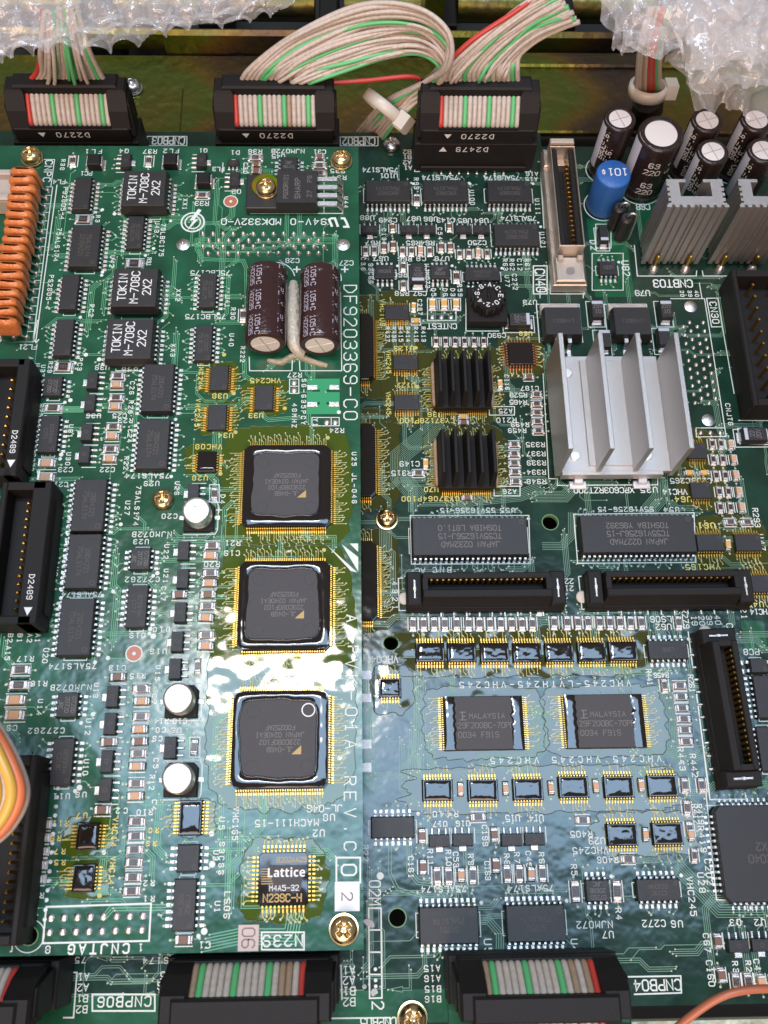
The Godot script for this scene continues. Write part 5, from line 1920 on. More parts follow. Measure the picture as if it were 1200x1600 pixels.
	two_row(U, "logic_chip", -34.37, -9.46, 0.0, "fine20wet")
	coat(U, -34.05, -9.51, 4.80, 3.77, 6, 4.0)
	chip_part(U, "res", -34.46, -23.37, 90.0, 2.4, 1.4, false)
	outline(U, 0.2, [-35.57, -25.41, -33.45, -25.39, -33.24, -21.34, -35.34, -21.37, -35.57, -25.41])
	two_row(U, "logic_chip", -34.31, -1.79, 0.0, "so8")
	two_row(U, "logic_chip", -34.55, 6.73, 0.0, "so14", "74LS06|2GKLJ", 90.0)
	chip_part(U, "brown", -34.48, 13.01, 0.0, 2.8, 1.6)
	coat(U, -33.33, -109.63, 4.95, 4.72, 7, 4.0)
	coat(U, -33.34, -99.25, 5.06, 4.78, 8, 4.0)
	coat(U, -22.50, -104.38, 5.68, 5.08, 9, 4.0)
	coat(U, -35.10, -87.99, 5.33, 4.41, 10, 4.0)
	orange_filter(U, -79.68, -163.99, 2)
	orange_filter(U, -79.82, -161.47, 7)
	orange_filter(U, -79.81, -158.81, 12)
	orange_filter(U, -79.76, -156.16, 17)
	orange_filter(U, -79.77, -153.79, 22)
	orange_filter(U, -79.73, -151.18, 27)
	orange_filter(U, -79.80, -148.72, 32)
	orange_filter(U, -79.73, -146.27, 37)
	orange_filter(U, -79.74, -143.68, 42)
	orange_filter(U, -79.81, -141.27, 47)
	orange_filter(U, -79.80, -138.76, 52)
	orange_filter(U, -79.83, -136.07, 57)
	orange_filter(U, -79.88, -133.51, 62)
	orange_filter(U, -79.87, -131.10, 67)
	orange_filter(U, -79.91, -128.58, 72)
	orange_filter(U, -79.84, -125.97, 77)
	orange_filter(U, -79.88, -123.42, 82)
	orange_filter(U, -79.97, -120.77, 87)
	box_header(U, -86.27, -75.27, -110.40, -81.35, 8.0, "black pin header with a slot, upper of two at the edge beside the small chips", 10, "D2489", 3.0)
	box_header(U, -78.12, -67.12, -79.85, -47.82, 8.0, "black pin header with a gold contact row, lower of two beside the small chips", 14, "D2489", 4.2)
	box_header(U, -75.58, -63.58, -21.27, 13.01, 9.0, "black header beside the white CNJTAG box, under the yellow wires", 16)
	white_header(U, -87.53, -160.83)

func upper_print(U: Board) -> void:
	label(U, "R38", -76.79, -172.28, -90.0, 0.99, 3.58)
	label(U, "FL1", -69.23, -176.57, 180.0, 1.24, 4.59)
	label(U, "Q4", -61.32, -176.76, 180.0, 1.25, 2.51)
	label(U, "R37", -54.49, -176.64, 180.0, 1.25, 3.56)
	label(U, "FL2", -48.98, -176.82, 180.0, 1.25, 4.19)
	label(U, "FL4", -77.17, -166.76, 180.0, 1.21, 3.08)
	label(U, "PS2805-4", -75.26, -160.12, -90.0, 1.06, 10.12)
	label(U, "PC1", -70.44, -169.48, 180.0, 1.22, 2.89)
	label(U, "R3", -66.19, -155.29, -90.0, 0.97, 2.34)
	label(U, "XX1", -44.35, -159.86, -90.0, 1.06, 3.48)
	label(U, "75ALS174", -75.55, -147.41, -90.0, 1.04, 9.99)
	label(U, "U42", -61.46, -142.41, -90.0, 1.03, 3.53)
	label(U, "U43", -51.02, -152.78, -90.0, 1.05, 3.50)
	label(U, "75LBC175", -49.43, -148.89, -90.0, 1.05, 9.87)
	label(U, "R31", -52.30, -142.32, -90.0, 0.96, 2.36)
	label(U, "PS2805-4", -76.06, -133.53, -90.0, 1.02, 9.81)
	label(U, "PC2", -65.31, -128.17, -90.0, 1.01, 3.61)
	label(U, "XX2", -44.45, -132.60, -90.0, 1.02, 3.44)
	label(U, "CNPC", -80.41, -170.21, -90.0, 1.81, 6.85)
	outline(U, 0.2, [-82.14, -173.91, -79.07, -173.93, -79.13, -165.13])
	U.silk.disc(Vector3(-65.30, U.y + 0.08, -158.06), 0.45, 16)
	U.silk.disc(Vector3(-62.10, U.y + 0.08, -156.78), 0.49, 16)
	U.silk.disc(Vector3(-63.60, U.y + 0.08, -139.25), 0.44, 16)
	U.silk.disc(Vector3(-51.46, U.y + 0.08, -146.28), 0.44, 16)
	label(U, "Q1", -40.60, -177.01, 180.0, 1.15, 2.10)
	label(U, "D1", -32.18, -176.37, 180.0, 1.25, 2.31)
	label(U, "R36", -26.93, -176.76, 180.0, 1.26, 3.58)
	label(U, "NJM072B", -18.30, -176.90, 180.0, 1.26, 8.64)
	label(U, "U45", -20.79, -175.22, 180.0, 1.25, 3.36)
	label(U, "C31", -9.95, -176.73, 180.0, 1.26, 3.17)
	label(U, "FL3", -36.34, -171.00, 180.0, 1.23, 2.92)
	label(U, "C30", -29.26, -171.33, -90.0, 1.00, 3.61)
	label(U, "R35", -5.20, -170.50, 180.0, 1.24, 3.77)
	label(U, "R34", -4.78, -168.33, 180.0, 1.23, 3.76)
	label(U, "R33", -40.06, -160.07, 180.0, 1.30, 3.48)
	label(U, "Q2", -31.35, -163.86, 180.0, 1.31, 2.27)
	label(U, "U44", -3.03, -160.57, -90.0, 0.99, 3.61)
	label(U, "94V-0", -12.61, -154.47, 180.0, 1.77, 9.20)
	label(U, "MDK332V-0", -27.23, -154.44, 180.0, 1.77, 15.08)
	label(U, "C28", -16.48, -142.68, 180.0, 1.24, 3.41)
	label(U, "C27", -2.93, -141.98, 180.0, 1.33, 3.42)
	label(U, "+", -15.35, -140.07, 0.0, 2.36, 1.60)
	label(U, "+", -3.33, -140.08, 0.0, 2.36, 1.61)
	label(U, "75LBC175", -36.86, -139.03, 180.0, 1.31, 9.74)
	label(U, "U41", -32.25, -130.75, -90.0, 1.02, 3.43)
	label(U, "R30", -30.73, -127.32, -90.0, 1.02, 3.40)
	label(U, "75LBC175", -37.41, -126.42, 180.0, 1.26, 9.76)
	outline(U, 0.25, [-27.87, -167.33, -27.52, -157.01, -3.94, -157.07, -3.94, -167.00, -8.74, -166.99])
	outline(U, 0.2, [-8.74, -166.99, -8.67, -157.05])
	U.silk.ring(Vector3(-42.07, U.y + 0.08, -154.26), 2.68, 3.09, 32)
	U.silk.ring(Vector3(-42.07, U.y + 0.08, -154.26), 1.79, 2.11, 32)
	lightning(U, -41.96, -154.51, 3.4)
	slanted_mark(U, -4.76, -154.24)
	U.silk.ring(Vector3(-20.68, U.y + 0.07, -137.25), 4.78, 5.03, 30, 3.34, 6.1)
	U.silk.ring(Vector3(-9.12, U.y + 0.07, -137.25), 4.79, 5.04, 30, 3.3, 6.4)
	outline(U, 0.22, [-26.36, -115.26, -26.15, -111.42, -16.00, -111.40, -16.00, -115.46])
	outline(U, 0.22, [-14.25, -114.14, -14.09, -111.39, -4.07, -111.37, -4.40, -133.51, -5.52, -133.51])
	label(U, "DF9203369-C0", -1.98, -116.88, -90.0, 3.10, 37.24, false, 0.29)
	label(U, "FL21", -79.55, -118.01, 180.0, 1.22, 4.20)
	label(U, "A15", -78.49, -113.73, -90.0, 0.99, 3.22)
	label(U, "NJM072B", -76.65, -109.54, -90.0, 0.98, 8.06)
	label(U, "U37", -75.29, -111.56, -90.0, 0.91, 3.20)
	label(U, "R29", -73.62, -112.54, -90.0, 0.91, 3.09)
	label(U, "PC3", -66.67, -113.26, -90.0, 0.99, 3.44)
	label(U, "U39", -61.27, -112.38, 180.0, 1.12, 3.42)
	label(U, "R28", -54.72, -112.28, 180.0, 1.21, 3.80)
	label(U, "C26", -53.78, -106.91, -90.0, 0.98, 3.60)
	label(U, "R26", -53.68, -101.84, -90.0, 0.97, 3.55)
	label(U, "U36", -62.19, -99.57, 180.0, 1.07, 3.43)
	label(U, "C25", -56.11, -99.55, 180.0, 1.08, 3.28)
	label(U, "R23", -54.64, -98.29, 180.0, 1.07, 3.54)
	label(U, "R25", -74.55, -101.08, -90.0, 0.97, 3.51)
	label(U, "U32", -76.20, -99.21, -90.0, 0.96, 3.49)
	label(U, "U31", -67.12, -95.67, -90.0, 0.96, 3.46)
	label(U, "C24", -53.32, -94.37, -90.0, 0.96, 3.46)
	label(U, "U30", -66.97, -88.64, -90.0, 0.95, 3.27)
	label(U, "R22", -53.59, -87.49, -90.0, 0.95, 3.39)
	label(U, "C272", -75.01, -87.80, -90.0, 0.95, 4.36)
	label(U, "C23", -67.31, -85.92, 180.0, 1.11, 3.27)
	label(U, "C22", -57.77, -85.87, 180.0, 1.11, 3.35)
	label(U, "C21", -67.96, -82.29, 180.0, 1.09, 3.07)
	label(U, "75ALS174", -48.53, -84.27, 180.0, 1.11, 10.02)
	label(U, "U29", -47.44, -82.36, 180.0, 1.10, 3.56)
	label(U, "U26", -41.59, -81.19, -90.0, 0.94, 3.45)
	label(U, "XX3", -44.74, -117.06, -90.0, 1.00, 3.59)
	label(U, "75ALS174", -50.31, -77.02, -90.0, 1.01, 9.64)
	U.silk.disc(Vector3(-67.99, U.y + 0.08, -103.69), 0.52, 16)
	U.silk.disc(Vector3(-68.68, U.y + 0.08, -89.69), 0.51, 16)
	U.silk.disc(Vector3(-65.51, U.y + 0.08, -115.87), 0.53, 16)
	U.silk.disc(Vector3(-62.23, U.y + 0.08, -114.60), 0.53, 16)
	U.pads.disc(Vector3(-78.47, U.y + 0.085, -103.10), 0.41, 16)
	U.pads.disc(Vector3(-77.20, U.y + 0.085, -101.84), 0.52, 16)
	outline(U, 0.25, [-78.44, -111.05, -77.50, -111.05, -77.67, -84.43])
	outline(U, 0.25, [-86.54, -120.58, -86.42, -119.56, -78.45, -119.46, -78.10, -125.56])
	outline(U, 0.22, [-78.66, -165.19, -78.47, -119.64])
	outline(U, 0.22, [-86.33, -120.97, -86.09, -119.54, -78.62, -119.53])
	outline(U, 0.25, [-77.61, -165.84, -77.84, -119.83])
	outline(U, 0.3, [-78.44, -120.28, -77.75, -119.26, -77.13, -120.13])
	outline(U, 0.18, [-80.33, -165.19, -78.76, -165.19])
	outline(U, 0.18, [-80.32, -162.51, -78.76, -162.51])
	outline(U, 0.18, [-80.31, -159.85, -78.76, -159.86])
	outline(U, 0.18, [-80.30, -157.22, -78.75, -157.22])
	outline(U, 0.18, [-80.29, -154.60, -78.75, -154.61])
	outline(U, 0.18, [-80.28, -152.01, -78.74, -152.01])
	outline(U, 0.18, [-80.27, -149.43, -78.74, -149.43])
	outline(U, 0.18, [-80.26, -146.87, -78.74, -146.87])
	outline(U, 0.18, [-80.25, -144.33, -78.73, -144.34])
	outline(U, 0.18, [-80.24, -141.81, -78.73, -141.82])
	outline(U, 0.18, [-80.23, -139.31, -78.72, -139.31])
	outline(U, 0.18, [-80.22, -136.83, -78.72, -136.83])
	outline(U, 0.18, [-80.21, -134.37, -78.72, -134.37])
	outline(U, 0.18, [-80.20, -131.92, -78.71, -131.92])
	outline(U, 0.18, [-80.19, -129.49, -78.71, -129.49])
	outline(U, 0.18, [-80.18, -127.08, -78.70, -127.08])
	outline(U, 0.18, [-80.17, -124.69, -78.70, -124.69])
	outline(U, 0.18, [-80.17, -122.31, -78.70, -122.31])
	label(U, "U40", -30.82, -119.91, -90.0, 1.01, 3.64)
	label(U, "R222", -27.96, -115.92, -90.0, 0.92, 4.38)
	label(U, "VHC244", -37.72, -110.07, -90.0, 0.99, 7.30, true)
	label(U, "VHC245", -37.96, -100.31, -90.0, 0.97, 7.42, true)
	label(U, "U38", -32.91, -104.67, 180.0, 1.18, 3.59, true)
	label(U, "U34", -31.14, -94.40, 180.0, 1.15, 3.53, true)
	label(U, "U33", -24.24, -99.50, 180.0, 1.17, 3.38, true)
	label(U, "VHC245", -22.25, -108.74, 180.0, 1.20, 7.24, true)
	label(U, "VHC08", -34.90, -91.51, 180.0, 1.14, 6.21, true)
	label(U, "U28", -36.52, -83.68, 180.0, 1.11, 3.58, true)
	label(U, "R27", -15.33, -110.23, 180.0, 1.12, 3.37)
	label(U, "SG-635PCY", -13.08, -103.16, -90.0, 0.98, 12.25)
	label(U, "48MHZ", -15.21, -99.51, -90.0, 0.98, 6.47)
	label(U, "Y1", -10.22, -97.69, -90.0, 0.98, 2.16)
	label(U, "R24", -5.22, -95.52, 180.0, 1.07, 3.45)
	label(U, "D4", -31.10, -78.46, -90.0, 1.02, 2.34)
	label(U, "+", -31.85, -75.82, 0.0, 1.70, 1.44)
	label(U, "U25 JL-046", -1.18, -83.60, -90.0, 0.96, 12.93)
	U.gold.disc(Vector3(-32.42, U.y + 0.085, -115.80), 0.50, 16)
	U.gold.disc(Vector3(-29.69, U.y + 0.085, -105.34), 0.49, 16)
	U.gold.disc(Vector3(-17.51, U.y + 0.085, -101.36), 0.49, 16)
	U.gold.disc(Vector3(-28.87, U.y + 0.085, -95.21), 0.48, 16)
	U.gold.disc(Vector3(-31.89, U.y + 0.085, -84.69), 0.48, 16)
	U.gold.disc(Vector3(-7.34, U.y + 0.085, -93.67), 0.49, 16)
	U.silk.disc(Vector3(-4.74, U.y + 0.08, -100.31), 0.49, 16)
	label(U, "C20", -42.86, -74.39, 180.0, 1.07, 3.59)
	label(U, "NJM072B", -46.51, -70.10, 180.0, 1.13, 8.84)
	label(U, "U23", -48.80, -68.37, 180.0, 1.05, 3.48)
	label(U, "U22", -43.04, -66.00, -90.0, 0.92, 3.54)
	label(U, "U21", -42.78, -60.37, -90.0, 0.91, 3.37)
	label(U, "C272G2", -47.87, -59.60, 180.0, 1.09, 7.63)
	label(U, "C17", -43.04, -56.35, -90.0, 0.91, 3.32)
	label(U, "U18", -42.92, -48.31, 180.0, 0.98, 3.85)
	label(U, "U19", -47.98, -47.06, 180.0, 1.05, 3.49)
	label(U, "U16", -43.28, -43.52, 180.0, 1.04, 3.68)
	label(U, "U15", -43.07, -38.87, -90.0, 0.88, 3.40)
	label(U, "R17", -71.32, -42.22, 180.0, 1.02, 3.65)
	label(U, "75ALS174", -61.18, -40.50, 180.0, 1.09, 10.13)
	label(U, "C13", -51.68, -40.06, 180.0, 1.02, 3.65)
	label(U, "R15", -47.25, -38.31, 180.0, 0.95, 3.38)
	label(U, "U24", -66.97, -60.93, -90.0, 0.98, 3.35)
	label(U, "75ALS174", -60.76, -56.26, 180.0, 1.08, 8.67)
	label(U, "U20", -67.17, -42.87, -90.0, 1.02, 3.25)
	label(U, "A1", -69.22, -46.71, -90.0, 0.95, 1.94)
	label(U, "A2", -70.93, -46.72, -90.0, 0.95, 1.94)
	label(U, "B1", -73.04, -46.74, -90.0, 0.95, 1.94)
	label(U, "B2", -75.08, -46.76, -90.0, 0.95, 1.94)
	label(U, "A15", -75.19, -43.50, -90.0, 0.95, 3.08)
	label(U, "U27", -52.46, -76.46, -90.0, 1.01, 3.54)
	U.silk.disc(Vector3(-53.65, U.y + 0.08, -72.51), 0.46, 16)
	U.silk.disc(Vector3(-54.01, U.y + 0.08, -56.92), 0.45, 16)
	U.silk.disc(Vector3(-53.89, U.y + 0.08, -42.21), 0.47, 16)
	U.silk.disc(Vector3(-44.68, U.y + 0.08, -61.01), 0.49, 16)
	U.silk.disc(Vector3(-45.33, U.y + 0.08, -48.44), 0.48, 16)
	U.silk.disc(Vector3(-44.60, U.y + 0.08, -46.85), 0.62, 16)
	outline(U, 0.25, [-68.20, -78.69, -68.03, -71.96])
	outline(U, 0.25, [-68.11, -70.06, -67.99, -49.43])
	outline(U, 0.22, [-76.13, -48.38, -68.10, -48.31])
	U.pads.disc(Vector3(-69.15, U.y + 0.085, -73.11), 0.36, 16)
	U.pads.disc(Vector3(-69.02, U.y + 0.085, -70.56), 0.35, 16)
	U.pads.disc(Vector3(-68.95, U.y + 0.085, -68.00), 0.35, 16)
	U.pads.disc(Vector3(-68.99, U.y + 0.085, -65.38), 0.35, 16)
	U.pads.disc(Vector3(-69.09, U.y + 0.085, -62.79), 0.35, 16)
	U.pads.disc(Vector3(-68.99, U.y + 0.085, -60.22), 0.35, 16)
	U.pads.disc(Vector3(-68.96, U.y + 0.085, -57.67), 0.35, 16)
	U.pads.disc(Vector3(-68.96, U.y + 0.085, -55.21), 0.35, 16)
	U.pads.disc(Vector3(-67.44, U.y + 0.085, -71.46), 0.60, 16)
	label(U, "R21", -28.39, -67.88, 180.0, 1.13, 3.39)
	label(U, "C19", -28.47, -65.52, 180.0, 1.12, 3.48)
	label(U, "R20", -32.78, -62.94, 180.0, 1.11, 3.46)
	label(U, "A", -1.86, -50.41, -90.0, 2.09, 2.50)
	label(U, "S", -1.73, -47.31, -90.0, 2.08, 2.47)
	label(U, "P", -1.57, -43.52, -90.0, 2.07, 2.44)
	U.gold.disc(Vector3(-8.00, U.y + 0.085, -66.11), 0.46, 16)
	swoosh_mark(U, -2.47, -64.19)
	label(U, "V", -1.96, -40.47, -90.0, 2.47, 2.21, false, 0.25)
	label(U, "K", -1.97, -37.04, -90.0, 2.45, 2.18, false, 0.25)
	label(U, "-", -1.98, -33.64, -90.0, 2.44, 2.15, false, 0.25)
	label(U, "0", -1.99, -30.29, -90.0, 2.42, 2.13, false, 0.25)
	label(U, "1", -2.00, -26.98, -90.0, 2.41, 2.11, false, 0.25)
	label(U, "A", -2.01, -23.57, -90.0, 2.40, 2.08, false, 0.25)
	label(U, "R", -2.29, -16.25, -90.0, 2.36, 2.03, false, 0.25)
	label(U, "E", -2.30, -13.22, -90.0, 2.35, 2.00, false, 0.25)
	label(U, "V", -2.31, -9.98, -90.0, 2.34, 1.98, false, 0.25)
	label(U, ".", -2.31, -6.89, -90.0, 2.32, 1.96, false, 0.25)
	label(U, "C", -2.32, -3.60, -90.0, 2.31, 1.94, false, 0.25)
	label(U, "R16", -67.86, -36.90, 180.0, 1.01, 3.52)
	label(U, "NJM072B", -61.07, -36.02, 180.0, 1.07, 8.64)
	label(U, "U13", -55.75, -35.35, -90.0, 0.94, 3.18)
	label(U, "U14", -67.15, -31.97, -90.0, 0.93, 3.46)
	label(U, "C9", -72.44, -27.75, 180.0, 1.04, 2.24)
	label(U, "C272G2", -65.29, -27.11, 180.0, 1.04, 7.64)
	label(U, "U12", -56.72, -27.82, -90.0, 0.99, 3.42)
	label(U, "R14", -41.62, -28.76, 180.0, 0.98, 2.92)
	label(U, "C10", -37.79, -28.72, 180.0, 0.99, 2.93)
	label(U, "C8", -41.66, -26.96, 180.0, 0.98, 2.15)
	label(U, "U9", -38.44, -26.85, 180.0, 0.98, 2.32)
	label(U, "C6", -42.20, -25.20, 180.0, 0.97, 2.15)
	label(U, "U10", -56.44, -19.65, -90.0, 0.98, 3.16)
	label(U, "U11", -60.81, -13.97, 180.0, 0.99, 3.48)
	label(U, "U6", -56.90, -14.23, 180.0, 0.99, 2.42)
	label(U, "C2", -48.41, -11.01, 180.0, 0.98, 2.63)
	label(U, "R10", -43.78, -10.64, 180.0, 0.98, 3.28)
	label(U, "C7", -43.43, -33.37, -90.0, 0.94, 2.33)
	label(U, "C5", -42.19, -20.26, -90.0, 0.92, 2.23)
	label(U, "R12", -42.75, -16.46, -90.0, 0.91, 2.98)
	label(U, "C4", -41.95, -12.07, -90.0, 0.90, 2.16)
	label(U, "U7", -56.35, -10.19, 180.0, 0.98, 2.50, true)
	label(U, "VHC14", -49.51, -6.95, -90.0, 0.96, 5.60, true)
	label(U, "R11", -60.43, -8.72, 180.0, 0.97, 3.35, true)
	label(U, "R9", -61.09, -5.90, 180.0, 0.90, 2.28, true)
	label(U, "R7", -60.04, -3.41, 180.0, 0.89, 2.46, true)
	label(U, "R5", -59.82, -1.38, 180.0, 0.89, 2.45, true)
	label(U, "R8", -41.71, -7.14, 180.0, 0.85, 2.30, true)
	label(U, "R6", -42.01, -4.66, 180.0, 0.84, 2.29, true)
	label(U, "CN60", -66.40, -14.51, -90.0, 1.48, 7.90)
	outline(U, 0.22, [-67.60, -22.83, -67.73, -19.63, -64.28, -16.27, -64.32, -9.97, -67.43, -10.01])
	outline(U, 0.22, [-67.60, -22.83, -67.99, -0.01])
	U.silk.disc(Vector3(-55.96, U.y + 0.08, -30.38), 0.46, 16)
	U.silk.disc(Vector3(-57.36, U.y + 0.08, -15.61), 0.58, 16)
	U.silk.disc(Vector3(-51.32, U.y + 0.08, -3.13), 0.47, 16)
	label(U, "VHC14", -49.38, 0.26, -90.0, 0.94, 5.16, true)
	label(U, "R3", -63.40, 4.66, 180.0, 0.92, 2.42)
	label(U, "R2", -41.96, 2.74, 180.0, 0.94, 2.45)
	label(U, "R1", -41.76, 5.58, 180.0, 0.93, 2.43)
	label(U, "ICT", -64.62, 7.56, 180.0, 1.26, 3.65)
	label(U, "8", -60.49, 14.36, 180.0, 1.23, 1.04)
	label(U, "1", -42.74, 14.29, 180.0, 1.23, 0.92)
	label(U, "14", -66.78, 4.99, -90.0, 1.12, 2.16)
	label(U, "CNJTAG", -50.76, 14.38, 180.0, 1.62, 11.94, false, 0.34)
	outline(U, 0.34, [-61.62, 6.74, -61.59, 13.22, -41.22, 13.13, -41.29, 6.45, -61.62, 6.74])
	solder(U, -60.57, 8.69, 0.77, 0.35)
	solder(U, -60.61, 11.25, 0.77, 0.35)
	solder(U, -58.03, 8.67, 0.77, 0.35)
	solder(U, -58.07, 11.23, 0.77, 0.35)
	solder(U, -55.49, 8.65, 0.77, 0.35)
	solder(U, -55.53, 11.20, 0.77, 0.35)
	solder(U, -52.95, 8.62, 0.77, 0.35)
	solder(U, -53.00, 11.17, 0.77, 0.35)
	solder(U, -50.41, 8.60, 0.77, 0.35)
	solder(U, -50.46, 11.14, 0.77, 0.35)
	solder(U, -47.86, 8.58, 0.77, 0.35)
	solder(U, -47.91, 11.11, 0.77, 0.35)
	solder(U, -45.31, 8.56, 0.78, 0.35)
	solder(U, -45.37, 11.09, 0.77, 0.35)
	solder(U, -42.76, 8.54, 0.78, 0.35)
	solder(U, -42.82, 11.06, 0.77, 0.35)
	U.silk.ring(Vector3(-64.37, U.y + 0.08, 11.90), 2.85, 3.03, 32)
	U.gold.disc(Vector3(-51.46, U.y + 0.085, 4.87), 0.47, 16)
	outline(U, 0.25, [-67.71, 14.60, -67.33, 14.53, -67.77, -4.79])
	label(U, "JL-046", -7.48, -10.89, 180.0, 1.26, 7.10)
	label(U, "U8", -6.57, -9.13, 180.0, 1.25, 2.42)
	label(U, "MACH111-15", -15.04, -8.19, 180.0, 1.24, 12.80)
	label(U, "U2", -8.61, -6.14, 180.0, 1.24, 2.40)
	label(U, "VHC165", -25.41, -8.24, -90.0, 1.03, 6.37)
	label(U, "U5", -28.16, -8.28, -90.0, 1.03, 2.61)
	U.silk.disc(Vector3(-30.12, U.y + 0.08, -6.35), 0.55, 16)
	label(U, "U3", -29.06, -2.25, -90.0, 0.96, 1.92)
	label(U, "93C66", -27.92, -1.70, -90.0, 0.96, 6.27)
	label(U, "LS06", -26.44, 6.92, -90.0, 1.09, 4.90)
	label(U, "U1", -28.32, 7.23, -90.0, 1.02, 2.09)
	label(U, "C1", -30.45, 14.03, 180.0, 1.12, 2.23)
	label(U, "N239", -15.40, 13.52, 180.0, 1.91, 7.77)
	outline(U, 0.3, [-19.53, 11.96, -11.30, 12.09, -11.26, 15.17, -19.44, 15.04, -19.53, 11.96])
	label(U, "0", -2.56, 0.87, -90.0, 2.90, 2.71, false, 0.34)
	outline(U, 0.34, [-5.06, -1.47, -0.29, -1.40, -0.31, 3.22, -5.05, 3.15, -5.06, -1.47])
	U.silk.disc(Vector3(-29.72, U.y + 0.08, -0.58), 0.63, 16)
	U.silk.disc(Vector3(-30.68, U.y + 0.08, 11.61), 0.65, 16)
	paper_label(U, -22.07, 12.92, 4.0, 4.7, "06", -90.0, "small pinkish label printed 06 near the N239 box", true)
	paper_label(U, -2.91, 5.75, 4.9, 5.4, "2", -90.0, "white paper sticker numbered 2 beside a brass coloured screw", false)
	routes(U, 170, -88.0, -5.73, -170.44, 7.41)
	bus(U, PackedVector2Array([Vector2(-50.26, 8.85), Vector2(-48.86, 7.15), Vector2(-36.88, 7.19)]), 3, 0.5, 0.2, false)
	bus(U, PackedVector2Array([Vector2(-29.22, 13.56), Vector2(-24.03, 12.65), Vector2(-13.90, 12.82), Vector2(-13.24, 9.15)]), 6, 0.55, 0.2)
	bus(U, PackedVector2Array([Vector2(-37.16, -149.39), Vector2(-40.77, -148.90), Vector2(-40.61, -146.01), Vector2(-38.86, -143.14), Vector2(-28.83, -142.67), Vector2(-27.95, -140.30), Vector2(-27.17, -124.15)]), 3, 0.42, 0.16, false)
	bus(U, PackedVector2Array([Vector2(-27.61, -114.83), Vector2(-27.25, -110.04), Vector2(-24.91, -108.53)]), 3, 0.42, 0.16, false)
	bus(U, PackedVector2Array([Vector2(-22.94, -100.25), Vector2(-22.35, -99.20), Vector2(-21.20, -98.36), Vector2(-14.45, -98.96)]), 3, 0.42, 0.16)

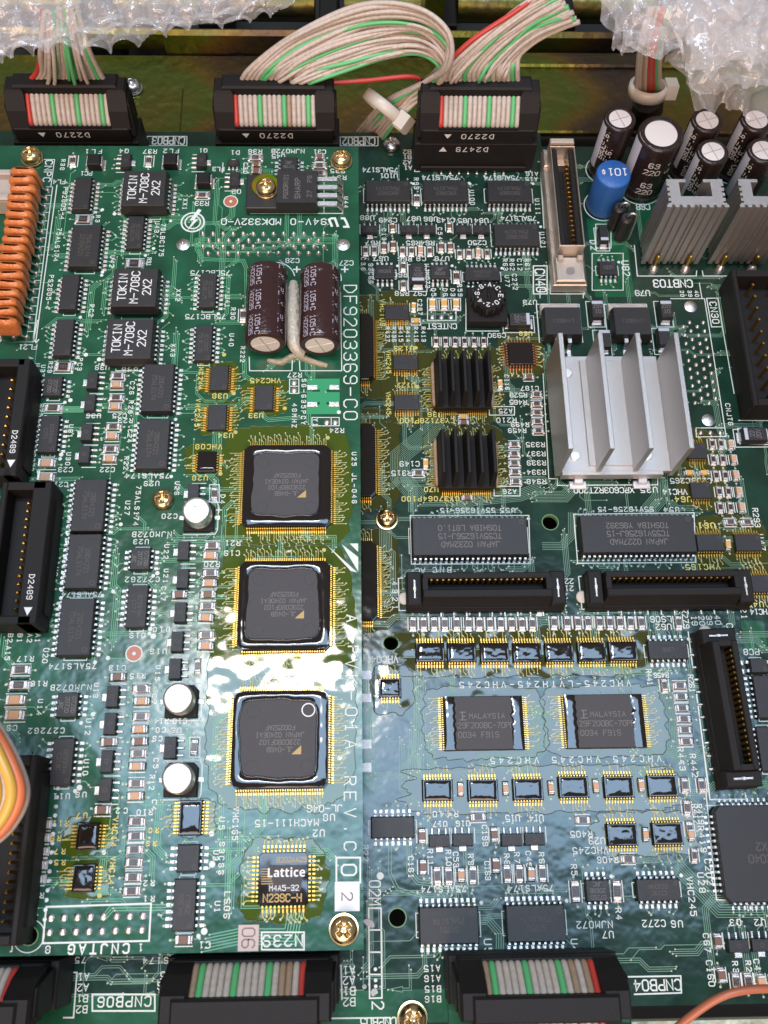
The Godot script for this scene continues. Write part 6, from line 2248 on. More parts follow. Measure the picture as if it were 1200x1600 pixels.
func lower_parts_north(L: Board) -> void:
	two_row(L, "logic_chip", 8.53, -177.06, 90.0, "wide20", "89C080T|75ALS174", 180.0)
	two_row(L, "logic_chip", 24.71, -177.11, 90.0, "wide20", "99C080T|75ALS174", 180.0)
	two_row(L, "logic_chip", 42.76, -177.17, 90.0, "wide20", "99C080T|75ALS174", 180.0)
	two_row(L, "logic_chip", 43.85, -162.45, 90.0, "wide20", "99C080T|75ALS174", 180.0)
	chip_part(L, "res", 16.68, -175.80, 90.0, 3.2, 1.7)
	tab_transistor(L, 3.35, -164.81, 90.0)
	tab_transistor(L, 14.12, -164.93, 90.0)
	tab_transistor(L, 19.13, -164.94, 90.0)
	tab_transistor(L, 29.22, -164.96, 90.0)
	tab_transistor(L, 34.25, -164.97, 90.0)
	chip_part(L, "brown", 9.64, -166.14, 90.0, 2.2, 1.2)
	chip_part(L, "brown", 25.49, -166.44, 90.0, 2.2, 1.2)
	chip_part(L, "res", 2.11, -158.61, 90.0, 2.5, 1.4)
	chip_part(L, "res", 4.53, -158.72, 90.0, 2.5, 1.4)
	chip_part(L, "brown", 7.18, -159.51, 90.0, 2.5, 1.4)
	chip_part(L, "brown", 9.71, -160.04, 90.0, 2.5, 1.4)
	chip_part(L, "res", 12.24, -158.47, 90.0, 2.5, 1.4)
	chip_part(L, "res", 14.80, -158.47, 90.0, 2.5, 1.4)
	chip_part(L, "tan", 17.23, -158.58, 90.0, 2.5, 1.4)
	chip_part(L, "res", 19.74, -158.47, 90.0, 2.5, 1.4)
	chip_part(L, "brown", 22.96, -159.63, 90.0, 2.5, 1.4)
	chip_part(L, "brown", 25.44, -159.64, 90.0, 2.5, 1.4)
	chip_part(L, "res", 27.97, -157.59, 90.0, 2.5, 1.4)
	chip_part(L, "res", 30.54, -157.70, 90.0, 2.5, 1.4)
	chip_part(L, "tan", 33.11, -157.81, 90.0, 2.5, 1.4)
	chip_part(L, "res", 35.63, -157.70, 90.0, 2.5, 1.4)
	two_row(L, "logic_chip", 7.25, -150.95, 90.0, "so8", "93C66", 180.0)
	chip_part(L, "res", 12.35, -153.42, 90.0, 2.5, 1.4)
	chip_part(L, "res", 12.22, -147.52, 90.0, 2.5, 1.4)
	tantalum(L, 16.16, -149.87, 90.0, "20V|22", 6.2, 4.0)
	two_row(L, "logic_chip", 22.26, -150.96, 90.0, "so8", "072B|JRC", 180.0)
	chip_part(L, "res", 26.78, -150.18, 90.0, 3.3, 1.8)
	two_row(L, "logic_chip", 33.78, -150.19, 90.0, "so14", "C272G2|0233NH4", 180.0)
	rotary_switch(L, 34.29, -139.79, "black rotary switch with a dial of white numbers")
	tantalum(L, 42.89, -135.27, 180.0, "22|20V", 6.0, 4.2)
	two_row(L, "logic_chip", 10.28, -138.51, 90.0, "fine20")
	coat(L, 10.76, -139.13, 5.38, 6.96, 11, 4.0)
	chip_part(L, "led", 14.87, -140.56, 90.0, 2.2, 1.2)
	chip_part(L, "led", 15.39, -136.09, 0.0, 2.2, 1.3)
	chip_part(L, "led", 19.94, -141.41, 90.0, 2.6, 1.7)
	chip_part(L, "led", 23.09, -141.40, 90.0, 2.6, 1.7)
	chip_part(L, "led", 26.33, -141.40, 90.0, 2.6, 1.7)
	solder(L, 19.84, -137.53, 0.69, 0.3)
	solder(L, 22.34, -137.53, 0.69, 0.3)
	solder(L, 24.92, -137.53, 0.69, 0.3)
	var h0 := four_row(L, "square_chip", -6.07, -127.57, 0.0, 20.0, 2.2, 36, 0.5, "gold", "chip_wet", "square chip half hidden under the edge of the upper board, topmost of three")
	coat(L, -4.78, -128.85, 16.07, 15.93, 12, 5.0)
	var h1 := four_row(L, "square_chip", -5.97, -95.23, 0.0, 20.0, 2.2, 36, 0.5, "gold", "chip_wet", "square chip half hidden under the edge of the upper board, middle of three")
	coat(L, -4.74, -96.19, 15.34, 14.51, 13, 5.0)
	var h2 := four_row(L, "square_chip", -5.87, -63.80, 0.0, 20.0, 2.2, 36, 0.5, "gold", "chip_wet", "square chip half hidden under the edge of the upper board, lowest of three")
	coat(L, -4.70, -64.44, 14.63, 13.20, 14, 5.0)
	two_row(L, "logic_chip", 12.29, -123.27, 90.0, "fine20")
	two_row(L, "logic_chip", 12.31, -111.59, 90.0, "fine20")
	coat(L, 12.44, -118.32, 6.90, 13.14, 15, 3.5)
	chip_part(L, "res", 20.54, -129.96, 90.0, 2.3, 1.3)
	chip_part(L, "res", 23.09, -129.96, 90.0, 2.3, 1.3)
	chip_part(L, "res", 25.64, -129.96, 90.0, 2.3, 1.3)
	chip_part(L, "res", 28.11, -129.95, 90.0, 2.3, 1.3)
	chip_part(L, "res", 30.66, -129.95, 90.0, 2.3, 1.3)
	chip_part(L, "res", 33.22, -129.94, 90.0, 2.3, 1.3)
	cooled_chip(L, 26.76, -116.24, "chip under black finned heat sink on a gold pinned chip below the rotary switch")
	cooled_chip(L, 26.71, -94.19, "chip under black finned heat sink on a gold pinned chip above the long memory chip")
	coat(L, 27.06, -117.58, 10.90, 11.72, 16, 5.0)
	coat(L, 27.02, -95.28, 10.76, 10.55, 17, 5.0)
	four_row(L, "square_chip", 42.66, -125.66, 0.0, 6.8, 1.5, 8, 0.8, "copper_red", "chip_wet", "small square chip with reddish pins next to the black heat sink")
	coat(L, 42.94, -126.10, 6.60, 7.44, 18, 3.0)
	chip_part(L, "led", 36.82, -117.04, 90.0, 2.3, 1.3, false)
	chip_part(L, "brown", 44.51, -119.14, 0.0, 2.3, 1.3)
	chip_part(L, "res", 46.25, -113.98, 0.0, 2.4, 1.4)
	chip_part(L, "res", 46.05, -111.29, 0.0, 2.4, 1.4)
	chip_part(L, "res", 46.00, -108.76, 0.0, 2.4, 1.4)
	chip_part(L, "res", 45.90, -106.25, 0.0, 2.4, 1.4)
	chip_part(L, "res", 45.92, -103.66, 0.0, 2.4, 1.4)
	chip_part(L, "res", 39.51, -99.87, 0.0, 2.4, 1.4)
	chip_part(L, "res", 39.34, -97.20, 0.0, 2.4, 1.4)
	chip_part(L, "res", 39.18, -94.69, 0.0, 2.4, 1.4)
	chip_part(L, "res", 39.23, -92.23, 0.0, 2.4, 1.4)
	chip_part(L, "res", 39.27, -89.62, 0.0, 2.4, 1.4)
	chip_part(L, "led", 26.78, -107.51, 0.0, 2.3, 1.3, false)
	chip_part(L, "brown", 26.79, -105.87, 0.0, 2.3, 1.3, false)
	chip_part(L, "brown", 26.80, -85.30, 0.0, 2.3, 1.3, false)
	chip_part(L, "led", 16.71, -94.67, 90.0, 2.3, 1.3, false)
	chip_part(L, "res", 14.82, -92.06, 0.0, 2.6, 1.4)
	shielded_socket(L, 56.98, -167.77, 45.24, "long metal shelled socket with a dark slot, next to the CN40 print")
	two_row(L, "logic_chip", 68.43, -152.18, 90.0, "so8", "LCZ1", 180.0)
	tantalum(L, 67.98, -162.46, 90.0, "", 5.2, 2.8)
	ferrite_beads(L, 71.34, -163.93)
	blue_choke(L, 69.18, -173.90, 4.7, 13.5)
	finned_profile(L, 85.66, -156.40, 25.0, "silver extruded heat sink with a U shaped top, nearer the blue choke")
	finned_profile(L, 104.13, -156.45, 25.0, "silver extruded heat sink cut off by the picture edge")
	standing_capacitor(L, 70.46, -186.30, 4.3, 20.0, [["680uF16V", -0.5, 2.0, 90.0, 1.5, 1.35], ["680uF16V", -2.6, -3.5, 90.0, 1.5, 1.35]], "brown capacitor with a cross on top, standing behind the blue choke", true)
	standing_capacitor(L, 80.74, -180.96, 6.2, 20.5, [["63", 0.6, -4.6, 0.0, 1.7, 1.7], ["220", 0.6, -1.9, 0.0, 1.7, 1.6], ["V", 5.0, -4.4, 0.0, 1.1, 1.2], ["uF", 5.2, -1.8, 0.0, 1.1, 1.0], ["63", 0.6, 3.2, 0.0, 1.7, 1.7], ["220", 0.6, 5.8, 0.0, 1.7, 1.6]], "widest brown capacitor, printed 63 V 220, with a smooth white top", false)
	standing_capacitor(L, 93.96, -186.00, 4.3, 20.0, [["680uF16V", -0.5, 2.0, 90.0, 1.5, 1.35], ["680uF16V", -2.6, -3.5, 90.0, 1.5, 1.35]], "brown capacitor under the bubble wrap, directly behind another of its kind", true)
	standing_capacitor(L, 94.08, -175.53, 4.3, 20.0, [["680uF16V", -0.5, 2.0, 90.0, 1.5, 1.35], ["680uF16V", -2.6, -3.5, 90.0, 1.5, 1.35]], "brown capacitor rising behind the U shaped heat sink", true)
	standing_capacitor(L, 107.38, -186.29, 4.3, 20.0, [["680uF16V", -0.5, 2.0, 90.0, 1.5, 1.35], ["680uF16V", -2.6, -3.5, 90.0, 1.5, 1.35]], "brown capacitor under the bubble wrap next to the picture edge", true)
	standing_capacitor(L, 107.68, -176.02, 4.3, 20.0, [["680uF16V", -0.5, 2.0, 90.0, 1.5, 1.35], ["680uF16V", -2.6, -3.5, 90.0, 1.5, 1.35]], "brown capacitor nearest the picture edge, behind the cut off heat sink", true)
	power_chip(L, 53.96, -133.58, "LV48011")
	power_chip(L, 72.35, -133.56, "LV48011")
	tantalum(L, 63.95, -138.37, 270.0, "25V|10", 5.6, 3.6)
	tantalum(L, 82.50, -138.36, 270.0, "25V|10", 5.6, 3.6)
	tantalum(L, 64.98, -129.38, 270.0, "", 5.6, 3.6)
	tantalum(L, 80.96, -129.96, 270.0, "", 5.6, 3.6)
	large_heat_sink(L, 62.83, -106.34, 25.32, 33.29, [49.45, 59.20, 68.43, 77.96], 31.04, 18.6, "large silver heat sink with four tall upright fins")
	solder(L, 87.44, -134.54, 0.59, 0.5)
	solder(L, 87.46, -131.92, 0.59, 0.5)
	solder(L, 87.48, -129.33, 0.59, 0.5)
	solder(L, 87.50, -126.75, 0.59, 0.5)
	solder(L, 87.52, -124.19, 0.58, 0.5)
	solder(L, 87.54, -121.65, 0.58, 0.5)
	solder(L, 87.56, -119.12, 0.58, 0.5)
	solder(L, 87.57, -116.62, 0.58, 0.5)
	solder(L, 87.59, -114.13, 0.58, 0.5)
	solder(L, 87.61, -111.66, 0.57, 0.5)
	solder(L, 89.30, -135.83, 0.59, 0.5)
	solder(L, 89.32, -133.21, 0.59, 0.5)
	solder(L, 89.34, -130.61, 0.59, 0.5)
	solder(L, 89.36, -128.03, 0.59, 0.5)
	solder(L, 89.38, -125.47, 0.59, 0.5)
	solder(L, 89.40, -122.92, 0.58, 0.5)
	solder(L, 89.42, -120.40, 0.58, 0.5)
	solder(L, 89.44, -117.89, 0.58, 0.5)
	solder(L, 89.46, -115.40, 0.58, 0.5)
	solder(L, 89.48, -112.92, 0.58, 0.5)
	solder(L, 91.22, -134.53, 0.59, 0.5)
	solder(L, 91.24, -131.91, 0.59, 0.5)
	solder(L, 91.25, -129.31, 0.59, 0.5)
	solder(L, 91.27, -126.73, 0.59, 0.5)
	solder(L, 91.28, -124.17, 0.59, 0.5)
	solder(L, 91.30, -121.62, 0.58, 0.5)
	solder(L, 91.31, -119.09, 0.58, 0.5)
	solder(L, 91.33, -116.58, 0.58, 0.5)
	solder(L, 91.34, -114.09, 0.58, 0.5)
	solder(L, 91.36, -111.62, 0.57, 0.5)
	solder(L, 93.02, -135.76, 0.59, 0.5)
	solder(L, 93.04, -133.15, 0.59, 0.5)
	solder(L, 93.07, -130.56, 0.59, 0.5)
	solder(L, 93.09, -127.99, 0.59, 0.5)
	solder(L, 93.11, -125.44, 0.59, 0.5)
	solder(L, 93.13, -122.90, 0.58, 0.5)
	solder(L, 93.15, -120.39, 0.58, 0.5)
	solder(L, 93.17, -117.89, 0.58, 0.5)
	solder(L, 93.19, -115.41, 0.58, 0.5)
	solder(L, 93.21, -112.94, 0.58, 0.5)
	solder(L, 90.22, -140.77, 1.75, 0.45)
	solder(L, 90.44, -106.63, 1.75, 0.45)
	solder(L, 87.99, -103.14, 0.65, 0.5)
	solder(L, 90.50, -103.13, 0.65, 0.5)
	solder(L, 93.04, -103.12, 0.65, 0.5)
	box_header(L, 98.75, 115.75, -146.40, -106.51, 9.0, "black pin header beside the CN30 print, at the picture edge", 10, "", 1.4, true)
	tantalum(L, 100.84, -101.42, 0.0, "22|20V", 6.4, 4.0)
	two_row(L, "logic_chip", 85.91, -97.55, 90.0, "fine14")
	two_row(L, "logic_chip", 85.51, -86.73, 90.0, "fine14")
	chip_part(L, "res", 90.35, -99.81, 90.0, 2.3, 1.3)
	chip_part(L, "res", 90.01, -95.46, 90.0, 2.3, 1.3)
	chip_part(L, "res", 90.18, -90.99, 90.0, 2.3, 1.3)
	chip_part(L, "res", 90.33, -86.58, 90.0, 2.3, 1.3)
	chip_part(L, "res", 92.60, -99.80, 90.0, 2.3, 1.3)
	chip_part(L, "res", 92.51, -95.44, 90.0, 2.3, 1.3)
	chip_part(L, "res", 92.50, -90.98, 90.0, 2.3, 1.3)
	chip_part(L, "res", 92.65, -86.57, 90.0, 2.3, 1.3)
	chip_part(L, "tan", 95.04, -99.61, 90.0, 2.2, 1.3)
	chip_part(L, "tan", 95.21, -95.43, 90.0, 2.2, 1.3)
	chip_part(L, "tan", 95.10, -91.07, 90.0, 2.2, 1.3)
	chip_part(L, "tan", 95.21, -86.55, 90.0, 2.2, 1.3)
	chip_part(L, "led", 83.29, -91.69, 0.0, 2.2, 1.3, false)
	chip_part(L, "led", 87.17, -91.67, 0.0, 2.2, 1.3, false)
	coat(L, 86.22, -93.00, 6.75, 11.59, 19, 3.5)
	chip_part(L, "res", 90.01, -82.41, 90.0, 2.3, 1.3)
	chip_part(L, "res", 92.60, -82.39, 90.0, 2.3, 1.3)
	chip_part(L, "tan", 95.33, -82.38, 90.0, 2.2, 1.3)
	chip_part(L, "res", 92.03, -78.44, 0.0, 2.5, 1.4)
	chip_part(L, "res", 96.24, -78.41, 0.0, 2.5, 1.4)
	two_row(L, "logic_chip", 85.91, -72.89, 90.0, "fine20")
	two_row(L, "logic_chip", 95.38, -72.82, 90.0, "fine20")
	chip_part(L, "led", 90.49, -72.59, 90.0, 2.3, 1.3, false)
	two_row(L, "logic_chip", 96.08, -62.35, 90.0, "fine20")
	coat(L, 90.93, -72.75, 9.76, 7.90, 20, 4.0)

func lower_parts_south(L: Board) -> void:
	two_row(L, "memory_chip", 26.69, -74.18, 90.0, "memory44", "JAPAN 0232MAD|TC55V16256J-15|TOSHIBA L8T1.0", 180.0, "long black memory chip, the one beside the bare screw hole and the screw")
	two_row(L, "memory_chip", 67.70, -74.54, 90.0, "memory44", "JAPAN 0227MAD|TC55V16256J-15|TOSHIBA Y86392", 180.0, "long black memory chip under the big silver heat sink")
	board_connector(L, 29.66, -60.56, 0.0, 37.55, 20, "long black board connector under the memory chip beside the screw")
	board_connector(L, 73.36, -60.58, 0.0, 39.40, 20, "long black board connector under the memory chip below the silver heat sink")
	board_connector(L, 83.59, -32.63, -88.0, 35.80, 20, "long black board connector standing across, with copper coloured contacts")
	two_row(L, "logic_chip", 93.05, -42.27, 0.0, "so4")
	two_row(L, "logic_chip", 93.22, -35.15, 0.0, "so16")
	two_row(L, "logic_chip", 92.21, -23.38, 0.0, "so16")
	chip_part(L, "res", 12.49, -53.44, 90.0, 2.6, 1.5)
	chip_part(L, "res", 15.01, -53.41, 90.0, 2.6, 1.5)
	chip_part(L, "res", 17.49, -53.39, 90.0, 2.6, 1.5)
	chip_part(L, "res", 20.02, -53.37, 90.0, 2.6, 1.5)
	chip_part(L, "res", 22.80, -53.34, 90.0, 2.6, 1.5)
	chip_part(L, "res", 25.69, -53.31, 90.0, 2.6, 1.5)
	chip_part(L, "res", 28.26, -53.29, 90.0, 2.6, 1.5)
	chip_part(L, "res", 30.79, -53.27, 90.0, 2.6, 1.5)
	chip_part(L, "res", 33.33, -53.24, 90.0, 2.6, 1.5)
	chip_part(L, "res", 35.90, -53.22, 90.0, 2.6, 1.5)
	chip_part(L, "res", 38.34, -53.19, 90.0, 2.6, 1.5)
	chip_part(L, "res", 40.87, -53.17, 90.0, 2.6, 1.5)
	chip_part(L, "res", 46.09, -53.43, 90.0, 2.6, 1.5)
	chip_part(L, "res", 49.22, -53.40, 90.0, 2.6, 1.5)
	chip_part(L, "res", 51.74, -53.38, 90.0, 2.6, 1.5)
	chip_part(L, "res", 54.19, -53.36, 90.0, 2.6, 1.5)
	chip_part(L, "res", 56.95, -53.33, 90.0, 2.6, 1.5)
	chip_part(L, "res", 59.40, -53.31, 90.0, 2.6, 1.5)
	chip_part(L, "res", 61.85, -53.28, 90.0, 2.6, 1.5)
	chip_part(L, "res", 64.39, -53.26, 90.0, 2.6, 1.5)
	chip_part(L, "res", 66.98, -53.24, 90.0, 2.6, 1.5)
	chip_part(L, "res", 75.90, -53.15, 90.0, 2.6, 1.5)
	two_row(L, "logic_chip", 16.26, -46.37, 90.0, "fine20wet")
	two_row(L, "logic_chip", 23.68, -46.29, 90.0, "fine20wet")
	two_row(L, "logic_chip", 31.41, -46.21, 90.0, "fine20wet")
	two_row(L, "logic_chip", 39.07, -46.13, 90.0, "fine20wet")
	two_row(L, "logic_chip", 46.60, -46.13, 90.0, "fine20wet")
	two_row(L, "logic_chip", 54.30, -46.13, 90.0, "fine20wet")
	two_row(L, "logic_chip", 61.71, -46.21, 90.0, "fine20wet")
	coat(L, 38.67, -46.38, 31.39, 5.92, 21, 7.0)
	two_row(L, "logic_chip", 72.19, -46.31, 90.0, "so14", "LS06", 180.0)
	two_row(L, "logic_chip", 6.74, -38.19, 90.0, "fine14wet")
	coat(L, 7.18, -38.16, 5.19, 6.20, 22, 3.0)
	two_row(L, "flash_chip", 28.01, -30.02, 0.0, "flash48", "", 0.0, "flat memory chip printed MALAYSIA, nearer the upper board")
	flash_print(L, 28.01, -30.01)
	coat(L, 28.16, -30.18, 14.41, 8.36, 23, 6.0)
	two_row(L, "flash_chip", 55.84, -30.12, 0.0, "flash48", "", 0.0, "flat memory chip printed MALAYSIA, nearer the long standing connector")
	flash_print(L, 55.83, -30.12)
	coat(L, 56.14, -30.28, 14.51, 8.37, 24, 6.0)
	two_row(L, "logic_chip", 16.98, -15.33, 90.0, "fine20wet")
	two_row(L, "logic_chip", 27.06, -15.20, 90.0, "fine20wet")
	two_row(L, "logic_chip", 37.16, -15.26, 90.0, "fine20wet")
	two_row(L, "logic_chip", 47.44, -15.64, 90.0, "fine20wet")
	two_row(L, "logic_chip", 57.62, -15.51, 90.0, "fine20wet")
	two_row(L, "logic_chip", 67.43, -15.59, 90.0, "fine20wet")
	two_row(L, "logic_chip", 57.34, -5.42, 90.0, "fine20wet")
	two_row(L, "logic_chip", 67.41, -5.48, 90.0, "fine20wet")
	coat(L, 40.91, -15.33, 32.05, 5.22, 25, 7.0)
	coat(L, 62.93, -5.65, 12.47, 4.79, 26, 5.0)
	chip_part(L, "tan", 22.12, -15.54, 90.0, 2.2, 1.3, false)
	chip_part(L, "tan", 32.22, -15.55, 90.0, 2.2, 1.3, false)
	chip_part(L, "tan", 42.42, -15.59, 90.0, 2.2, 1.3, false)
	chip_part(L, "tan", 52.52, -15.83, 90.0, 2.2, 1.3, false)
	chip_part(L, "tan", 62.78, -15.88, 90.0, 2.2, 1.3, false)
	chip_part(L, "tan", 62.59, -5.37, 90.0, 2.2, 1.3, false)
	chip_part(L, "tan", 72.65, -5.23, 90.0, 2.2, 1.3, false)
	chip_part(L, "res", 70.72, -38.14, 90.0, 2.5, 1.4)
	chip_part(L, "res", 74.33, -38.10, 0.0, 2.7, 1.5)
	chip_part(L, "res", 74.30, -35.50, 0.0, 2.7, 1.5)
	chip_part(L, "res", 74.22, -32.88, 0.0, 2.7, 1.5)
	chip_part(L, "res", 74.33, -30.40, 0.0, 2.7, 1.5)
	chip_part(L, "res", 74.19, -27.94, 0.0, 2.7, 1.5)
	chip_part(L, "res", 74.19, -25.30, 0.0, 2.7, 1.5)
	chip_part(L, "res", 72.65, -15.75, 90.0, 2.6, 1.5)
	chip_part(L, "res", 76.46, -15.70, 90.0, 2.6, 1.5)
	chip_part(L, "res", 72.56, -10.89, 90.0, 2.6, 1.5)
	chip_part(L, "res", 72.59, -6.40, 90.0, 2.6, 1.5)
	chip_part(L, "res", 25.82, -9.57, 0.0, 2.7, 1.5)
	two_row(L, "logic_chip", 6.84, -7.66, 90.0, "so14")
	tab_transistor(L, 16.97, -4.72, 90.0)
	tab_transistor(L, 22.09, -4.83, 90.0)
	tab_transistor(L, 32.80, -4.67, 90.0)
	tab_transistor(L, 37.83, -4.78, 90.0)
	chip_part(L, "brown", 13.25, -5.78, 90.0, 2.4, 1.5)
	chip_part(L, "brown", 13.26, 0.62, 90.0, 2.4, 1.5)
	chip_part(L, "brown", 29.13, -5.84, 90.0, 2.4, 1.5)
	chip_part(L, "brown", 29.12, 0.50, 90.0, 2.4, 1.5)
	chip_part(L, "res", 16.33, 2.45, 90.0, 3.1, 1.5)
	chip_part(L, "res", 18.81, 2.48, 90.0, 3.1, 1.5)
	chip_part(L, "tan", 21.49, 2.35, 90.0, 2.2, 1.5)
	chip_part(L, "res", 24.04, 2.39, 90.0, 3.1, 1.5)
	chip_part(L, "res", 31.51, 2.25, 90.0, 3.1, 1.5)
	chip_part(L, "res", 34.19, 2.29, 90.0, 3.1, 1.5)
	chip_part(L, "tan", 36.72, 2.33, 90.0, 2.2, 1.5)
	chip_part(L, "res", 39.21, 2.26, 90.0, 2.9, 1.5)
	two_row(L, "logic_chip", 18.34, 12.22, 90.0, "wide20", "SN751|75ALS174", 180.0)
	two_row(L, "logic_chip", 36.77, 12.12, 90.0, "wide20", "SN751|75ALS174", 180.0)
	chip_part(L, "res", 49.00, -8.61, 0.0, 2.7, 1.5)
	chip_part(L, "res", 58.23, -0.38, 0.0, 2.7, 1.5)
	chip_part(L, "res", 46.13, 6.06, 90.0, 3.6, 1.8)
	two_row(L, "logic_chip", 50.68, 5.92, 90.0, "so8", "0728D|2069B|JRC", 180.0)
	chip_part(L, "res", 55.10, 6.12, 90.0, 3.6, 1.8)
	two_row(L, "logic_chip", 63.84, 5.94, 90.0, "so14", "C219C|0230NH", 180.0)
	chip_part(L, "res", 72.89, -0.91, 90.0, 2.3, 1.3)
	var big := four_row(L, "square_chip", 87.59, -1.23, 0.0, 20.0, 3.0, 13, 1.27, "tin", "chip", "large square chip with wide silver pins, cut off by the picture edge")
	marking(big, "75C040|WX2", 1.6, 3.02, 180.0, "mark_dim")
	tab_transistor(L, 79.71, 17.25, 90.0)
	tab_transistor(L, 84.69, 17.15, 90.0)
	chip_part(L, "brown", 75.60, 16.26, 90.0, 2.4, 1.6)
	chip_part(L, "brown", 75.46, 22.81, 90.0, 2.4, 1.6)
	chip_part(L, "res", 78.46, 24.16, 90.0, 2.7, 1.6)
	chip_part(L, "res", 81.08, 24.11, 90.0, 2.7, 1.6)
	chip_part(L, "tan", 83.74, 24.32, 90.0, 2.7, 1.6)

func lower_print(L: Board) -> void:
	label(L, "CNPB03", -54.34, -196.31, 180.0, 2.60, 9.17)
	outline(L, 0.25, [-60.56, -197.81, -49.18, -197.87, -48.99, -194.57, -60.32, -194.52, -60.56, -197.81])
	label(L, "CNPB02", 0.45, -196.42, 180.0, 2.62, 9.26)
	outline(L, 0.25, [-4.92, -197.94, 6.03, -197.99, 5.99, -194.75, -4.92, -194.70, -4.92, -197.94])
	label(L, "B2", 14.38, -192.60, 180.0, 1.37, 2.22)
	label(L, "B1", 14.34, -190.77, 180.0, 1.37, 2.21)
	label(L, "A2", 14.29, -188.83, 180.0, 1.36, 2.21)
	label(L, "A1", 14.48, -186.91, 180.0, 1.36, 2.20)
	label(L, "75ALS174", 6.45, -186.14, 180.0, 1.46, 9.98)
	label(L, "U101", 8.93, -184.07, 180.0, 1.46, 4.93)
	label(L, "75ALS174", 23.54, -183.56, 180.0, 1.46, 10.16)
	label(L, "75ALS174", 41.18, -183.45, 180.0, 1.46, 10.01)
	label(L, "R93", 16.72, -181.41, -90.0, 1.19, 4.18)
	label(L, "U100", 32.38, -176.63, -90.0, 1.18, 5.06)
	label(L, "A16", 50.01, -184.89, 180.0, 1.24, 3.46)
	label(L, "A15", 49.75, -183.09, 180.0, 1.23, 3.45)
	label(L, "U111", 50.81, -173.55, -90.0, 1.18, 5.56)
	label(L, "75ALS174", 45.11, -169.50, 180.0, 1.40, 9.84)
	label(L, "U88", 2.64, -169.63, 180.0, 1.40, 3.85)
	label(L, "C249", 8.45, -168.83, 180.0, 1.40, 4.83)
	label(L, "U87", 15.63, -169.33, 180.0, 1.40, 3.86)
	label(L, "U86", 20.43, -169.23, 180.0, 1.40, 3.86)
	label(L, "C143", 24.59, -168.86, 180.0, 1.40, 4.85)
	label(L, "U85", 29.98, -168.71, 180.0, 1.40, 3.87)
	label(L, "U84", 34.61, -168.72, 180.0, 1.40, 3.87)
	label(L, "U121", 51.43, -162.21, -90.0, 1.16, 5.56)
	outline(L, 0.25, [16.58, -193.76, 16.37, -185.61, 49.60, -185.63, 49.68, -186.76])
	outline(L, 0.25, [51.94, -189.33, 52.62, -189.05, 52.08, -166.06])
	L.silk.disc(Vector3(15.26, L.y + 0.08, -181.63), 0.32, 16)
	L.silk.disc(Vector3(31.75, L.y + 0.08, -181.68), 0.37, 16)
	L.silk.disc(Vector3(50.56, L.y + 0.08, -168.10), 0.32, 16)
	L.silk.disc(Vector3(49.47, L.y + 0.08, -181.74), 0.28, 16)
	label(L, "C135", 7.25, -163.31, -90.0, 1.07, 5.57)
	label(L, "R67", 4.12, -161.19, 180.0, 1.37, 3.99)
	label(L, "R65", 15.29, -161.20, 180.0, 1.37, 3.77)
	label(L, "R64", 19.28, -161.21, 180.0, 1.37, 3.77)
	label(L, "C54", 22.86, -164.40, -90.0, 1.07, 4.26)
	label(L, "C250", 33.08, -161.33, 180.0, 1.37, 4.99)
	label(L, "U67", 6.26, -156.10, 180.0, 1.35, 4.22)
	label(L, "R66", 12.86, -155.95, 180.0, 1.35, 3.79)
	label(L, "C9", 17.36, -156.06, 180.0, 1.35, 2.65)
	label(L, "U78", 23.10, -156.06, 180.0, 1.35, 3.97)
	label(L, "93C66", 3.49, -151.28, -90.0, 1.14, 6.57)
	label(L, "C36", 1.42, -154.38, -90.0, 1.05, 4.66)
	label(L, "R60", 11.53, -150.88, 180.0, 1.33, 3.76)
	label(L, "NJM072", 18.87, -150.52, -90.0, 1.14, 7.80)
	label(L, "R59", 27.65, -145.92, -90.0, 1.05, 4.06)
	label(L, "R58", 11.84, -144.91, 180.0, 1.31, 3.82)
	label(L, "C97", 16.74, -144.91, 180.0, 1.31, 3.47)
	label(L, "U77", 40.70, -148.83, -90.0, 1.05, 3.83)
	label(L, "C272", 42.75, -148.62, -90.0, 1.14, 5.21)
	label(L, "R63", 40.49, -154.15, -90.0, 1.15, 3.89)
	label(L, "R62", 42.35, -154.15, -90.0, 1.15, 3.89)
	label(L, "C12", 44.47, -154.15, -90.0, 1.15, 3.89)
	label(L, "R61", 46.55, -154.15, -90.0, 1.15, 3.89)
	label(L, "U73", 46.47, -142.11, 180.0, 1.30, 3.70)
	label(L, "CNTEST", 22.32, -134.66, 180.0, 1.57, 7.80)
	label(L, "D5", 20.44, -145.26, -90.0, 1.13, 2.63)
	label(L, "D6", 23.58, -145.26, -90.0, 1.13, 2.63)
	label(L, "D3", 25.66, -145.26, -90.0, 1.13, 2.63)
	label(L, "C287", 16.62, -140.63, -90.0, 1.04, 4.99)
	label(L, "VHCT08", 6.46, -138.89, -90.0, 1.20, 8.44, true)
	outline(L, 0.22, [18.73, -143.39, 27.67, -143.38, 27.51, -139.52, 18.62, -139.53, 18.73, -143.39])
	outline(L, 0.22, [18.62, -139.53, 26.30, -139.52, 26.17, -136.39, 18.52, -136.40, 18.62, -139.53])
	outline(L, 0.25, [29.15, -143.38, 28.69, -133.18, 37.61, -133.17])
	label(L, "CN40", 49.83, -149.03, -90.0, 2.56, 7.25)
	outline(L, 0.3, [48.21, -153.75, 52.02, -153.75, 51.34, -144.76, 47.58, -144.76, 48.21, -153.75])
	outline(L, 0.25, [52.95, -154.94, 52.17, -144.76, 61.60, -144.76, 61.98, -149.03])
	label(L, "U82", 73.68, -152.97, -90.0, 1.80, 4.90)
	outline(L, 0.22, [64.86, -157.87, 73.51, -157.88, 72.27, -145.92, 63.76, -145.92, 64.86, -157.87])
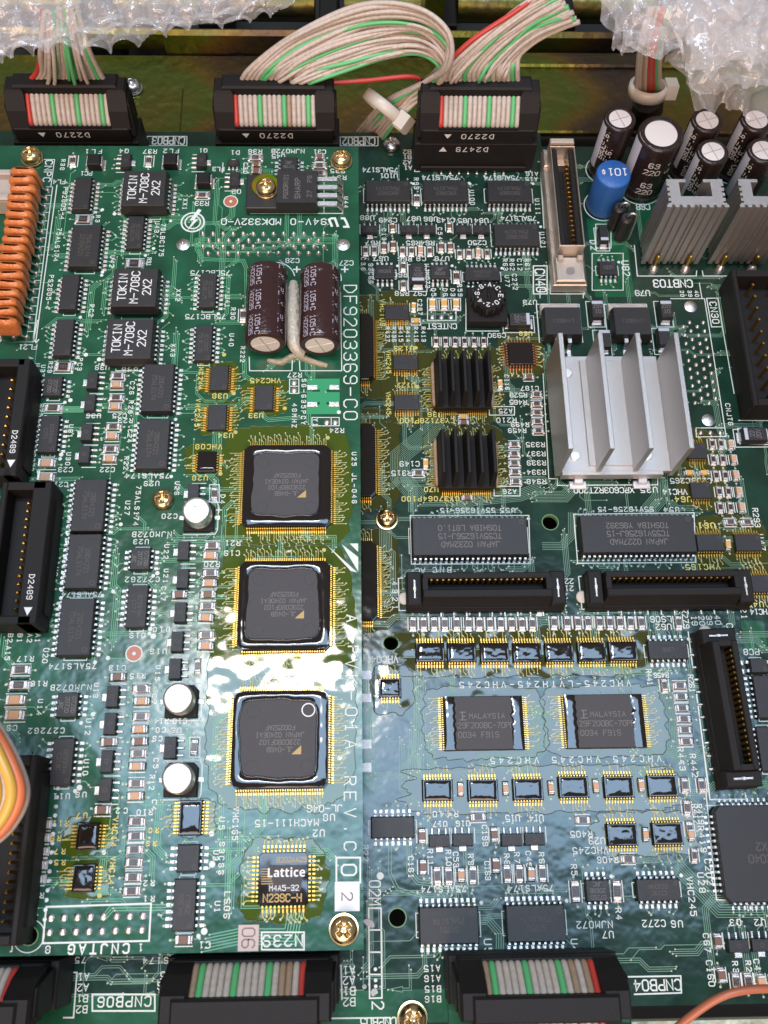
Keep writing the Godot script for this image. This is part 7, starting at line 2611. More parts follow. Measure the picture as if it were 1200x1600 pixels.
	outline(L, 0.22, [66.78, -167.60, 71.08, -167.61, 70.29, -159.61, 66.04, -159.61, 66.78, -167.60])
	label(L, "CNBT03", 86.20, -148.06, 180.0, 2.32, 10.64)
	outline(L, 0.25, [76.92, -160.63, 76.67, -150.47, 92.96, -150.48, 93.37, -152.32])
	outline(L, 0.25, [94.89, -152.32, 94.93, -150.48, 104.51, -150.48])
	label(L, "C68", 80.80, -173.50, 180.0, 1.79, 3.76)
	label(L, "U79", 77.47, -145.01, 180.0, 1.66, 3.90)
	label(L, "D2", 65.45, -160.61, -90.0, 1.59, 3.34)
	label(L, "R427", 7.73, -132.23, -90.0, 1.02, 4.63)
	label(L, "R436", 9.43, -132.23, -90.0, 1.02, 4.63)
	label(L, "R415", 11.27, -132.23, -90.0, 1.02, 4.63)
	label(L, "R414", 13.18, -132.22, -90.0, 1.02, 4.64)
	label(L, "R416", 15.32, -132.22, -90.0, 1.02, 4.64)
	label(L, "R413", 17.32, -132.22, -90.0, 1.02, 4.64)
	label(L, "C930", 36.89, -131.84, 180.0, 1.27, 4.71)
	label(L, "U123", 12.02, -127.95, 180.0, 1.25, 5.17, true)
	label(L, "VHC245", 7.85, -123.93, -90.0, 1.10, 6.91, true)
	label(L, "U122", 12.32, -117.01, 180.0, 1.22, 4.80, true)
	label(L, "VHC245", 7.65, -111.82, -90.0, 1.08, 6.45, true)
	label(L, "CY37128P100", 17.52, -106.74, 180.0, 1.27, 14.00, true)
	label(L, "U36", 19.56, -108.47, 180.0, 1.19, 3.72, true)
	label(L, "U68", 44.64, -132.42, 180.0, 1.17, 3.44, true)
	label(L, "C116", 38.74, -117.78, -90.0, 1.01, 4.46)
	label(L, "C187", 44.59, -115.97, 180.0, 1.21, 4.70)
	label(L, "R528", 41.52, -114.02, 180.0, 1.21, 4.39)
	label(L, "R465", 41.31, -111.93, 180.0, 1.20, 4.38)
	label(L, "R210", 37.95, -106.79, 180.0, 1.27, 5.17)
	label(L, "R499", 41.39, -105.50, 180.0, 1.18, 4.63)
	label(L, "R459", 40.54, -103.83, 180.0, 1.17, 4.62)
	label(L, "A25", 37.90, -109.40, 180.0, 1.19, 3.53)
	label(L, "A26", 37.57, -87.02, 180.0, 1.12, 3.42)
	label(L, "C149", 12.70, -94.69, 180.0, 1.32, 4.93)
	label(L, "R315", 10.62, -92.16, 180.0, 1.31, 5.03)
	label(L, "U70", 17.94, -87.70, 180.0, 1.20, 3.53, true)
	label(L, "CY37064P100", 17.66, -85.21, 180.0, 1.19, 14.37, true)
	outline(L, 0.22, [33.74, -110.71, 40.27, -110.69, 40.11, -108.25, 33.61, -108.27, 33.74, -110.71])
	outline(L, 0.22, [33.75, -88.47, 40.28, -88.43, 40.11, -85.85, 33.61, -85.89, 33.75, -88.47])
	L.gold.disc(Vector3(15.12, L.y + 0.085, -128.09), 0.55, 16)
	L.gold.disc(Vector3(15.23, L.y + 0.085, -116.53), 0.54, 16)
	label(L, "R335", 44.95, -99.85, 180.0, 1.24, 4.78)
	label(L, "R337", 44.93, -97.31, 180.0, 1.23, 4.76)
	label(L, "R339", 44.85, -94.79, 180.0, 1.22, 4.75)
	label(L, "R334", 44.67, -92.23, 180.0, 1.21, 4.73)
	label(L, "R348", 44.49, -89.69, 180.0, 1.21, 4.86)
	label(L, "U35", 72.71, -87.27, 180.0, 1.41, 4.36)
	label(L, "XPC603RZT200", 61.33, -87.23, 180.0, 1.41, 15.10)
	label(L, "VHC14", 79.22, -86.68, 180.0, 1.41, 6.06)
	label(L, "C265", 80.88, -89.70, 180.0, 1.31, 4.90)
	label(L, "C203", 86.40, -89.67, 180.0, 1.31, 4.91)
	outline(L, 0.22, [49.30, -143.36, 49.51, -146.25, 61.34, -146.25, 61.09, -143.35])
	outline(L, 0.22, [48.44, -120.39, 47.67, -90.44, 49.82, -90.43, 49.68, -88.62, 75.08, -88.63, 75.30, -90.56, 77.11, -90.55])
	label(L, "CN30", 96.42, -138.81, -90.0, 1.76, 6.76)
	outline(L, 0.25, [94.89, -143.34, 95.04, -134.37, 97.99, -134.43, 98.05, -143.40, 94.89, -143.34])
	outline(L, 0.22, [84.88, -143.24, 94.31, -143.24, 94.39, -101.94, 86.65, -101.82, 86.88, -104.39, 94.25, -104.36])
	outline(L, 0.22, [93.55, -148.33, 93.61, -143.41, 94.31, -143.24])
	outline(L, 0.22, [97.99, -134.43, 98.25, -114.20])
	label(L, "CNJTG", 96.08, -108.23, -90.0, 1.15, 6.36)
	label(L, "40", 92.37, -144.80, -90.0, 0.97, 1.96)
	label(L, "39", 90.51, -144.80, -90.0, 0.97, 1.96)
	label(L, "20", 88.36, -144.80, -90.0, 0.97, 1.96)
	outline(L, 0.22, [98.22, -106.51, 106.02, -106.39])
	outline(L, 0.25, [98.85, -104.28, 97.70, -104.22, 97.65, -99.81, 104.95, -99.60])
	label(L, "U55", 36.77, -81.99, 180.0, 1.18, 3.80)
	label(L, "55V16256-15", 26.84, -82.06, 180.0, 1.18, 13.58)
	outline(L, 0.25, [12.52, -80.82, 41.94, -80.62, 41.44, -68.14, 12.50, -68.22, 12.52, -80.82])
	label(L, "AC", 14.59, -66.43, 180.0, 1.48, 2.28)
	label(L, "BNC", 19.86, -66.68, 180.0, 1.30, 4.84)
	label(L, "U54", 77.80, -81.94, 180.0, 1.18, 3.84)
	label(L, "55V16256-15", 66.31, -82.08, 180.0, 1.18, 13.90)
	outline(L, 0.25, [53.18, -80.86, 83.35, -81.06, 82.07, -68.12, 53.04, -68.11, 53.18, -80.86])
	outline(L, 0.25, [52.96, -64.78, 53.09, -56.59, 83.31, -56.69, 83.85, -56.45])
	outline(L, 0.25, [52.96, -64.78, 54.68, -64.91])
	label(L, "VHC04", 5.65, -45.01, 180.0, 1.50, 6.12)
	label(L, "22", 50.59, -63.60, 180.0, 1.21, 2.00)
	label(L, "21", 50.44, -61.82, 180.0, 1.21, 1.99)
	label(L, "2", 49.46, -59.88, 180.0, 1.20, 0.90)
	label(L, "1", 49.30, -57.94, 180.0, 1.19, 0.72)
	label(L, "4321", 8.35, -60.47, -90.0, 1.16, 7.39)
	outline(L, 0.25, [10.46, -64.78, 9.24, -64.65, 9.26, -56.69, 48.52, -56.56, 48.94, -64.55])
	L.silk.flat(Vector3(42.83, 0.08, -56.80), Vector3(41.81, 0.08, -54.98), Vector3(43.78, 0.08, -54.96), Vector3.UP)
	label(L, "LS06", 71.80, -53.99, 180.0, 1.36, 5.04)
	label(L, "U62", 72.25, -52.12, 180.0, 1.35, 3.68)
	label(L, "R279", 77.75, -54.12, -90.0, 1.26, 4.76)
	label(L, "19", 79.84, -53.55, -90.0, 1.26, 2.26)
	label(L, "20", 81.64, -53.53, -90.0, 1.26, 2.26)
	label(L, "39", 83.46, -53.61, -90.0, 1.26, 2.26)
	label(L, "40", 85.49, -53.68, -90.0, 1.26, 2.26)
	label(L, "R293", 98.83, -79.66, -90.0, 1.32, 4.98)
	label(L, "U47", 99.14, -73.18, -90.0, 1.30, 4.31)
	label(L, "PC8", 92.44, -45.88, 180.0, 1.32, 3.66)
	label(L, "CN10", 88.16, -50.29, -90.0, 1.44, 4.92)
	label(L, "VHC14", 96.18, -55.60, 180.0, 1.27, 4.99)
	label(L, "21", 92.04, -55.18, -90.0, 1.27, 2.72)
	label(L, "VHC165", 83.66, -66.95, 180.0, 1.32, 8.65, true)
	label(L, "U61", 86.02, -77.67, 180.0, 1.36, 4.30, true)
	label(L, "U46", 95.19, -57.46, 180.0, 1.28, 4.00, true)
	label(L, "U64", 81.06, -84.66, 180.0, 1.39, 4.25, true)
	label(L, "VHC245-LVTH245-VHC245", 42.95, -38.81, 180.0, 1.33, 40.40, false, 0.2)
	label(L, "VHC245 VHC245 VHC245", 48.66, -21.65, 180.0, 1.26, 39.37, false, 0.2)
	label(L, "R442", 75.34, -20.03, -90.0, 1.24, 5.14)
	label(L, "R443", 72.71, -21.54, -90.0, 1.25, 5.16)
	label(L, "R261", 77.20, -38.58, -90.0, 1.20, 3.98)
	label(L, "R441", 67.48, -40.17, -90.0, 1.20, 3.58)
	label(L, "R456", 70.30, -40.57, 180.0, 1.01, 3.42)
	label(L, "R419", 75.40, -9.52, -90.0, 1.14, 4.20)
	label(L, "R412", 74.38, -9.54, -90.0, 1.14, 4.20)
	outline(L, 0.25, [78.00, -50.94, 77.99, -42.46])
	outline(L, 0.3, [78.08, -36.14, 78.03, -12.58, 86.11, -12.52, 86.20, -14.02])
	outline(L, 0.25, [76.85, -11.31, 91.00, -11.25])
	label(L, "U15", 33.45, -9.20, 180.0, 1.36, 3.04)
	label(L, "U14", 38.72, -9.13, 180.0, 1.36, 3.04)
	label(L, "R440", 18.60, -10.30, 180.0, 1.15, 5.87)
	label(L, "U17", 17.32, -8.23, 180.0, 1.11, 3.11)
	label(L, "U16", 22.38, -8.24, 180.0, 1.11, 3.12)
	label(L, "C199", 27.13, -5.70, -90.0, 1.09, 4.39)
	label(L, "C161", 10.68, 0.58, -90.0, 1.07, 4.47)
	label(L, "R11", 14.96, -1.40, -90.0, 1.08, 3.31)
	label(L, "R10", 18.92, -1.20, -90.0, 1.08, 3.31)
	label(L, "C53", 20.52, -0.82, -90.0, 1.08, 3.16)
	label(L, "R9", 23.79, -0.77, -90.0, 1.08, 2.52)
	label(L, "C163", 27.32, 1.55, -90.0, 1.07, 3.75)
	label(L, "R8", 31.68, -0.73, -90.0, 1.08, 2.45)
	label(L, "R7", 33.90, -0.98, -90.0, 1.08, 2.45)
	label(L, "C45", 36.43, -0.66, -90.0, 1.08, 3.42)
	label(L, "R6", 39.30, -0.90, -90.0, 1.08, 2.45)
	label(L, "75ALS174", 17.61, 5.13, 180.0, 1.13, 9.71)
	label(L, "75ALS174", 36.48, 5.24, 180.0, 1.13, 9.94)
	label(L, "U5", 26.60, 16.53, -90.0, 1.50, 2.98)
	label(L, "A15", 14.63, 20.55, 180.0, 1.14, 3.41)
	label(L, "A16", 14.64, 22.48, 180.0, 1.13, 3.40)
	label(L, "B15", 14.69, 24.44, 180.0, 1.12, 3.38)
	label(L, "B16", 14.63, 26.34, 180.0, 1.11, 3.37)
	label(L, "R22", 0.84, -2.44, -90.0, 1.07, 3.25)
	label(L, "02M", 2.78, 5.61, -90.0, 2.35, 4.74, false, 0.3)
	label(L, "2", 3.16, 27.29, -90.0, 2.34, 1.30, false, 0.3)
	L.silk.disc(Vector3(3.97, L.y + 0.08, 2.27), 0.76, 16)
	L.silk.disc(Vector3(0.38, L.y + 0.08, 23.70), 0.37, 16)
	outline(L, 0.3, [1.43, 8.67, 4.07, 8.71, 4.02, 25.93, 1.46, 25.95, 1.43, 8.67])
	outline(L, 0.3, [1.47, 12.95, 4.08, 12.99])
	outline(L, 0.3, [1.43, 17.24, 4.03, 17.28])
	outline(L, 0.3, [1.39, 21.49, 3.97, 21.54])
	L.silk.disc(Vector3(2.72, L.y + 0.08, 20.52), 0.37, 16)
	L.silk.disc(Vector3(2.74, L.y + 0.08, 22.61), 0.37, 16)
	L.silk.disc(Vector3(2.76, L.y + 0.08, 23.74), 0.37, 16)
	L.silk.disc(Vector3(2.78, L.y + 0.08, 24.83), 0.37, 16)
	label(L, "CNPB05", 3.23, 30.37, 180.0, 1.61, 7.26)
	outline(L, 0.3, [-9.46, 29.50, 5.64, 29.61, 5.82, 31.54])
	label(L, "A1", -57.95, 20.92, 180.0, 1.31, 2.18)
	label(L, "A2", -57.89, 22.93, 180.0, 1.30, 2.17)
	label(L, "B1", -57.80, 24.95, 180.0, 1.30, 2.16)
	label(L, "B2", -57.74, 26.96, 180.0, 1.29, 2.22)
	label(L, "A15", -40.18, 20.92, 180.0, 1.32, 3.71)
	label(L, "A16", -40.72, 22.86, 180.0, 1.31, 3.70)
	label(L, "75ALS174", -63.00, 17.73, 180.0, 1.09, 10.61)
	label(L, "75ALS174", -40.36, 18.11, 180.0, 1.09, 11.33)
	label(L, "CNPB06", -49.14, 25.69, 180.0, 1.77, 10.99, false, 0.3)
	outline(L, 0.34, [-55.83, 24.24, -42.99, 24.46, -42.78, 27.51, -55.55, 27.29, -55.83, 24.24])
	outline(L, 0.3, [-75.31, 19.88, -59.39, 20.09, -59.29, 28.45, -61.41, 28.41])
	label(L, "A1", -2.83, 20.60, 180.0, 1.48, 2.42)
	label(L, "A2", -2.83, 22.54, 180.0, 1.47, 2.42)
	label(L, "B1", -2.76, 24.53, 180.0, 1.46, 2.41)
	label(L, "B2", -2.76, 26.55, 180.0, 1.45, 2.40)
	label(L, "75ALS174", -20.15, 17.75, 180.0, 1.28, 10.17)
	outline(L, 0.3, [-37.98, 21.06, -38.05, 19.93, -4.47, 19.72, -4.27, 26.18])
	L.silk.disc(Vector3(0.39, L.y + 0.08, 23.75), 0.43, 16)
	label(L, "R405", 48.45, -5.67, 180.0, 1.21, 4.83)
	label(L, "U29", 51.77, -4.22, 180.0, 1.28, 3.54)
	label(L, "VHC245", 50.15, -2.25, 180.0, 1.27, 7.81)
	label(L, "R406", 53.76, -0.26, 180.0, 1.18, 4.59)
	label(L, "R5", 46.21, 1.67, -90.0, 1.19, 2.28)
	label(L, "NJM072", 49.68, 12.68, 180.0, 1.28, 7.73)
	label(L, "U7", 52.38, 14.68, 180.0, 1.27, 2.41)
	label(L, "R4", 55.09, 10.62, -90.0, 1.18, 2.32)
	label(L, "C272", 62.47, 12.64, 180.0, 1.28, 5.01)
	label(L, "U6", 67.42, 12.82, 180.0, 1.27, 2.59)
	label(L, "VHC245", 71.26, 7.37, -90.0, 1.27, 7.87)
	label(L, "U28", 73.80, 4.67, -90.0, 1.27, 4.19)
	label(L, "C202", 75.69, 2.48, -90.0, 1.20, 5.32)
	label(L, "R419", 75.19, -4.27, -90.0, 1.21, 5.63)
	label(L, "U1", 83.89, 9.92, 180.0, 1.22, 2.45)
	label(L, "Q3", 80.11, 12.74, 180.0, 1.20, 2.60)
	label(L, "U2", 85.41, 12.82, 180.0, 1.20, 2.60)
	label(L, "C67", 73.38, 16.61, -90.0, 1.17, 3.77)
	label(L, "C160", 73.37, 22.48, -90.0, 1.24, 4.97)
	label(L, "R3", 78.86, 21.36, -90.0, 1.08, 2.34)
	label(L, "R2", 81.67, 21.23, -90.0, 1.09, 2.13)
	label(L, "C48", 83.47, 21.61, -90.0, 1.09, 3.43)
	label(L, "U4", 45.02, 16.60, -90.0, 1.32, 2.38)
	label(L, "A1", 51.99, 20.56, 180.0, 1.24, 2.16)
	label(L, "CNPB04", 61.87, 24.52, 180.0, 1.97, 9.78, false, 0.3)
	outline(L, 0.3, [54.57, 22.85, 66.99, 22.88, 66.74, 26.07, 56.71, 26.17])
	outline(L, 0.3, [39.69, 19.48, 50.29, 19.38, 50.27, 20.87])
	outline(L, 0.25, [77.36, -15.03, 76.62, 8.18, 79.96, 8.34])
	bus(L, PackedVector2Array([Vector2(21.21, -106.27), Vector2(12.81, -99.11), Vector2(10.32, -96.91), Vector2(10.20, -91.21), Vector2(11.96, -89.03), Vector2(14.86, -85.15)]), 12, 0.42, 0.14, false)
	bus(L, PackedVector2Array([Vector2(10.20, -91.21), Vector2(13.33, -87.73), Vector2(13.18, -81.76)]), 6, 0.42, 0.14, false)
	bus(L, PackedVector2Array([Vector2(24.05, -82.11), Vector2(27.89, -84.81), Vector2(40.12, -85.99), Vector2(45.42, -87.97)]), 8, 0.42, 0.14)
	bus(L, PackedVector2Array([Vector2(44.24, -85.64), Vector2(51.28, -85.60), Vector2(55.41, -89.86), Vector2(63.44, -89.81)]), 8, 0.4, 0.14)
	bus(L, PackedVector2Array([Vector2(52.80, -81.35), Vector2(52.30, -75.47), Vector2(49.52, -72.58), Vector2(44.69, -72.62)]), 5, 0.45, 0.14, false)
	bus(L, PackedVector2Array([Vector2(72.01, -81.72), Vector2(75.23, -85.20), Vector2(76.31, -94.35)]), 10, 0.42, 0.14)
	bus(L, PackedVector2Array([Vector2(68.62, 0.89), Vector2(76.93, 10.17), Vector2(82.06, 10.26), Vector2(86.79, 10.33)]), 7, 0.5, 0.16, false)
	bus(L, PackedVector2Array([Vector2(24.92, 11.19), Vector2(26.81, 11.22), Vector2(29.29, 14.02), Vector2(29.00, 19.11)]), 4, 0.5, 0.16, false)
	bus(L, PackedVector2Array([Vector2(10.41, -3.93), Vector2(10.28, 1.47), Vector2(12.13, 3.63), Vector2(19.16, 4.45)]), 3, 0.5, 0.16)
	bus(L, PackedVector2Array([Vector2(6.17, -4.18), Vector2(6.07, 1.76), Vector2(7.73, 4.98), Vector2(11.69, 6.10)]), 2, 0.6, 0.16)
	bus(L, PackedVector2Array([Vector2(13.75, -39.67), Vector2(13.36, -26.10), Vector2(11.97, -24.60), Vector2(11.85, -20.10)]), 6, 0.5, 0.16)
	bus(L, PackedVector2Array([Vector2(39.24, -34.27), Vector2(41.05, -31.91), Vector2(40.50, -24.25), Vector2(37.18, -21.27), Vector2(26.35, -21.41)]), 10, 0.36, 0.14, false)
	bus(L, PackedVector2Array([Vector2(9.27, -25.39), Vector2(9.07, -15.71), Vector2(12.23, -12.74)]), 3, 0.5, 0.16)
	bus(L, PackedVector2Array([Vector2(71.05, -36.12), Vector2(71.30, -31.12), Vector2(70.46, -24.19), Vector2(72.60, -21.34)]), 8, 0.4, 0.14)
	bus(L, PackedVector2Array([Vector2(62.84, -23.07), Vector2(70.31, -22.98), Vector2(76.02, -22.10), Vector2(78.21, -22.88)]), 6, 0.4, 0.14)
	routes(L, 330, -2.0, 104.0, -187.56, 24.40)
	routes(L, 40, -90.0, -2.0, 17.0, 24.40, 3)
	pour(L, 64.37, 75.11, -169.45, -143.85)
	pour(L, 78.81, 114.42, -178.19, -159.66)
	pour(L, 91.07, 96.46, -53.45, -45.84)
	pour(L, 87.84, 91.55, -16.74, -14.73)
	pour(L, -2.09, 3.32, -44.23, -29.84)
	pour(L, -2.13, 3.14, -29.64, -14.32)
	L.pads.quad(Vector3(0.08, 0.12, -42.39), Vector3(2.48, 0.12, -42.39), Vector3(2.48, 0.12, -40.39), Vector3(0.08, 0.12, -40.39), Vector3.UP)
	L.pads.quad(Vector3(0.03, 0.12, -37.07), Vector3(2.43, 0.12, -37.07), Vector3(2.43, 0.12, -35.07), Vector3(0.03, 0.12, -35.07), Vector3.UP)
	L.pads.quad(Vector3(-0.05, 0.12, -26.68), Vector3(2.35, 0.12, -26.68), Vector3(2.35, 0.12, -24.68), Vector3(-0.05, 0.12, -24.68), Vector3.UP)
	L.pads.quad(Vector3(-0.09, 0.12, -21.54), Vector3(2.31, 0.12, -21.54), Vector3(2.31, 0.12, -19.54), Vector3(-0.09, 0.12, -19.54), Vector3.UP)
	pour(L, 17.78, 55.31, 25.79, 31.31)
	pour(L, -85.17, 17.59, 24.47, 30.64)
	paint_dab(L, 1.52, 11.57, 2.6, 1.4, 0.5)
	paint_dab(L, 2.33, 24.80, 1.6, 1.2, -1.0)

func loose_things(L: Board, U: Board) -> void:
	screw(-84.78, UPPER + 0.02, -174.01, 2.55, "brass coloured screw above the row of orange filters", 1, 20.0, "zinc")
	screw(-4.23, UPPER + 0.02, -173.34, 2.55, "brass coloured screw near the printed R35 at the upper board corner", 1, 50.0, "zinc")
	screw(-44.48, UPPER + 0.02, -78.15, 2.4, "brass coloured screw beside the printed U26 and the can capacitor", 0, 10.0, "zinc")
	screw(-3.56, UPPER + 0.02, 11.66, 2.6, "brass coloured screw below the white sticker numbered 2", 1, 40.0, "zinc")
	screw(-23.28, UPPER + 2.6 + 0.02, -161.94, 2.5, "screw with a wide greenish washer on the flat regulator", 1, 15.0, "zinc")
	screw(9.96, 0.0 + 0.02, -194.70, 2.4, "silver screw beside the boxed CNPB02 print", 0, 30.0, "steel")
	screw(6.75, 0.0 + 0.02, -79.64, 2.4, "screw on the lower board beside the long memory chip", 1, 5.0, "zinc")
	screw(10.22, 0.0 + 0.02, 29.57, 2.8, "brass coloured screw between the two nearer ribbon plugs", 1, 33.0, "zinc")
	screw(-69.45, -12.0 + 0.02, -226.93, 2.6, "dull screw in the chassis ledge between two ribbon plugs", 1, 25.0, "steel")
	regulator_washer(-23.53, UPPER + 2.85, -163.35)
	socket_block(L, -76.85, -190.59, "D2479", false)
	var a := ribbon_plug("white and green ribbon cable whose plug stands above the orange filters", -76.85, 10.6, -190.59, 0.0, 33.0, 17, 20.6, "D2270")
	plug_wires(a, 17, 20.6, [Vector3(-6.21, 16.40, -3.86), Vector3(-2.43, 25.40, -1.38), Vector3(1.16, 35.40, -2.98)], [Vector3(9.80, 16.40, -3.98), Vector3(9.53, 25.40, -2.53), Vector3(9.21, 35.40, -5.12)], false, 1, 6)
	socket_block(L, -22.01, -190.59, "D2479", false)
	var b := ribbon_plug("ribbon cable arching in a big loop down to a white cable tie", -22.01, 10.6, -190.59, 0.0, 33.0, 17, 20.6, "D2270")
	plug_wires(b, 17, 20.6, [Vector3(-6.77, 17.40, -4.76), Vector3(4.47, 24.40, -9.34), Vector3(22.50, 31.40, -11.39), Vector3(36.75, 33.40, -8.63), Vector3(44.64, 31.40, -3.16), Vector3(45.53, 23.40, -0.09), Vector3(40.25, 13.40, -4.14), Vector3(29.53, 1.40, -8.66), Vector3(22.37, -18.60, -16.75)], [Vector3(12.36, 16.40, -4.40), Vector3(20.76, 18.40, -5.02), Vector3(30.74, 20.40, -6.49), Vector3(38.18, 21.40, -7.23), Vector3(43.02, 20.40, -5.72), Vector3(43.68, 16.40, -6.38), Vector3(41.42, 10.40, -7.79), Vector3(33.38, 1.40, -4.62), Vector3(27.14, -18.60, -11.96)], true, 2, 12, [Vector3(-5.27, 9.40, -10.02), Vector3(6.49, 4.40, -11.94), Vector3(24.20, 4.40, -13.43), Vector3(36.69, 4.40, -14.89), Vector3(39.53, 1.40, -14.91), Vector3(32.23, -0.60, -6.49), Vector3(24.66, -18.60, -13.63)])
	socket_block(L, 32.91, -190.59, "D2479", true)
	var c := ribbon_plug("ribbon cable sweeping up under the crumpled wrap beside the tall capacitors", 32.91, 10.6, -190.59, 0.0, 33.0, 17, 20.6, "D2270")
	plug_wires(c, 17, 20.6, [Vector3(-10.39, 17.40, -4.06), Vector3(-3.83, 24.40, -5.89), Vector3(6.00, 31.40, -9.01), Vector3(14.71, 37.40, -11.34)], [Vector3(9.17, 17.40, -4.64), Vector3(10.00, 20.40, -6.55), Vector3(14.83, 26.40, -7.33), Vector3(22.61, 31.40, -5.57), Vector3(32.59, 35.40, -3.33)], false, 3, 8)
	socket_block(L, -21.72, 21.20, "", false)
	var n0 := ribbon_plug("ribbon cable in the plug nearest the small pinkish 06 label", -21.72, 10.6, 21.20, 180.0, 33.0, 17, 20.6, "")
	plug_wires(n0, 17, 20.6, [Vector3(-10.3, 12.4, -7), Vector3(-11, 14, -16), Vector3(-13, 6, -34), Vector3(-14, -10, -50)], [Vector3(10.3, 12.4, -7), Vector3(11, 14, -16), Vector3(13, 6, -34), Vector3(14, -10, -50)], true, 7)
	socket_block(L, 34.15, 21.72, "", false)
	var n1 := ribbon_plug("ribbon cable in the plug beside the boxed CNPB04 print", 34.15, 10.6, 21.72, 180.0, 33.0, 17, 20.6, "")
	plug_wires(n1, 17, 20.6, [Vector3(-10.3, 12.4, -7), Vector3(-11, 14, -16), Vector3(-13, 6, -34), Vector3(-14, -10, -50)], [Vector3(10.3, 12.4, -7), Vector3(11, 14, -16), Vector3(13, 6, -34), Vector3(14, -10, -50)], true, 8)
	socket_block(L, -77.08, 21.35, "", false)
	var n2 := ribbon_plug("ribbon cable in the plug cut off by the picture corner under the CNJTAG box", -77.08, 10.6, 21.35, 180.0, 33.0, 17, 20.6, "")
	plug_wires(n2, 17, 20.6, [Vector3(-10.3, 12.4, -7), Vector3(-11, 14, -16), Vector3(-13, 6, -34), Vector3(-14, -10, -50)], [Vector3(10.3, 12.4, -7), Vector3(11, 14, -16), Vector3(13, 6, -34), Vector3(14, -10, -50)], true, 9)
	cable_tie(Vector3(7.49, 12.00, -197.44), Vector3(-0.62, -0.55, 0.62), 5.6, "white cable tie round the looped ribbon cable")
	cable_tie(Vector3(83.78, 8.00, -208.26), Vector3(0.0, -1.0, 0.25), 4.6, "white cable tie round the wires behind the tall capacitors")
	var w := thing("wire_bundle", "upright bundle of wires in a black sleeve behind the tall capacitors", "wires", Vector3(94.57, -20.00, -233.14))
	loose_wire(w, "wire", [Vector3(-4.80, 6.00, 13.04), Vector3(-13.76, 28.00, 24.90), Vector3(-19.50, 46.00, 33.86), Vector3(-23.21, 60.00, 39.93), Vector3(-22.23, 66.00, 36.02)], 0.62, "wire_white")
	loose_wire(w, "wire", [Vector3(-4.40, 6.00, 13.04), Vector3(-12.98, 28.00, 24.90), Vector3(-18.78, 46.00, 33.85), Vector3(-22.53, 60.00, 39.93), Vector3(-21.56, 66.00, 36.01)], 0.62, "wire_white")
	loose_wire(w, "wire", [Vector3(-3.99, 6.00, 13.04), Vector3(-12.20, 28.00, 24.89), Vector3(-18.06, 46.00, 33.84), Vector3(-21.85, 60.00, 39.92), Vector3(-20.89, 66.00, 36.01)], 0.62, "wire_dirty")
	loose_wire(w, "wire", [Vector3(-3.58, 6.00, 13.04), Vector3(-11.41, 28.00, 24.88), Vector3(-17.33, 46.00, 33.84), Vector3(-21.17, 60.00, 39.92), Vector3(-20.22, 66.00, 36.00)], 0.62, "wire_white")
	loose_wire(w, "wire", [Vector3(-3.18, 6.00, 13.03), Vector3(-10.63, 28.00, 24.88), Vector3(-16.61, 46.00, 33.83), Vector3(-20.49, 60.00, 39.91), Vector3(-19.56, 66.00, 35.99)], 0.62, "wire_red")
	loose_wire(w, "wire", [Vector3(-2.77, 6.00, 13.03), Vector3(-9.85, 28.00, 24.87), Vector3(-15.88, 46.00, 33.83), Vector3(-19.81, 60.00, 39.90), Vector3(-18.89, 66.00, 35.99)], 0.62, "wire_brown")
	loose_wire(w, "wire", [Vector3(-2.37, 6.00, 13.03), Vector3(-9.07, 28.00, 24.87), Vector3(-15.16, 46.00, 33.82), Vector3(-19.13, 60.00, 39.90), Vector3(-18.22, 66.00, 35.98)], 0.62, "wire_red")
	loose_wire(w, "wire", [Vector3(-1.96, 6.00, 13.03), Vector3(-8.29, 28.00, 24.86), Vector3(-14.44, 46.00, 33.82), Vector3(-18.45, 60.00, 39.89), Vector3(-17.55, 66.00, 35.97)], 0.62, "wire_green")
	loose_wire(w, "wire", [Vector3(-1.55, 6.00, 13.02), Vector3(-7.51, 28.00, 24.86), Vector3(-13.71, 46.00, 33.81), Vector3(-17.77, 60.00, 39.89), Vector3(-16.88, 66.00, 35.97)], 0.62, "wire_white")
	loose_wire(w, "sleeve", [Vector3(-9.13, 23.00, 22.85), Vector3(-4.66, 10.00, 16.05), Vector3(-0.20, -4.00, 8.11)], 4.6, "black")
	var y := thing("wire_bundle", "thick yellow and grey wires curving in at the picture edge, out of focus", "wires", Vector3(-65.48, 40.00, -14.74))
	loose_wire(y, "wire", [Vector3(-8.72, 6.00, -21.69), Vector3(1.71, 12.00, -9.73), Vector3(6.58, 13.00, -3.10), Vector3(8.64, 12.00, 2.60), Vector3(6.21, 10.00, 7.62), Vector3(0.71, 8.00, 12.10), Vector3(-5.96, 4.00, 18.63)], 1.0, "wire_white")
	loose_wire(y, "wire", [Vector3(-8.66, 8.00, -21.28), Vector3(1.72, 14.00, -9.45), Vector3(6.54, 15.00, -2.90), Vector3(8.58, 14.00, 2.74), Vector3(6.17, 12.00, 7.70), Vector3(0.72, 10.00, 12.12), Vector3(-5.90, 6.00, 18.57)], 1.0, "wire_orange")
	loose_wire(y, "wire", [Vector3(-11.37, 2.00, -22.54), Vector3(-0.71, 8.00, -10.32), Vector3(4.29, 9.00, -3.54), Vector3(6.41, 8.00, 2.30), Vector3(3.93, 6.00, 7.44), Vector3(-1.68, 4.00, 12.02), Vector3(-8.47, 0.00, 18.70)], 1.0, "wire_dirty")
	loose_wire(y, "wire", [Vector3(-9.71, 9.00, -21.08), Vector3(0.70, 15.00, -9.32), Vector3(5.53, 16.00, -2.81), Vector3(7.55, 15.00, 2.79), Vector3(5.15, 13.00, 7.72), Vector3(-0.27, 11.00, 12.11), Vector3(-6.87, 7.00, 18.53)], 1.0, "wire_yellow")
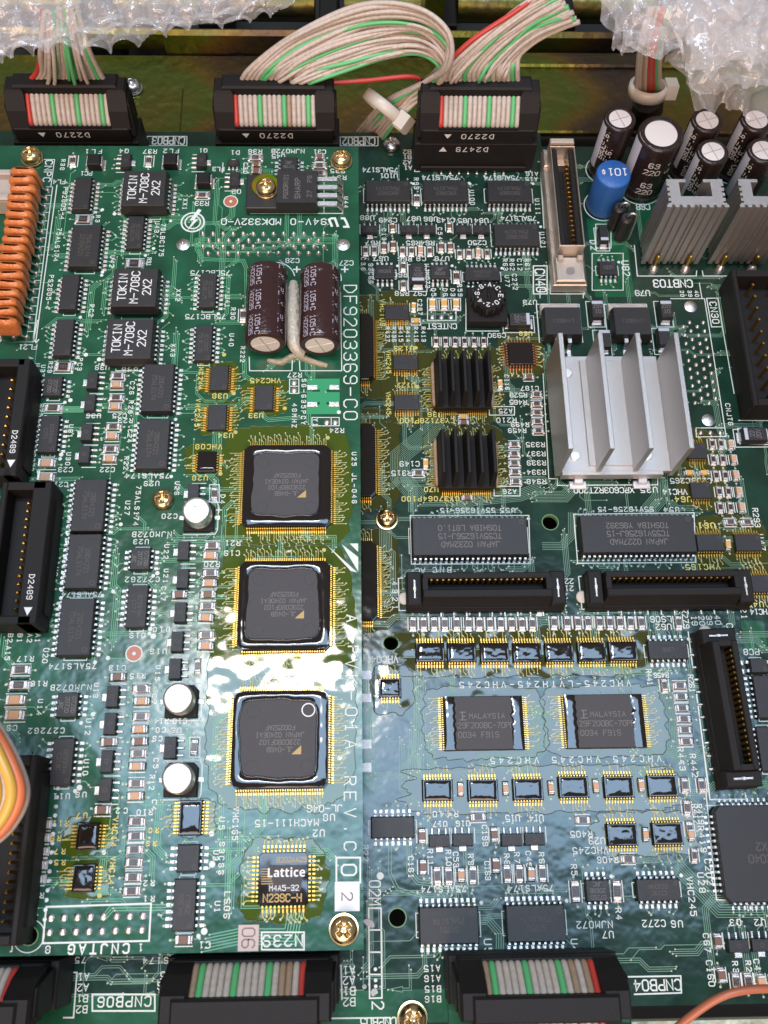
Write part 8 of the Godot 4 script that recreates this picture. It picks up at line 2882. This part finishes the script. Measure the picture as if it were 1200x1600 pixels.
	loose_wire(y, "wire", [Vector3(-13.00, 1.00, -22.76), Vector3(-2.22, 7.00, -10.48), Vector3(2.82, 8.00, -3.66), Vector3(4.96, 7.00, 2.21), Vector3(2.48, 5.00, 7.39), Vector3(-3.16, 3.00, 11.99), Vector3(-10.00, -1.00, 18.71)], 1.0, "wire_yellow")
	loose_wire(y, "wire", [Vector3(-11.42, 8.00, -21.30), Vector3(-0.89, 14.00, -9.48), Vector3(3.99, 15.00, -2.93), Vector3(6.04, 14.00, 2.70), Vector3(3.63, 12.00, 7.66), Vector3(-1.82, 10.00, 12.08), Vector3(-8.46, 6.00, 18.53)], 1.0, "wire_white")
	loose_wire(y, "wire", [Vector3(-13.99, 2.00, -22.56), Vector3(-3.18, 8.00, -10.35), Vector3(1.86, 9.00, -3.57), Vector3(3.99, 8.00, 2.27), Vector3(1.52, 6.00, 7.41), Vector3(-4.09, 4.00, 11.99), Vector3(-10.90, 0.00, 18.66)], 1.0, "wire_yellow")
	loose_wire(y, "wire", [Vector3(-12.34, 9.00, -21.11), Vector3(-1.78, 15.00, -9.35), Vector3(3.09, 16.00, -2.84), Vector3(5.13, 15.00, 2.76), Vector3(2.73, 13.00, 7.69), Vector3(-2.69, 11.00, 12.08), Vector3(-9.31, 7.00, 18.49)], 1.0, "wire_yellow")
	loose_wire(y, "wire", [Vector3(-13.59, 9.00, -21.12), Vector3(-2.96, 15.00, -9.36), Vector3(1.93, 16.00, -2.85), Vector3(3.98, 15.00, 2.74), Vector3(1.58, 13.00, 7.67), Vector3(-3.84, 11.00, 12.06), Vector3(-10.47, 7.00, 18.47)], 1.0, "wire_yellow")
	loose_wire(y, "wire", [Vector3(-15.43, 8.00, -21.35), Vector3(-4.68, 14.00, -9.52), Vector3(0.27, 15.00, -2.97), Vector3(2.34, 14.00, 2.65), Vector3(-0.08, 12.00, 7.61), Vector3(-5.52, 10.00, 12.03), Vector3(-12.19, 6.00, 18.47)], 1.0, "wire_yellow")
	var r := thing("loose_wire", "reddish brown wire arching over the near chassis edge", "wire", Vector3(71.30, 8.00, 26.83))
	loose_wire(r, "wire", [Vector3(-10.86, -6.00, 8.13), Vector3(-6.04, -2.00, 3.49), Vector3(-0.55, 1.00, -0.48), Vector3(4.76, 2.00, -2.11), Vector3(12.30, 1.00, -2.10), Vector3(22.22, -3.00, 0.16)], 0.85, "wire_brown")
	var r2 := thing("loose_wire", "tan wire running below the reddish brown one", "wire", Vector3(72.92, 2.00, 30.53))
	loose_wire(r2, "wire", [Vector3(-5.89, -10.00, 10.02), Vector3(-1.28, -6.00, 5.41), Vector3(4.23, -4.00, 3.48), Vector3(12.87, -4.00, 3.17), Vector3(21.36, -6.00, 5.23)], 0.8, "wire_dirty")
	var s1 := thing("bubble_wrap", "clear bubble wrap strip hanging over the plug above the orange filters", "bubble wrap", Vector3(-65.02, 40.00, -200.40))
	bubble_sheet(s1, "film", [Vector3(-101.19, 40.00, -221.84) - s1.position / MM, Vector3(-10.80, 44.00, -220.24) - s1.position / MM, Vector3(-16.80, 44.00, -195.97) - s1.position / MM, Vector3(-95.65, 40.00, -181.99) - s1.position / MM], 190, 60, 3.5, 3.0, 3)
	bubble_sheet(s1, "film", [Vector3(-95.56, 50.00, -209.50) - s1.position / MM, Vector3(-11.86, 52.00, -210.19) - s1.position / MM, Vector3(-20.55, 52.00, -188.20) - s1.position / MM, Vector3(-91.66, 48.00, -175.81) - s1.position / MM], 190, 60, 3.5, 3.5, 13)
	var s2 := thing("bubble_wrap", "crumpled heap of clear bubble wrap over the tall capacitors", "bubble wrap", Vector3(84.00, 40.00, -193.32))
	bubble_sheet(s2, "film", [Vector3(50.89, 46.00, -218.52) - s2.position / MM, Vector3(120.07, 46.00, -219.40) - s2.position / MM, Vector3(112.83, 46.00, -179.06) - s2.position / MM, Vector3(62.92, 44.00, -186.80) - s2.position / MM], 170, 90, 3.9, 5.0, 5)
	bubble_sheet(s2, "film", [Vector3(53.35, 56.00, -206.01) - s2.position / MM, Vector3(113.16, 56.00, -206.77) - s2.position / MM, Vector3(105.99, 56.00, -166.87) - s2.position / MM, Vector3(64.90, 54.00, -172.76) - s2.position / MM], 170, 90, 3.9, 6.0, 15)
	bubble_sheet(s2, "film", [Vector3(76.76, 36.00, -219.75) - s2.position / MM, Vector3(124.88, 36.00, -220.30) - s2.position / MM, Vector3(119.12, 30.00, -172.75) - s2.position / MM, Vector3(85.05, 30.00, -182.47) - s2.position / MM], 140, 110, 3.9, 5.0, 25)
	bubble_sheet(s2, "film", [Vector3(80.13, 46.00, -203.56) - s2.position / MM, Vector3(117.30, 46.00, -203.97) - s2.position / MM, Vector3(112.73, 42.00, -168.20) - s2.position / MM, Vector3(85.04, 40.00, -176.87) - s2.position / MM], 120, 100, 3.9, 6.0, 35)
	standoff(U, -84.87, -174.19)
	standoff(U, -4.24, -173.51)
	standoff(U, -44.43, -78.07)
	standoff(U, -3.56, 11.66)
